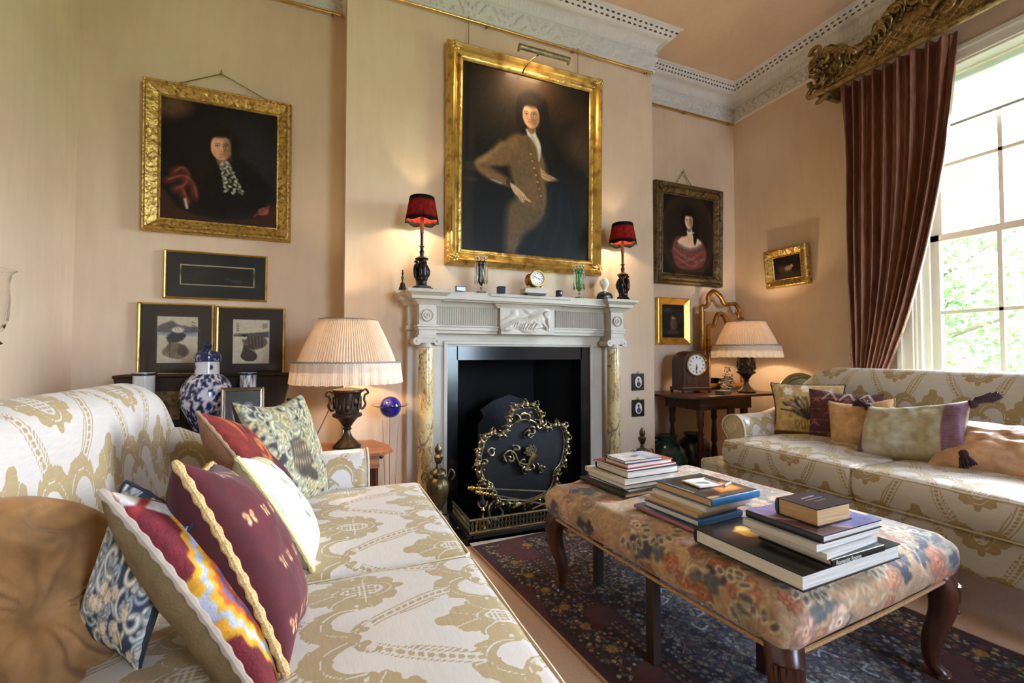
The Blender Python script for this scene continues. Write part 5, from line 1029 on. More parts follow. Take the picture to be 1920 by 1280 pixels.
for x, y, rr, h, lab, sd in ((-.868, 2.93, .047, .30, 'pale cylindrical brush pot with dark rim, left of the lidded blue jar', 8), (-.39, 2.90, .04, .295, 'blue and white cylindrical vase with dark rim, right of the lidded blue jar', 9)):
    r = empty('cylinder_vase', (x, y, .65), 0, lab, 'vase'); c = Cv(.25, h, (214, 212, 206), 420)
    if sd == 9: c = bw_porc(9, .25, h, (214, 212, 206), dens=.25); 
    mb, C = lathe_p([(rr, 0), (rr, .01), (rr, h - .02), (rr + .002, h - .012)], c, 60); obj('body', mb, M_porc, r, attrs={'Col': C}); obj('rim', MB().lathe([(rr, h - .013), (rr + .006, h - .008), (rr + .006, h), (rr - .006, h), (rr - .006, h - .1)], 40, cap=False), M_ebony, r)
pfm = empty('photo_frame', (-.385, 2.70, .65), radians(6), 'silver photo frame standing behind the floral tapestry cushion', 'photo frame'); c = Cv(.15, .19, (70, 62, 66), 420); c.ell(.05, .09, .02, .06, (170, 166, 190), .4); c.ell(.10, .09, .02, .07, (150, 140, 170), .4); c.ell(.08, .16, .1, .03, (60, 66, 48), .8); p_ = panel('photograph', c, M_print, pfm); p_.location = (0, -.01, .113); p_.rotation_euler = (radians(-8), 0, 0)
obj('frame', MB().surf(frame_mesh(.15, .19, [(0, .006), (.004, .012), (.010, .008), (.016, .014), (.02, .008), (.021, 0)], .05), True), simple('silver', (190, 188, 182), .2, 1), pfm, loc=(0, -.008, .113), rot=(radians(-8), 0, 0), smooth=20)
obj('strut', MB().tube([(0, .0, .12), (0, .06, .003)], .006, 6), M_ebony, pfm)
# hurricane lamp at the left edge of the view
hl = empty('hurricane_lamp', (-1.19, 2.36, .0), 0, 'clear glass hurricane shade at the left edge of the room', 'hurricane lamp')
obj('glass_shade', MB().lathe([(.02, 1.12), (.045, 1.14), (.058, 1.18), (.062, 1.26), (.058, 1.32), (.064, 1.36), (.078, 1.375), (.076, 1.376), (.060, 1.355), (.055, 1.32), (.058, 1.26), (.05, 1.18)], 36, cap=False), M_glass, hl); obj('holder', MB().lathe([(.03, 1.08), (.045, 1.09), (.02, 1.12), (.015, 1.13)], 20).lathe([(.10, .0), (.10, .02), (.02, .05), (.014, .5), (.022, .6), (.014, .7), (.014, 1.05), (.03, 1.08)], 20), M_bronze, hl)
# ------------------------------------------------------------------ the two damask sofas
DS = 1.05
def rbox_grid(p0, p1, r, step, axis, sgn):
    """one face of a rounded box; returns positions, unrounded positions"""
    p0, p1 = np.array(p0, float), np.array(p1, float); c = (p0 + p1) / 2; h = (p1 - p0) / 2
    ax = [i for i in range(3) if i != axis]; n = [max(2, int(round(2 * h[a] / step)) + 1) for a in ax]
    A, B_ = np.meshgrid(np.linspace(-h[ax[0]], h[ax[0]], n[0]), np.linspace(-h[ax[1]], h[ax[1]], n[1]), indexing='ij')
    Q = np.zeros(A.shape + (3,)); Q[..., ax[0]] = A; Q[..., ax[1]] = B_; Q[..., axis] = sgn * h[axis]
    inner = np.clip(Q, -(h - r), h - r); D = Q - inner; D /= np.linalg.norm(D, axis=-1, keepdims=True) + 1e-12
    return inner + r * D + c, Q + c
def pbox(mb, U, p0, p1, r=.02, step=.012, deform=None, faces=((0, 1), (0, -1), (1, 1), (1, -1), (2, 1), (2, -1)), coarse=.05):
    """patterned rounded box; U collects damask coordinates"""
    for ax, s in faces:
        P, Q = rbox_grid(p0, p1, r, step if (ax, s) in ((2, 1), (0, 1), (1, 1), (1, -1)) else coarse, ax, s)
        if deform is not None: P = deform(P, Q)
        fl = (s < 0) ^ (ax == 1)
        mb.surf(P, flip=fl)
        if ax == 2: u, v = Q[..., 1], -Q[..., 0]
        elif ax == 0: u, v = Q[..., 1], (-p1[0] - (p1[2] - Q[..., 2])) if s > 0 else (-p0[0] + (p1[2] - Q[..., 2]))
        else: u, v = Q[..., 1] + s * (p1[2] - Q[..., 2]), -Q[..., 0]
        U.append(np.stack([u, v], -1).reshape(-1, 2))
def make_sofa():
    r = empty('sofa', (0, 0, 0))
    Ly = .75; LB = .965
    mb, U = MB(), []; pbox(mb, U, (-.5, -LB, .19), (.425, LB, .36), .025, .007, faces=((0, 1), (1, 1), (1, -1), (2, 1), (2, -1))); u = np.concatenate(U); obj('base', mb, M_damask, r, attrs={'pat': dam(u[:, 0] + .12, u[:, 1] + .13, DS)})
    for k, (a, b) in enumerate(((0.003, Ly), (-Ly, -.003))):
        def df(P, Q, a=a, b=b):
            y = (Q[..., 1] - (a + b) / 2) / ((b - a) / 2); x = Q[..., 0] / .43; t = (Q[..., 2] - .365) / .155
            cr = np.clip((1 - y ** 2), 0, 1) ** .6 * np.clip(1 - np.abs(x) ** 3, 0, 1) ** .7
            P = P.copy(); P[..., 2] += .030 * cr * t + .004 * vnoise(Q * np.array([5, 5, 0.]) + k * 9, 1, 2) * t; P[..., 0] += .012 * np.sin(np.clip(t, 0, 1) * pi) * (Q[..., 0] > .2); P[..., 1] += .006 * np.sin(np.clip(t, 0, 1) * pi) * np.sign(y); return P
        mb, U = MB(), []; pbox(mb, U, (-.43, a, .365), (.445, b, .515),   .022, .0048, df, coarse=.04); u = np.concatenate(U)
        c = obj('seat_cushion', mb, M_damask, r, attrs={'pat': dam(u[:, 0] + .12, u[:, 1] + .13, DS)})
        for z in (.512, .372):
            path = [(x, y) for x, y in ((-.40, a + .004), (.43, a + .004), (.442, a + .016), (.442, b - .016), (.43, b - .004), (-.40, b - .004))]; pts = bez([(x, y, z) for x, y in path[:2]], 10).tolist() + bez([(x, y, z) for x, y in path[2:4]], 24).tolist() + bez([(x, y, z) for x, y in path[4:]], 10).tolist()
            obj('piping', MB().tube([(x, y, z - .003 + .001 * sin(i * .7)) for i, (x, y, zz_) in enumerate(pts)], .0045, 6), M_damask_plain, c)
    # back with rolled crest
    pr_ = bez([(-.34, .40), (-.385, .52), (-.415, .66), (-.43, .78), (-.435, .86), (-.455, .92), (-.51, .955), (-.57, .945), (-.605, .90), (-.60, .83), (-.575, .74), (-.57, .5), (-.57, .2)], 12)
    s = np.r_[0, np.cumsum(np.hypot(*np.diff(pr_, axis=0).T))]; ys = np.unique(np.r_[np.linspace(-LB, LB, 400), LB - .07 * (1 - np.cos(np.linspace(0, pi / 2, 10))), -LB + .07 * (1 - np.cos(np.linspace(0, pi / 2, 10)))])
    P = np.zeros((len(ys), len(pr_), 3)); e = np.clip((np.abs(ys) - (LB - .34)) / .34, 0, 1); drop = .22 * e ** 2.4; t = np.clip((np.abs(ys) - (LB - .07)) / .07, 0, 1); q = np.sqrt(np.clip(1 - t ** 2, 0, 1)) * .93 + .07
    zc = .80; zz = pr_[:, 1][None] - drop[:, None] * np.clip((pr_[:, 1][None] - .35) / .55, 0, 1)
    top_ = .955 - drop; zz = np.where(zz > (top_ - .1)[:, None], (top_ - .1)[:, None] + (zz - (top_ - .1)[:, None]) * q[:, None], zz)
    P[..., 0] = -.515 + (pr_[:, 0][None] + .515) * q[:, None]; P[..., 1] = ys[:, None]; P[..., 2] = zz
    P[..., 0] += .010 * vnoise(np.stack([ys[:, None] * 3 + 0 * zz, zz * 3, 0 * zz], -1), 1, 2)
    n = P.shape[:2]; mb = MB().surf(P); mb.f.append(tuple(range(n[1]))[::-1]); mb.f.append(tuple((n[0] - 1) * n[1] + i for i in range(n[1]))); mb.m += [0, 0]
    obj('back', mb, M_damask, r, attrs={'pat': dam(ys[:, None] + 0 * zz + .09, s[None] + 0 * zz + .18, DS).ravel()}, smooth=60)
    for sg in (-1, 1):      # rolled arms
        ap = bez([(.752, .36), (.752, .50), (.760, .575), (.785, .625), (.835, .650), (.89, .64), (.93, .605), (.94, .56), (.915, .52), (.895, .49), (.90, .42), (.905, .2)], 12)
        sa = np.r_[0, np.cumsum(np.hypot(*np.diff(ap, axis=0).T))]; xs = np.unique(np.r_[np.linspace(-.5, .245, 150), .245 - .03 * (1 - np.cos(np.linspace(0, pi / 2, 8)))])
        t = np.clip((xs - .215) / .03, 0, 1); q = 1 - .22 * (1 - np.sqrt(np.clip(1 - t ** 2, 0, 1))); rise = .13 * np.clip((.0 - xs) / .42, 0, 1) ** 1.6
        P = np.zeros((len(xs), len(ap), 3)); P[..., 0] = xs[:, None]; P[..., 1] = sg * (.85 + (ap[:, 0][None] - .85) * q[:, None]); zb = ap[:, 1][None]; P[..., 2] = zb + rise[:, None] * np.clip((zb - .36) / .25, 0, 1); top = .655
        P[..., 2] = np.where(zb > .55, .565 + (P[..., 2] - .565) * (q[:, None] * .5 + .5), P[..., 2])
        mb = MB().surf(P, flip=(sg > 0)); obj('arm', mb, M_damask, r, attrs={'pat': dam(xs[:, None] + 0 * P[..., 0] + .11, sa[None] + 0 * P[..., 0] + .33, DS).ravel()}, smooth=60)
        fp_ = [(sg * (.85 + (y - .85) * .96), z) for y, z in ap]; Y_ = MB(); Y_.prism(fp_, .0, .012); 
        o = obj('arm_front', MB().prism(fp_, -.004, .010, M=Matrix.Translation((.232, 0, 0)) @ Matrix(((0, 0, 1, 0), (1, 0, 0, 0), (0, 1, 0, 0), (0, 0, 0, 1)))), M_damask_plain, r, bevel=.005)
        pts = [(.246, y, z) for y, z in fp_]; obj('arm_piping', MB().tube(pts, .0045, 6), M_damask_plain, o)
        sp = [(.25, sg * (.852 + .052 * k * cos(2.6 * k * 2.2 + .6) * .9), .578 + .055 * k * sin(2.6 * k * 2.2 + .6)) for k in np.linspace(.15, 1, 30)]; obj('scroll_cord', MB().tube(sp, .004, 6), M_damask_plain, o)
    for sx in (-.45, .36):
        for sy in (-.88, .88): obj('leg', MB().lathe([(.016, 0), (.02, .03), (.028, .12), (.032, .19)], 14, (sx, sy, 0)), M_mahogv, r)
    return r
M_damask_plain = simple('ivory_damask_welt', (206, 192, 164), .6, var=.12, vs=60)
sofa = make_sofa(); tag(sofa, 'gold and ivory damask sofa in the left foreground piled with velvet and tapestry cushions', 'sofa', 'pair of damask sofas'); sofa.location = (-.075, 1.18, 0)
sofa2 = copy_tree(sofa); sofa2['label'] = 'gold and ivory damask sofa in front of the tall window on the right'; sofa2.location = (2.75, 1.39, 0); sofa2.rotation_euler = (0, 0, pi)
# ------------------------------------------------------------------ throw cushions
def pillow(name, w, h, t, cv_f, mat, label, center, ex, ey, back=(120, 96, 60), pipe=None, n=90, pinch=.10, sag=.01, seed=0, round_=False, group=None, wr=.35, cordr=.005, bend=0):
    a = np.sin(np.linspace(-pi / 2, pi / 2, n)); U, V = np.meshgrid(a, a, indexing='ij')
    if round_:
        X = w / 2 * U * np.sqrt(1 - V ** 2 / 2); Y = h / 2 * V * np.sqrt(1 - U ** 2 / 2)
    else:
        X = w / 2 * U * (1 - pinch * (1 - V ** 2) * np.abs(U)); Y = h / 2 * V * (1 - pinch * (1 - U ** 2) * np.abs(V))
    wob = .03 if not round_ else 0; X = X * (1 + wob * np.sin(V * 2.1 + seed)); Y = Y * (1 + wob * 1.4 * np.sin(U * 2.3 + seed * 1.7))
    th = t / 2 * (np.clip((1 - U ** 2) * (1 - V ** 2), 0, 1)) ** (.40 if not round_ else .33)
    N = vnoise(np.stack([X, Y, 0 * X + seed], -1), 9, 3, seed)
    mb = MB(); cols = []
    for s in (1, -1):
        if round_:
            rr = np.hypot(X / w * 2, Y / h * 2); an = np.arctan2(Y, X); g = .010 * np.sin(an * 17 + 4 * np.sin(an * 2 + 1) + 9 * N) * (.6 + .6 * np.sin(an * 5 + 2)) * np.clip(rr * 1.5, 0, 1) * np.clip((1 - rr) * 6, 0, 1); Z = s * (th + g - .02 * np.exp(-(rr / .12) ** 2))
        else: Z = s * (th + sag * wr * 3 * N * np.clip((1 - U ** 2) * (1 - V ** 2) * 3, 0, 1))
        Z = Z + sag * (U ** 2 - V ** 2 * .5) * 1.2 + bend * U ** 2
        mb.surf(np.stack([X, Y, Z], -1), flip=(s < 0))
        c = cv_f.at((X / w + .5) * cv_f.w, (Y / h + .5) * cv_f.h).reshape(-1, 3) if s > 0 else np.tile(srgb(back), (X.size, 1))
        cols.append(c)
    o = mb.build(name, mat, None, attrs={'Col': np.concatenate(cols)}, smooth=75); tag(o, label, 'cushion', group); frame_basis(o, center, ex, ey)
    if pipe:
        b = [(i, 0) for i in range(n - 1)] + [(n - 1, j) for j in range(n - 1)] + [(i, n - 1) for i in range(n - 1, 0, -1)] + [(0, j) for j in range(n - 1, 0, -1)]
        Zs = sag * (U ** 2 - V ** 2 * .5) * 1.2 + bend * U ** 2; P = np.array([(X[i, j] * 1.008, Y[i, j] * 1.008, Zs[i, j]) for i, j in b]); d = np.r_[0, np.cumsum(np.linalg.norm(np.diff(P, axis=0), axis=1))]; k = int(d[-1] / .006); q = np.linspace(0, d[-1], k)
        P = np.stack([np.interp(q, d, P[:, i]) for i in range(3)], -1)
        obj('piping', MB().tube(P, [cordr * (1 + .22 * sin(i * 1.3)) for i in range(k)], 8, closed=True), pipe, o)
    return o
def scrolls(c, n, cols, s, seed, petal=.5):
    R = np.random.default_rng(seed)
    for i in range(n):
        x, y, a, k = R.random() * c.w, R.random() * c.h, R.random() * 6.28, s * (.7 + .6 * R.random()); d = 1 if R.random() < .5 else -1
        pts = [(x + k * (1 - t * .75) * cos(a + d * t * 4.2), y + k * (1 - t * .75) * sin(a + d * t * 4.2)) for t in np.linspace(0, 1, 7)]
        cc = cols[i % len(cols)]; c.line(pts, k * .42, tuple(q * .5 for q in cc), k * .1, .8, 2); c.line(pts, k * .3, cc, k * .12, .95, 2); c.line(pts, k * .07, tuple(min(255, q * 1.2) for q in cc), k * .05, .9, 2)
        if R.random() < petal: c.petals(x, y, k * .55, 5, cols[(i + 1) % len(cols)], tuple(q * .55 for q in cc), a, .3)
velvet = lambda nm: MATS.get(nm)
M_velvet = painted('plush_velvet', .8, .25, 60, sheen=.12); M_silk = painted('slubbed_silk', .38, .2, 90, sheen=.1); M_linen = painted('embroidered_cotton', .8, .3, 200)
gold_cord = simple('twisted_gold_cord', (206, 172, 112), .6, var=.3, vs=260, bump=.8, bs=260); yellow_cord = simple('yellow_cord', (218, 200, 140), .6, var=.2, vs=260, bump=.6, bs=260)
tan_pipe = simple('tan_velvet_piping', (150, 120, 90), .8, var=.15); grey_pipe = simple('mushroom_piping', (168, 152, 136), .8, var=.15); dark_pipe = simple('navy_piping', (40, 44, 58), .8)
# 1 brown gathered velvet
c = Cv(.6, .6, (146, 104, 58), 150); c.noise(12, .15)
pillow('round_cushion', .42, .42, .16, c, M_velvet, 'big round gathered brown velvet cushion at the near end of the left sofa', (-.46, .975, .615), (.49, .87, 0), (-.35, .2, .91), back=(140, 100, 56), round_=True, n=150, seed=2)
# 2 blue and cream scroll tapestry
c = Cv(.44, .44, (50, 62, 84), 330); scrolls(c, 90, [(196, 194, 182), (172, 178, 178), (208, 200, 180), (150, 160, 166)], .05, 11); 
for i in range(14): c.petals(.05 + .34 * random.random(), .03 + .2 * random.random(), .028, 6, (222, 206, 176), (170, 140, 110), i, .2)
c.noise(60, .1)
pillow('tapestry_cushion', .145, .28, .06, c, M_needle, 'navy tapestry cushion with raised cream scrolls, in front of the brown velvet one', (-.285, .942, .682), (.24, -.166, -.114), (.1, -.069, .226), back=(70, 60, 50), pipe=dark_pipe, seed=5, n=200, cordr=.003)
# 3 kilim with orange, yellow and plum steps
c = Cv(.45, .45, (112, 30, 38), 330)
for i in range(9):
    s_ = .45 - i * .05; cols = [(112, 30, 38), (222, 160, 36), (176, 184, 200), (222, 160, 36), (206, 92, 30), (124, 100, 150), (206, 92, 30), (216, 196, 140), (112, 30, 38)]
    pts = []; m_ = 14
    for k in range(m_ * 4):
        side = k // m_; f = (k % m_) / m_; zig = .018 if k % 2 else -.006; a_, b_ = [(1 - f, f), (-f, 1 - f), (-(1 - f), -f), (f, -(1 - f))][side]; R_ = s_ * .60 + zig; pts.append((.13 + R_ * a_ * .55, .2 + R_ * b_))
    c.poly(pts, cols[i], .004)
c.poly([(.0, .42), (.1, .36), (.2, .40), (.3, .34), (.45, .38), (.45, .45), (0, .45)], (206, 196, 186), .004); c.line([(0, .40), (.1, .42), (.2, .37), (.3, .41), (.45, .36)], .014, (146, 44, 44), .004, 1, 0); c.noise(90, .14)
pillow('kilim_cushion', .20, .41, .12, c, M_needle, 'orange, yellow and plum flat-woven cushion with beige piping, between the navy and burgundy cushions', (-.172, .905, .655), (.16, .93, -.2), (-.2, .16, .28), back=(112, 92, 58), pipe=grey_pipe, seed=6, cordr=.006, n=160)
# 4 burgundy velvet with little gold motifs and gold rope
c = Cv(.44, .36, (84, 15, 24), 400)
for i in range(5):
    for j in range(4):
        x, y = .05 + i * .085 + (.04 if j % 2 else 0), .05 + j * .09
        for q in (-1, 1): c.ell(x + q * .009, y + .004, .008, .0055, (206, 164, 104), .3, q * .6); c.ell(x + q * .008, y - .007, .006, .004, (222, 186, 128), .3, -q * .6); c.ell(x + q * .009, y + .004, .004, .002, (110, 40, 40), .4)
c.noise(14, .14)
pillow('velvet_cushion', .26, .375, .16, c, M_velvet, 'burgundy velvet cushion with small gold flowers and twisted gold rope', (-.137, .965, .680), (.02, .95, -.25), (-.168, .151, .306), back=(66, 11, 20), pipe=gold_cord, seed=7, cordr=.0065, n=150)
# 5 ivory with green sprays
c = Cv(.36, .36, (226, 226, 208), 400)
for x0 in (.10, .2, .29):
    c.line([(x0, .02), (x0 + .02, .15), (x0 - .01, .3)], .004, (112, 122, 84), .003, .9)
    for k in range(5): y = .06 + k * .055; c.ell(x0 + .02 * (-1) ** k, y + .012, .022, .006, (130, 140, 100), .4, .7 * (-1) ** k); 
    c.ell(x0 - .012, .315, .014, .024, (206, 186, 104), .4); c.ell(x0 + .004, .318, .01, .02, (222, 204, 130), .4)
c.noise(10, .03)
pillow('embroidered_cushion', .27, .34, .13, c, M_linen, 'ivory cushion with embroidered green sprays and yellow rope edge', (-.109, 1.37, .635), (.02, .95, -.2), (-.164, .12, .247), back=(150, 130, 96), pipe=yellow_cord, seed=8, cordr=.006, n=120)
# 6 rust patterned
c = Cv(.44, .44, (120, 36, 26), 300); scrolls(c, 22, [(196, 96, 44), (176, 78, 40), (84, 22, 24), (206, 120, 60)], .055, 21, .3)
for i in range(6): c.poly([(.05 + .06 * i, .44), (.08 + .06 * i, .30 + .03 * sin(i)), (.10 + .06 * i, .44)], (190, 92, 44), .01)
c.ell(.3, .12, .16, .12, (78, 26, 34), .6); c.noise(50, .2)
pillow('rust_cushion', .36, .40, .13, c, M_needle, 'rust and orange patterned cushion with tan piping leaning on the back of the left sofa', (-.19, 1.60, .69), (.1, .95, -.2), (-.2, .1, .28), back=(140, 100, 70), pipe=tan_pipe, seed=9, n=120)
# 7 verdure with bird
c = Cv(.42, .42, (48, 48, 52), 360); scrolls(c, 330, [(168, 164, 136), (188, 182, 152), (146, 148, 120), (178, 162, 118)], .030, 31, .35); c.ell(.20, .19, .055, .075, (70, 58, 48), .2, .3); 
for k in range(7): c.line([(.15 + k * .015, .15), (.17 + k * .014, .25)], .004, (176, 156, 120), .003, .9)
c.ell(.25, .12, .05, .02, (66, 56, 46), .3, -.6); c.noise(90, .12)
pillow('tapestry_cushion', .40, .41, .14, c, M_needle, 'grey-green scrolling tapestry cushion with a bird, in the far corner of the left sofa', (-.125, 1.78, .695), (.45, .89, .0), (-.26, .10, .95), back=(56, 44, 38), pipe=None, seed=10)
# ---- right sofa
c = Cv(.42, .38, (190, 160, 106), 340); scrolls(c, 26, [(206, 190, 160), (196, 160, 100), (170, 130, 80)], .03, 41, .6)
for a in np.linspace(.5, 2.7, 9): c.line([(.21, .12), (.21 + .09 * cos(a), .12 + .11 * sin(a)), (.21 + .17 * cos(a * 1.02), .12 + .15 * sin(a))], .010, (44, 44, 46), .006, .9); 
for i in range(26): a = random.uniform(.4, 2.8); q = random.uniform(.06, .18); c.ell(.21 + q * cos(a), .12 + q * .85 * sin(a), .022, .008, (52, 52, 50) if i % 3 else (120, 96, 60), .3, a + random.uniform(-.8, .8))
for q in ((.1, .31), (.2, .33), (.33, .3)): c.petals(*q, .04, 6, (222, 212, 190), (180, 150, 110), 0, .2)
c.poly([(.13, .12), (.29, .12), (.27, .05), (.15, .05)], (186, 160, 100), .004)
for k in range(9): c.line([(.145 + k * .016, .06), (.135 + k * .018, .115)], .004, (70, 60, 44), .003)
c.poly([(0, 0), (.42, 0), (.42, .035), (0, .045)], (86, 56, 36), .01); c.noise(60, .12)
pillow('tapestry_cushion', .40, .37, .18, c, M_needle, 'tan tapestry cushion with dark leaves at the far end of the right sofa', (2.93, 2.03, .675), (.60, -.80, 0), (.18, .22, .95), back=(120, 96, 60), pipe=dark_pipe, seed=12)
c = Cv(.42, .38, (84, 40, 44), 320)
for i in range(5):
    for j in range(5): x, y = .02 + i * .09, .02 + j * .08; c.poly([(x, y), (x + .04, y + .03), (x + .08, y), (x + .04, y + .06)], (128, 84, 88) if (i + j) % 2 else (60, 30, 36), .004); c.line([(x, y + .05), (x + .08, y + .05)], .004, (150, 120, 110), .003)
for x in (.1, .2, .3): c.line([(x, .30), (x + .04, .36), (x + .08, .30)], .012, (176, 166, 158), .004, 1, 0)
c.noise(60, .15)
pillow('kilim_cushion', .38, .34, .17, c, M_needle, 'dark plum geometric woven cushion between the tan tapestry and gold silk cushions', (2.955, 1.82, .655), (.35, -.94, 0), (.25, .10, .95), back=(70, 40, 40), seed=13)
c = Cv(.4, .4, (196, 156, 112), 150); c.noise(22, .12)
pillow('silk_cushion', .32, .32, .20, c, M_silk, 'plain gold-tan silk cushion squashed between the plum and sage cushions', (2.86, 1.66, .625), (.30, -.93, .12), (.32, .05, .93), back=(176, 136, 90), seed=14, wr=1.2, pipe=simple('gold_fringe', (176, 136, 80), .7, var=.3, vs=200))
c = Cv(.5, .32, (172, 164, 138), 260); c.poly([(.40, 0), (.5, 0), (.5, .32), (.40, .32)], (104, 72, 84), .006); c.poly([(0, 0), (.035, 0), (.035, .32), (0, .32)], (96, 66, 72), .006)
for k in range(22): c.line([(.405, .01 + k * .0145), (.495, .012 + k * .0145)], .004, (140, 108, 118), .004, .8); 
c.noise(20, .08)
sg_ = pillow('bolster_cushion', .44, .32, .23, c, M_silk, 'sage green cushion with ruched purple ends and dark tassels on the right sofa', (2.78, 1.36, .635), (.12, -.97, .14), (.60, .12, .76), back=(160, 150, 120), seed=15, wr=1.0, bend=.05)
M_tassel = simple('dark_maroon_tassel', (58, 32, 34), .8, var=.3, vs=100, bump=.8, bs=140)
for x, y in ((-.21, .15), (.215, .15), (.215, -.15)):
    m = MB(); zb_ = .05 if y > 0 else .085; m.ball((x, y, zb_), .022, 12)
    for k in range(40):
        a = k * 2.4; q = .03 * sqrt((k + 1) / 40); dx = .10 * (1 if x > 0 else -1) * (.6 if y > 0 else .1); dy = .05 * (1 if y > 0 else -1)
        m.tube([(x, y, zb_), (x + dx * .5 + q * cos(a) * .6, y + dy * .5, zb_ + q * sin(a) * .6), (x + dx + q * cos(a) * 1.2, y + dy + q * cos(a) * .5, zb_ * .6 + q * sin(a) * 1.2)], [.008, .007, .004], 5)
    obj('tassel', m, M_tassel, sg_)
c = Cv(.5, .5, (190, 148, 112), 150); c.noise(18, .14)
pillow('silk_cushion', .48, .36, .19, c, M_silk, 'plain rumpled peach silk cushion lying flat at the right edge', (2.80, 1.03, .61), (.12, -.99, .0), (.84, .1, .52), back=(170, 130, 92), seed=17, wr=1.5, pipe=simple('maroon_gold_fringe', (112, 74, 56), .7, var=.3, vs=200))
# ------------------------------------------------------------------ patterned carpet
ROT = radians(4.6); RO = Vector((.752, 2.385, 0)); W_, L_ = 1.36, 2.35
c = Cv(W_, L_, (34, 20, 26), 300); Rn = np.random.default_rng(5)
def strip(x0, y0, x1, y1, col): c.poly([(x0, y0), (x1, y0), (x1, y1), (x0, y1)], col, .004)
strip(0, 0, W_, L_, (60, 26, 32)); strip(.03, .03, W_ - .03, L_ - .03, (46, 28, 32)); strip(.205, .205, W_ - .205, L_ - .205, (70, 30, 36)); strip(.225, .225, W_ - .225, L_ - .225, (40, 24, 26)); strip(.245, .245, W_ - .245, L_ - .245, (76, 36, 40)); strip(.26, .26, W_ - .26, L_ - .26, (34, 30, 38))
c.poly([(.26, .26), (.26, .70), (.42, .5), (.6, .42), (.76, .5), (.94, .42), (W_ - .26, .70), (W_ - .26, .26)], (58, 30, 32), .01); c.poly([(.26, L_ - .26), (.26, L_ - .70), (.42, L_ - .5), (.6, L_ - .42), (.76, L_ - .5), (.94, L_ - .42), (W_ - .26, L_ - .70), (W_ - .26, L_ - .26)], (58, 30, 32), .01)
def inb(x, y, m): return m < x < W_ - m and m < y < L_ - m
border = [(170, 140, 84), (150, 126, 98), (96, 104, 110), (130, 60, 54), (190, 170, 130)]; field = [(112, 112, 118), (150, 138, 124), (120, 62, 54), (76, 80, 100), (130, 108, 76), (160, 154, 148)]
for i in range(9000):
    x, y = Rn.random() * W_, Rn.random() * L_
    if inb(x, y, .28): c.petals(x, y, .007 + .012 * Rn.random(), 4 + i % 4, field[i % 6], (18, 16, 22), Rn.random() * 6, .3, a=.9)
    elif not inb(x, y, .19) and x > .04 and y > .04 and x < W_ - .04 and y < L_ - .04: c.petals(x, y, .006 + .009 * Rn.random(), 5, border[i % 5], (20, 14, 20), Rn.random() * 6, .3, a=.9)
for i in range(110):
    x, y, a = .28 + Rn.random() * (W_ - .56), .28 + Rn.random() * (L_ - .56), Rn.random() * 6.28; pts = [(x + .10 * t * cos(a + 2.5 * t), y + .10 * t * sin(a + 2.5 * t)) for t in np.linspace(0, 1, 5)]
    c.line(pts, .010, (20, 18, 26), .003, .9, 2); c.line(pts, .005, field[i % 6], .003, .9, 2)
for k in range(int(L_ / .15)):
    for x in (.115, W_ - .115): c.petals(x, .12 + k * .15, .035, 8, (150, 112, 46), (30, 20, 24), k, .25)
for k in range(int(W_ / .15)):
    for y in (.115, L_ - .115): c.petals(.12 + k * .15, y, .035, 8, (150, 112, 46), (30, 20, 24), k, .25)
for k in range(int(L_ / .03)):
    for x in (.215, .235, W_ - .215, W_ - .235): c.ell(x, .21 + k * .03, .006, .009, (116, 84, 66), .3)
for k in range(int(W_ / .03)):
    for y in (.215, .235, L_ - .215, L_ - .235): c.ell(.21 + k * .03, y, .009, .006, (116, 84, 66), .3)
c.poly([(W_ / 2, L_ / 2 - .55), (W_ / 2 + .3, L_ / 2 - .2), (W_ / 2 + .36, L_ / 2), (W_ / 2 + .3, L_ / 2 + .2), (W_ / 2, L_ / 2 + .55), (W_ / 2 - .3, L_ / 2 + .2), (W_ / 2 - .36, L_ / 2), (W_ / 2 - .3, L_ / 2 - .2)], (120, 124, 136), .01, .3)
for i in range(90):
    x, y, a = W_ / 2 + Rn.normal() * .16, L_ / 2 + Rn.normal() * .25, Rn.random() * 6.28; c.line([(x, y), (x + .04 * cos(a), y + .04 * sin(a)), (x + .06 * cos(a + 1), y + .06 * sin(a + 1))], .008, [(26, 28, 44), (176, 180, 188), (40, 40, 76)][i % 3], .003, .9, 2)
c.A *= .86; c.noise(160, .35, 2)
rug = empty('oriental_rug', RO, ROT, 'dark red and blue oriental rug with cream fringe under the ottoman', 'rug')
X, Y = c.X, c.Y; P = np.stack([X, -Y, .010 + .0012 * vnoise(np.stack([X, Y, 0 * X], -1), 5, 2)], -1); mb = MB().surf(P, flip=True); n0 = mb.n; mb.b2((0, -L_, .001), (W_, 0, .0095)); C = np.zeros((mb.n, 3)); C[:n0] = srgb(np.clip(c.A, 0, 255)).reshape(-1, 3); C[n0:] = L(70, 34, 36)
obj('pile', mb, M_rugp, rug, attrs={'Col': C})
obj('selvedge', MB().tube([(-.004, 0, .006), (-.004, -L_, .006)], .006, 6).tube([(W_ + .004, 0, .006), (W_ + .004, -L_, .006)], .006, 6), simple('tan_selvedge', (158, 120, 92), .9), rug)
fr = MB(); rr = random.Random(4)
for i in range(560):
    x = i / 560 * W_; l = .075 + .02 * rr.random(); s = .012 * (rr.random() - .5) + .014 * sin(i * .12); fr.tube([(x, 0, .009), (x + s * .4, l * .5, .012 + .004 * rr.random()), (x + s, l, .006)], [.0026, .0022, .0016], 4)
fr.b2((0, -.002, .002), (W_, .018, .0085))
tag(obj('fringe', fr, simple('ivory_cotton_fringe', (206, 204, 202), .9, var=.12), rug), kind='stuff')
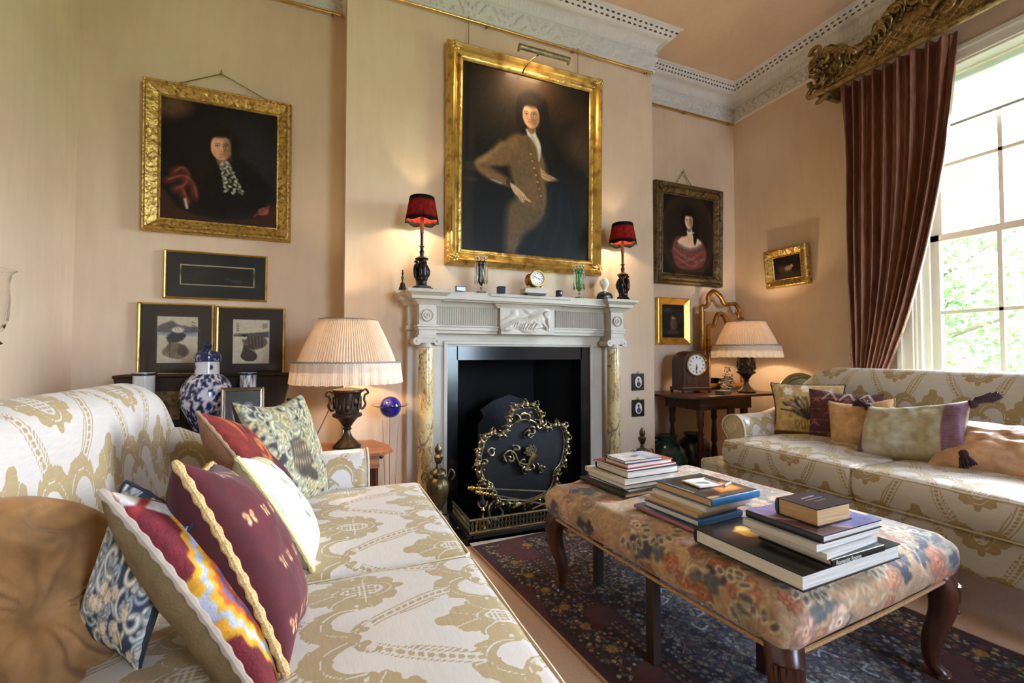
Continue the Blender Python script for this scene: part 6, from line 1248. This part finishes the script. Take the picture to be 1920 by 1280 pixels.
# ------------------------------------------------------------------ ottoman
OT = empty('ottoman', (1.013, .755, 0), ROT, 'long upholstered ottoman in faded floral velvet on cabriole legs, carrying books', 'ottoman'); OW_, OL_ = .875, 1.09
c = Cv(OW_ + .4, OL_ + .4, (168, 134, 98), 250); Rn = np.random.default_rng(9)
for i in range(26): c.ell(Rn.random() * c.w, Rn.random() * c.h, .10, .07, [(136, 126, 106), (190, 150, 118), (122, 116, 106), (184, 158, 126)][i % 4], 1, Rn.random() * 3, .8)
for i in range(70):
    x, y, a = Rn.random() * c.w, Rn.random() * c.h, Rn.random() * 6.28; dk = [(46, 46, 60), (60, 56, 74), (84, 88, 84)][i % 3]
    for k in range(3): c.petals(x + .03 * cos(a + k * 2), y + .03 * sin(a + k * 2), .032, 4, dk, None, a + k, .25, .5)
for i in range(105):
    x, y, a = Rn.random() * c.w, Rn.random() * c.h, Rn.random() * 6.28; s = .026 + .028 * Rn.random(); col = [(172, 108, 72), (186, 126, 88), (200, 156, 126), (156, 96, 62), (206, 170, 144)][i % 5]
    for k in range(6): q = a + k * 1.05; c.petals(x + s * .5 * cos(q), y + s * .5 * sin(q), s * .62, 5, tuple(v * (.92 + .12 * (k % 2)) for v in col), tuple(v * .62 for v in col), q, .25, .3, .95)
    c.petals(x, y, s * .55, 7, tuple(min(255, v * 1.12) for v in col), tuple(v * .6 for v in col), a, .3); c.ell(x, y, s * .12, s * .12, (96, 60, 44), .5)
for i in range(64):
    x, y, a = Rn.random() * c.w, Rn.random() * c.h, Rn.random() * 6.28
    for k in range(7): q = a + k * .55; xx, yy = x + .055 * cos(q), y + .055 * sin(q); c.ell(xx, yy, .021, .013, (196, 180, 142), .25, q); c.ell(xx, yy, .014, .008, (104, 88, 78), .3, q)
for i in range(40):
    x, y = Rn.random() * c.w, Rn.random() * c.h
    for k in range(9): c.line([(x, y + k * .0065), (x + .10, y + k * .0065 + .005)], .0028, (84, 82, 72), .002, .7, 0)
for i in range(110):
    x, y, a = Rn.random() * c.w, Rn.random() * c.h, Rn.random() * 6.28; c.line([(x, y), (x + .05 * cos(a), y + .05 * sin(a)), (x + .09 * cos(a + .7), y + .09 * sin(a + .7))], .006, (188, 176, 146), .004, .7, 4)
c.noise(120, .16, 2); c.noise(6, .10, 2)
mb, U = MB(), []
def dft(P, Q):
    x = Q[..., 0] / OW_ * 2 - 1; y = Q[..., 1] / OL_ * 2 - 1; t = np.clip((Q[..., 2] - .33) / .14, 0, 1); P = P.copy(); cr = np.clip(1 - x ** 4, 0, 1) * np.clip(1 - y ** 4, 0, 1)
    P[..., 2] += .012 * cr * t + .0035 * vnoise(Q * np.array([9, 9, 9.]), 1, 2); b = .016 * np.sin(t * pi); P[..., 0] += b * np.clip(x * 3, -1, 1) * (np.abs(x) > .8); P[..., 1] += b * np.clip(y * 3, -1, 1) * (np.abs(y) > .8)
    return P
for ax, s in ((0, 1), (0, -1), (1, 1), (1, -1), (2, 1)):
    P, Q = rbox_grid((0, 0, .325), (OW_, OL_, .468), .045, .005 if (ax, s) != (1, 1) and (ax, s) != (0, 1) else .02, ax, s); P = dft(P, Q); mb.surf(P, flip=(s < 0) ^ (ax == 1)); d = (.468 - Q[..., 2])
    u = Q[..., 0] + (s * d if ax == 0 else 0) + .2; v = Q[..., 1] + (s * d if ax == 1 else 0) + .2; U.append(np.stack([u, v], -1).reshape(-1, 2))
u = np.concatenate(U); seat = obj('upholstered_top', mb, M_velvetp, OT, attrs={'Col': c.at(u[:, 0], u[:, 1])}, smooth=80)
b_ = [(.01, .01), (OW_ - .01, .01), (OW_ - .01, OL_ - .01), (.01, OL_ - .01)]; pts = []
for i in range(4):
    p, q = b_[i], b_[(i + 1) % 4]; pts += [(p[0] + (q[0] - p[0]) * t, p[1] + (q[1] - p[1]) * t, .332 - .006 * sin(pi * t)) for t in np.linspace(0, 1, 30)[:-1]]
obj('braid_edging', MB().tube(pts, .006, 8, closed=True), simple('tan_braid', (170, 130, 84), .8, var=.3, vs=150), seat)
def cab_leg(x, y, dx, dy):
    P_ = bez([(0, 0, .36), (.004, .004, .335), (.018, .018, .29), (.016, .016, .22), (-.004, -.004, .13), (-.006, -.006, .06), (.008, .008, .028), (.014, .014, .012)], 7); R_ = np.interp(np.linspace(0, 1, len(P_)), [0, .15, .3, .5, .72, .85, .93, 1], [.040, .046, .042, .030, .019, .020, .028, .026])
    m = MB().tube([(x + a * dx, y + b * dy, z) for a, b, z in P_], R_, 16)
    for k in range(5): q = (k - 2) * .35; ca, sa_ = (dx / 1.414), (dy / 1.414); vx, vy = ca * cos(q) - sa_ * sin(q), ca * sin(q) + sa_ * cos(q); m.tube([(x + .016 * dx + vx * .040, y + .016 * dy + vy * .040, .315), (x + .018 * dx + vx * .036, y + .018 * dy + vy * .036, .27), (x + .016 * dx + vx * .026, y + .016 * dy + vy * .026, .235)], [.008, .008, .003], 8)
    m.ball((x + .018 * dx + dx * .026, y + .018 * dy + dy * .026, .225), .009, 10)
    obj('cabriole_leg', m, M_mahogv, OT)
for x, y, dx, dy in ((.045, .045, -1, -1), (OW_ - .045, .045, 1, -1), (.045, OL_ - .045, -1, 1), (OW_ - .045, OL_ - .045, 1, 1)): cab_leg(x, y, dx, dy)
for x, y in ((.07, .51), (.36, .31), (.24, OL_ - .06), (OW_ - .07, .51)): obj('straight_leg', MB().box((x, y, .17), (.036, .036, .34)), simple('dark_mahogany_leg', (44, 28, 20), .45), OT, bevel=.003)  # straight legs in plain dark mahogany, one even wood colour
# ------------------------------------------------------------------ books
def jacket(w, d, base, seed, marks=(), res=330):
    k = Cv(w, d, base, res); Rn = np.random.default_rng(seed)
    for m in marks: getattr(k, m[0])(*m[1:])
    return k.noise(12, .08, 3)
def book(label, p, w, d, t, z, rot=0, spine='far', cov=(30, 30, 34), cvs=None, page=None, soft=False, spine_col=None, inset=.004, title=None):
    """p = near-left corner, w along x, d along y; spine = side on which the spine lies"""
    r = empty('book', (p[0], p[1], z), ROT + rot, label, 'book', 'art books piled on the ottoman'); bt = .0012 if soft else .0028; ins = .0005 if soft else inset
    cm = painted_cover(cov)
    i0, i1, j0, j1 = ins, w - ins, ins, d - ins
    if spine == 'far': j1 = d - .002
    if spine == 'near': j0 = .002
    if spine == 'left': i0 = .002
    m = MB().b2((i0, j0, bt), (i1, j1, t - bt)); obj('page_block', m, page or M_paper, r, bevel=0)
    m = MB().b2((0, 0, 0), (w, d, bt)); 
    if cvs is None: m.b2((0, 0, t - bt), (w, d, t))
    rr = t / 2
    arc = [(-.28 * rr * cos(a) if False else -.35 * rr * cos(a), rr + rr * sin(a)) for a in np.linspace(-pi / 2, pi / 2, 9)]
    if spine in ('far', 'near'):
        sgn = 1 if spine == 'far' else -1; y0 = d if spine == 'far' else 0
        P = np.array([[(x, y0 + sgn * (-a + .0), z_) for a, z_ in arc] for x in (0, w)]); m.surf(P, flip=(sgn < 0)); m.surf(P + np.array([0, -sgn * .002, 0]), flip=(sgn > 0)); P_end = None
        for x in (0, w): m.add([(x, y0 + sgn * (-a), z_) for a, z_ in arc] + [(x, y0 - sgn * .003 - sgn * a * .2, z_) for a, z_ in arc[::-1]], [tuple(range(18))])
    else:
        sgn = 1 if spine == 'right' else -1; x0 = w if spine == 'right' else 0
        P = np.array([[(x0 + sgn * (-a), y, z_) for a, z_ in arc] for y in (0, d)]); m.surf(P, flip=(sgn > 0)); m.surf(P + np.array([-sgn * .002, 0, 0]), flip=(sgn < 0))
        for y in (0, d): m.add([(x0 + sgn * (-a), y, z_) for a, z_ in arc] + [(x0 - sgn * .003, y, z_) for a, z_ in arc[::-1]], [tuple(range(18))])
    mats = [cm if spine_col is None else painted_cover(spine_col)]
    co = obj('cover', m, mats, r, smooth=30)
    if cvs is not None:
        X, Y = cvs.X, cvs.Y; q = MB().surf(np.stack([X, Y, 0 * X + t], -1)); n0 = q.n; q.b2((0, 0, t - bt), (w, d, t - .0002)); C = np.tile(L(*cov), (q.n, 1)).astype(float); C[:n0] = srgb(np.clip(cvs.A, 0, 255)).reshape(-1, 3); obj('front_cover', q, M_bookp, r, attrs={'Col': C}, smooth=0)
    if title:
        cu = bpy.data.curves.new('spine_lettering', 'FONT'); cu.body = title[0]; cu.size = title[1]; cu.extrude = .0003; cu.align_y = 'CENTER'; cu.offset = .0002
        o = bpy.data.objects.new('spine_text', cu); me_ = bpy.data.meshes.new_from_object(o); bpy.data.objects.remove(o); me_.materials.append(simple('pale_lettering', (206, 204, 190), .5))
        o = bpy.data.objects.new('spine_lettering', me_); COL.objects.link(o); o.parent = r; o.rotation_euler = (radians(90), 0, 0); o.location = (title[2], -.35 * rr - .0012, t / 2)
    return r
def painted_cover(c): return simple('cover_%d_%d_%d' % c, c, .3, var=.1, vs=20)
z = .482
# tall far stack, bottom to top
S1 = [('tan-edged book with dark cover, bottom of the tallest stack', (1.10, 1.50), .27, .30, .017, (44, 36, 30), 'left', None, M_papertan),
      ('patterned dark paperback second from the bottom of the tallest stack', (1.128, 1.515), .25, .25, .010, (88, 78, 66), 'right', None, None),
      ('white-paged book third from the bottom of the tallest stack', (1.108, 1.512), .26, .255, .019, (30, 32, 40), 'far', None, None),
      ('pale-jacketed book fourth from the bottom of the tallest stack', (1.106, 1.510), .27, .26, .021, (206, 200, 190), 'far', None, None),
      ('thick cream-paged book in the middle of the tallest stack', (1.124, 1.515), .27, .215, .030, (40, 30, 32), 'far', None, None),
      ('thin black and red magazine under the top two books of the tallest stack', (1.118, 1.513), .275, .21, .008, (120, 34, 40), 'far', None, None),
      ('cream-paged book with salmon cover, second from the top of the tallest stack', (1.128, 1.52), .245, .145, .018, (168, 84, 66), 'far', None, None),
      ('top book of the tallest stack, pale grey cover with a dark drawing', (1.115, 1.52), .195, .125, .014, (50, 42, 40), 'far', 'c', None)]
for i, (lab, p, w, d, t, col, sp, cc, pg) in enumerate(S1):
    cvs = None
    if cc: cvs = jacket(w, d, (196, 190, 184), i, [('ell', .10, .06, .03, .012, (110, 100, 92), .5, .3), ('poly', [(.12, 0), (.195, 0), (.195, .125), (.12, .125)], (168, 170, 184), .02)])
    book(lab, p, w, d, t, z, [0, .03, -.02, .0, -.03, .02, .0, -.04][i], sp, col, cvs, pg, soft=(i in (1, 5))); z += t + .0005
# middle stack
z = .482
cvs = jacket(.235, .285, (28, 32, 44), 2, [('poly', [(0, .13), (.235, .15), (.235, .285), (0, .285)], (92, 84, 122), .03), ('ell', .02, .22, .03, .02, (150, 140, 170), .8), ('poly', [(0, 0), (.235, 0), (.235, .07), (0, .06)], (24, 46, 64), .03), ('line', [(.02, .04), (.02, .12)], .004, (110, 100, 140), .004)])
book('wide purple and navy book with pink edge, bottom of the middle stack', (1.092, 1.12), .235, .285, .012, z, .0, 'left', (150, 92, 110), cvs, soft=True); z += .0125
book('blue-spined book second from the bottom of the middle stack', (1.115, 1.135), .215, .24, .021, z, .02, 'near', (28, 74, 116), None, None); z += .0215
book('tan folded magazine with curled edge in the middle stack', (1.125, 1.15), .20, .245, .010, z, .03, 'near', (186, 166, 132), None, M_papertan, soft=True); z += .0105
book('thin buff booklet under the white paperback in the middle stack', (1.14, 1.148), .21, .235, .008, z, -.02, 'near', (198, 182, 150), None, M_papertan, soft=True); z += .0085
book('white-edged paperback just below the top book of the middle stack', (1.15, 1.14), .235, .235, .017, z, .0, 'far', (196, 192, 186), None, None, soft=True); z += .0175
cvs = jacket(.235, .245, (50, 66, 72), 3, [('poly', [(.03, .03), (.215, .03), (.215, .225), (.03, .225)], (70, 48, 40), .004), ('poly', [(.09, .035), (.21, .035), (.21, .13), (.12, .12)], (206, 130, 66), .02), ('ell', .16, .07, .04, .03, (222, 150, 80), .6), ('line', [(.01, .08), (.01, .2)], .006, (140, 150, 150), .004), ('ell', .025, .015, .03, .01, (196, 160, 110), .5), ('line', [(.06, .02), (.21, .02)], .003, (160, 130, 96), .003)])
book('glossy blue-spined book with painted jacket, top of the middle stack', (1.165, 1.13), .238, .248, .026, z, .0, 'near', (54, 66, 70), cvs, M_papertan, spine_col=(38, 106, 156)); z += .026
tr = empty('card_tray', (1.272, 1.275, z + .001), ROT - .1, 'little white framed tray lying on the blue-spined top book', 'tray')
cvt = Cv(.1, .085, (206, 204, 198), 700); cvt.poly([(.014, .012), (.086, .012), (.086, .073), (.014, .073)], (224, 222, 216), .002); cvt.ell(.045, .045, .022, .012, (150, 152, 146), .6); cvt.ell(.06, .035, .014, .01, (130, 136, 130), .5)
tp = panel('tray_base', cvt, M_print, tr, t=.003); tp.rotation_euler = (radians(-90), 0, 0); tp.location = (0, 0, .004)
obj('tray_rim', MB().tube(bez([(-.05, -.038, .004), (-.045, -.0425, .004), (.045, -.0425, .004), (.05, -.038, .004), (.05, .038, .004), (.045, .0425, .004), (-.045, .0425, .004), (-.05, .038, .004), (-.05, -.038, .004)], 3), .0035, 8, closed=True), simple('pale_rim', (214, 210, 202), .3), tr)
sg = empty('silver_pen', (1.335, 1.222, z + .005), 0, 'short silver pen beside the little tray', 'pen'); obj('barrel', MB().tube([(-.02, -.006, 0), (.03, .014, 0)], .0038, 10), M_steel, sg); obj('clip', MB().tube([(-.01, -.004, .005), (.01, .004, .005)], .001, 5), M_steel, sg)
# near stack
z = .482
cvs = jacket(.43, .325, (16, 15, 15), 4, [('ell', .12, .235, .09, .05, (96, 60, 34), 1.2, -.3), ('poly', [(.085, .225), (.10, .205), (.125, .20), (.145, .215), (.145, .25), (.15, .275), (.125, .285), (.105, .27), (.085, .262), (.09, .245)], (214, 160, 66), .008, 1, 4), ('ell', .125, .262, .022, .016, (232, 196, 112), .6), ('poly', [(.15, .16), (.3, .2), (.42, .25), (.42, .3), (.2, .3)], (44, 38, 24), .04, .7, 4), ('line', [(.12, .19), (.2, .16), (.3, .17)], .012, (60, 52, 30), .02, .7)])
book('largest glossy black book with golden figure on its jacket, bottom of the nearest stack', (1.06, .752), .43, .325, .040, z, -.03, 'far', (18, 17, 17), cvs); z += .0405
book('black book with pale spine lettering lying on the largest black book', (1.168, .755), .225, .20, .017, z, -.05, 'near', (24, 26, 25), None, None, title=('Romantic Rooms', .0150, .012)); z += .0175
book('wide white paperback third from the bottom of the nearest stack', (1.155, .757), .24, .205, .015, z, .01, 'right', (206, 204, 200), None, None, soft=True); z += .0155
book('thick white paperback below the violet book in the nearest stack', (1.14, .772), .285, .205, .019, z, -.02, 'far', (190, 188, 190), None, None, soft=True); z += .0195
cvs = jacket(.262, .215, (132, 120, 164), 6, [('poly', [(0, 0), (.12, 0), (.04, .12), (0, .15)], (70, 44, 50), .03), ('line', [(.0, .15), (.13, .0)], .012, (186, 150, 150), .01), ('ell', .2, .03, .08, .03, (112, 116, 160), .9), ('line', [(.15, .06), (.24, .07)], .008, (180, 190, 216), .01)])
book('violet-covered book supporting the small thick book in the nearest stack', (1.158, .768), .262, .215, .020, z, -.03, 'left', (26, 22, 30), cvs); z += .0205
cvs = jacket(.148, .112, (44, 46, 56), 7, [('line', [(.05, .075), (.11, .08)], .006, (150, 156, 160), .003), ('line', [(.045, .06), (.12, .064)], .004, (130, 136, 144), .003), ('line', [(.06, .045), (.11, .048)], .004, (120, 126, 134), .003)])
book('small thick book with tan page edges crowning the nearest stack', (1.20, .808), .148, .112, .047, z, -.04, 'far', (24, 24, 30), cvs, M_papertan)
# ------------------------------------------------------------------ curtain and gilt pelmet
ct = empty('curtain', (XR - .10, 2.2, 0), 0, 'long rust-red silk curtain hanging at the left side of the tall window', 'curtain')
zs = np.r_[np.linspace(3.10, .95, 70), np.linspace(.93, .02, 24)]; nv = 260; t = np.linspace(0, 1, nv)
P = np.zeros((len(zs), nv, 3))
for i, z in enumerate(zs):
    k = min(1, max(0, (3.1 - z) / 2.15)); yl = 2.215 - .045 * k; ye = 1.545 + .40 * k ** 2.3 + .015 * sin(k * 3)
    if z < .95: q = (.95 - z) / .93; yl, ye = 2.17 + .02 * q, 1.945 - .12 * q
    wd = yl - ye; amp = .040 * (.55 + .45 * wd / .67)
    ph = 2 * pi * (9.2 * t + .25 * np.sin(t * 5 + k * 1.5) + .35 * sin(k * 2.2) * t); fold = np.sin(ph) + .35 * np.sin(2.3 * ph + 1 + 2 * k) + .12 * np.sin(5.1 * ph + 3 * k)
    P[i, :, 0] = -amp * fold * .9 - .0 + .01 * np.sin(6 * k + 8 * t); P[i, :, 1] = yl - wd * (t + .018 * np.sin(ph + .8)) - 2.2; P[i, :, 2] = z
P[..., 0] += .006 * vnoise(P * np.array([1, 14, 3.]), 1.0, 3)
ts = NT('rust_silk'); v = ts.coord((6, 14, 1.5)); n = ts.noise(v, 6, 4); col = ts.ramp(n, [(.3, L(118, 72, 56)), (.7, L(156, 106, 82))]); ts.set(Base_Color=col, Roughness=.42, Sheen_Weight=.1, Sheen_Roughness=.35); ts.bump(ts.noise(v, 22, 3), .12, .004)
o = obj('drape', MB().surf(P, flip=True), ts.m, ct, smooth=180); so = o.modifiers.new('lining', 'SOLIDIFY'); so.thickness = .003
ed = [(p[0], p[1], p[2]) for p in P[:, 0]]; m = MB()
for q in range(70): z = 1.3 - q * .006; m.ball((-.01 + .004 * sin(q), 2.178 - 2.2 + .006 * sin(q * 2.1), z), .006, 6)
obj('bobble_trim', m, simple('dark_red_trim', (76, 32, 28), .8), ct)
pe = empty('pelmet', (3.50, 1.17, 3.04), 0, 'carved old gilt pelmet with lattice panel and scrolled crest above the window', 'pelmet'); HW = 1.13
# backing board in profile with raised centre and ends
def crest_z(y):
    a = abs(y); z = .20 - .03 * cos(a / HW * 8)
    if a > HW - .28: z += .11 * sin((a - (HW - .28)) / .28 * pi * .8)
    z += .12 * math.exp(-((a - .55) / .16) ** 2) + .2 * math.exp(-(a / .25) ** 2); return z
ys = np.linspace(-HW, HW, 90); poly = [(y, .0) for y in (-HW, HW)] + [(y, crest_z(y) - .02) for y in ys[::-1]]
T = Matrix(((0, 0, 1, 0), (1, 0, 0, 0), (0, 1, 0, 0), (0, 0, 0, 1)))
obj('board', MB().prism(poly, 0, .03, M=T), M_giltold, pe)
for s in (-1, 1): obj('return', MB().b2((0, s * HW - .015, .0), (.25, s * HW + .015, .24)), M_giltold, pe)
m = MB().tube([(-.012, -HW - .01, .006), (-.012, HW + .01, .006)], .016, 8)
for i in range(150): m.ball((-.026, -HW + i * 2 * HW / 149, .03), .009, 6)
obj('gadrooned_rail', m, M_giltold, pe)
pitch = .062; LM = {1: MB(), -1: MB()}
for i in range(-40, 41):
    for d in (-1, 1):
        pts = []
        for q in np.linspace(0, 1, 9):
            z = .045 + .13 * q; y = i * pitch + d * z
            if abs(y) < HW - .12 and .12 < abs(y): pts.append((-.003, y, z))
        if len(pts) > 3: LM[1 if pts[0][1] > 0 else -1].tube(pts, .005, 6)
for i in range(-34, 35):
    for j in range(4):
        y = i * pitch / 1.0 + (pitch / 2 if j % 2 else 0); z = .045 + pitch / 2 * j * 1.0 + .008
        if .14 < abs(y) < HW - .16 and z < crest_z(y) - .05: LM[1 if y > 0 else -1].ball((-.002, y, z), .0085, 6)
M_lat = gold('lattice_gilt', (178, 152, 96), (118, 92, 50), 60, .5, .42, .6)
for q in (1, -1): obj('lattice_panel', LM[q], M_lat, pe)
m = MB(); Rn = random.Random(3)
for i in range(150):
    y = -HW + (i + .5) * 2 * HW / 150; z = crest_z(y); a = pi / 2 + Rn.uniform(-.8, .8) ; ln = .05 + .03 * Rn.random(); cu = Rn.choice((-1, 1)) * 1.1
    pts = [(-.012 - .03 * sin(pi * t_), y + ln * t_ * cos(a + cu * 2.2 * t_ * t_), z - .03 + ln * t_ * sin(a + cu * 2.2 * t_ * t_)) for t_ in np.linspace(0, 1, 8)]; m.tube(pts, [.012 * (.5 + sin(pi * min(1, t_ + .15))) * (1 - .5 * t_) for t_ in np.linspace(0, 1, 8)], 7); m.ball(pts[-1], .011, 7)
obj('crest_scrolls', m, M_giltold, pe)
for s in (-1, 1):
    m = MB(); sp = lambda cy, cz, r0, tn, th: m.tube([(-.02 - .015 * t_, cy + s * r0 * (1 - t_ * .8) * cos(tn * t_), cz + r0 * (1 - t_ * .8) * sin(tn * t_)) for t_ in np.linspace(0, 1, 22)], [th * (1 - .4 * t_) for t_ in np.linspace(0, 1, 22)], 8)
    sp(s * (HW - .06), .24, .075, 6, .020); sp(s * (HW - .02), .12, .07, -6, .020); sp(s * (HW - .01), .33, .05, 6.5, .017); sp(s * (HW - .16), .14, .055, -6, .014); sp(s * (HW - .1), .04, .05, 6, .013);
    for i in range(30): a = i * 2.4; q = .07 * sqrt(i / 30); m.ball((-.03 - .015 * Rn.random(), s * (HW - .03) + q * cos(a), .2 + q * sin(a) * 1.5), .014, 7)
    m.tube(bez([(-.02, s * (HW - .06), .02), (-.03, s * (HW + .03), .0), (-.02, s * (HW + .06), .03), (-.02, s * (HW + .03), .07)], 6), .018, 8); m.tube(bez([(.1, s * (HW + .01), .01), (.04, s * (HW + .03), -.03), (0, s * (HW - .08), -.02)], 6), .016, 8)
    obj('corner_acanthus', m, M_giltold, pe); m = MB(); sp(s * .6, .29, .05, 6, .014); sp(s * .48, .30, .045, -6, .013); sp(s * .34, .12, .08, 6, .016); sp(s * .22, .2, .07, -6, .015); obj('panel_scrolls', m, M_giltold, pe)
# ------------------------------------------------------------------ garden seen through the window
struct('ground', MB().b2((4.2, -30, -.8), (60, 60, -.7)), simple('lawn', (96, 128, 62), .95, var=.3, vs=.6))
M_leaf = NT('spring_leaves'); M_leaf.set(Base_Color=M_leaf.ramp(M_leaf.noise(M_leaf.coord(), 1.5, 3), [(.3, L(70, 104, 56)), (.7, L(122, 156, 96))]), Roughness=.6); 
def tree(x, y, h, w, lab, seed):
    r = empty('garden_tree', (x, y, -.7), 0, lab, 'tree', 'trees in the garden'); R = np.random.default_rng(seed)
    m = MB().tube(bez([(0, 0, 0), (.1, 0, h * .3), (-.05, .1, h * .6), (0, 0, h * .8)], 5), np.linspace(.18, .05, 16), 8)
    for k in range(9): a = k * 2.4; z = h * (.3 + .05 * k); m.tube([(0, 0, z), (w * .4 * cos(a), w * .4 * sin(a), z + h * .12)], [.06, .02], 6)
    obj('trunk', m, simple('bark', (84, 72, 58), .9, bump=.5, bs=12), r)
    n = 6500; cl = R.normal(size=(60, 3)) * np.array([w * .33, w * .33, h * .22]) + np.array([0, 0, h * .62]); c0 = cl[R.integers(0, 60, n)] + R.normal(size=(n, 3)) * .28; a1 = R.normal(size=(n, 3)); a1 /= np.linalg.norm(a1, axis=1)[:, None]; a2 = np.cross(a1, R.normal(size=(n, 3))); a2 /= np.linalg.norm(a2, axis=1)[:, None]
    V = np.stack([c0 - a1 * .09, c0 + a2 * .045, c0 + a1 * .09, c0 - a2 * .045], 1).reshape(-1, 3); m = MB().add(V, [(4 * i, 4 * i + 1, 4 * i + 2, 4 * i + 3) for i in range(n)]); obj('foliage', m, M_leaf.m, r, smooth=0)
tree(12.2, 5.7, 5.0, 3.8, 'nearer pale green leafy tree in the garden beyond the tall window', 1); tree(20, 8.8, 7.0, 5.0, 'bigger distant tree in the garden behind the nearer one', 2)
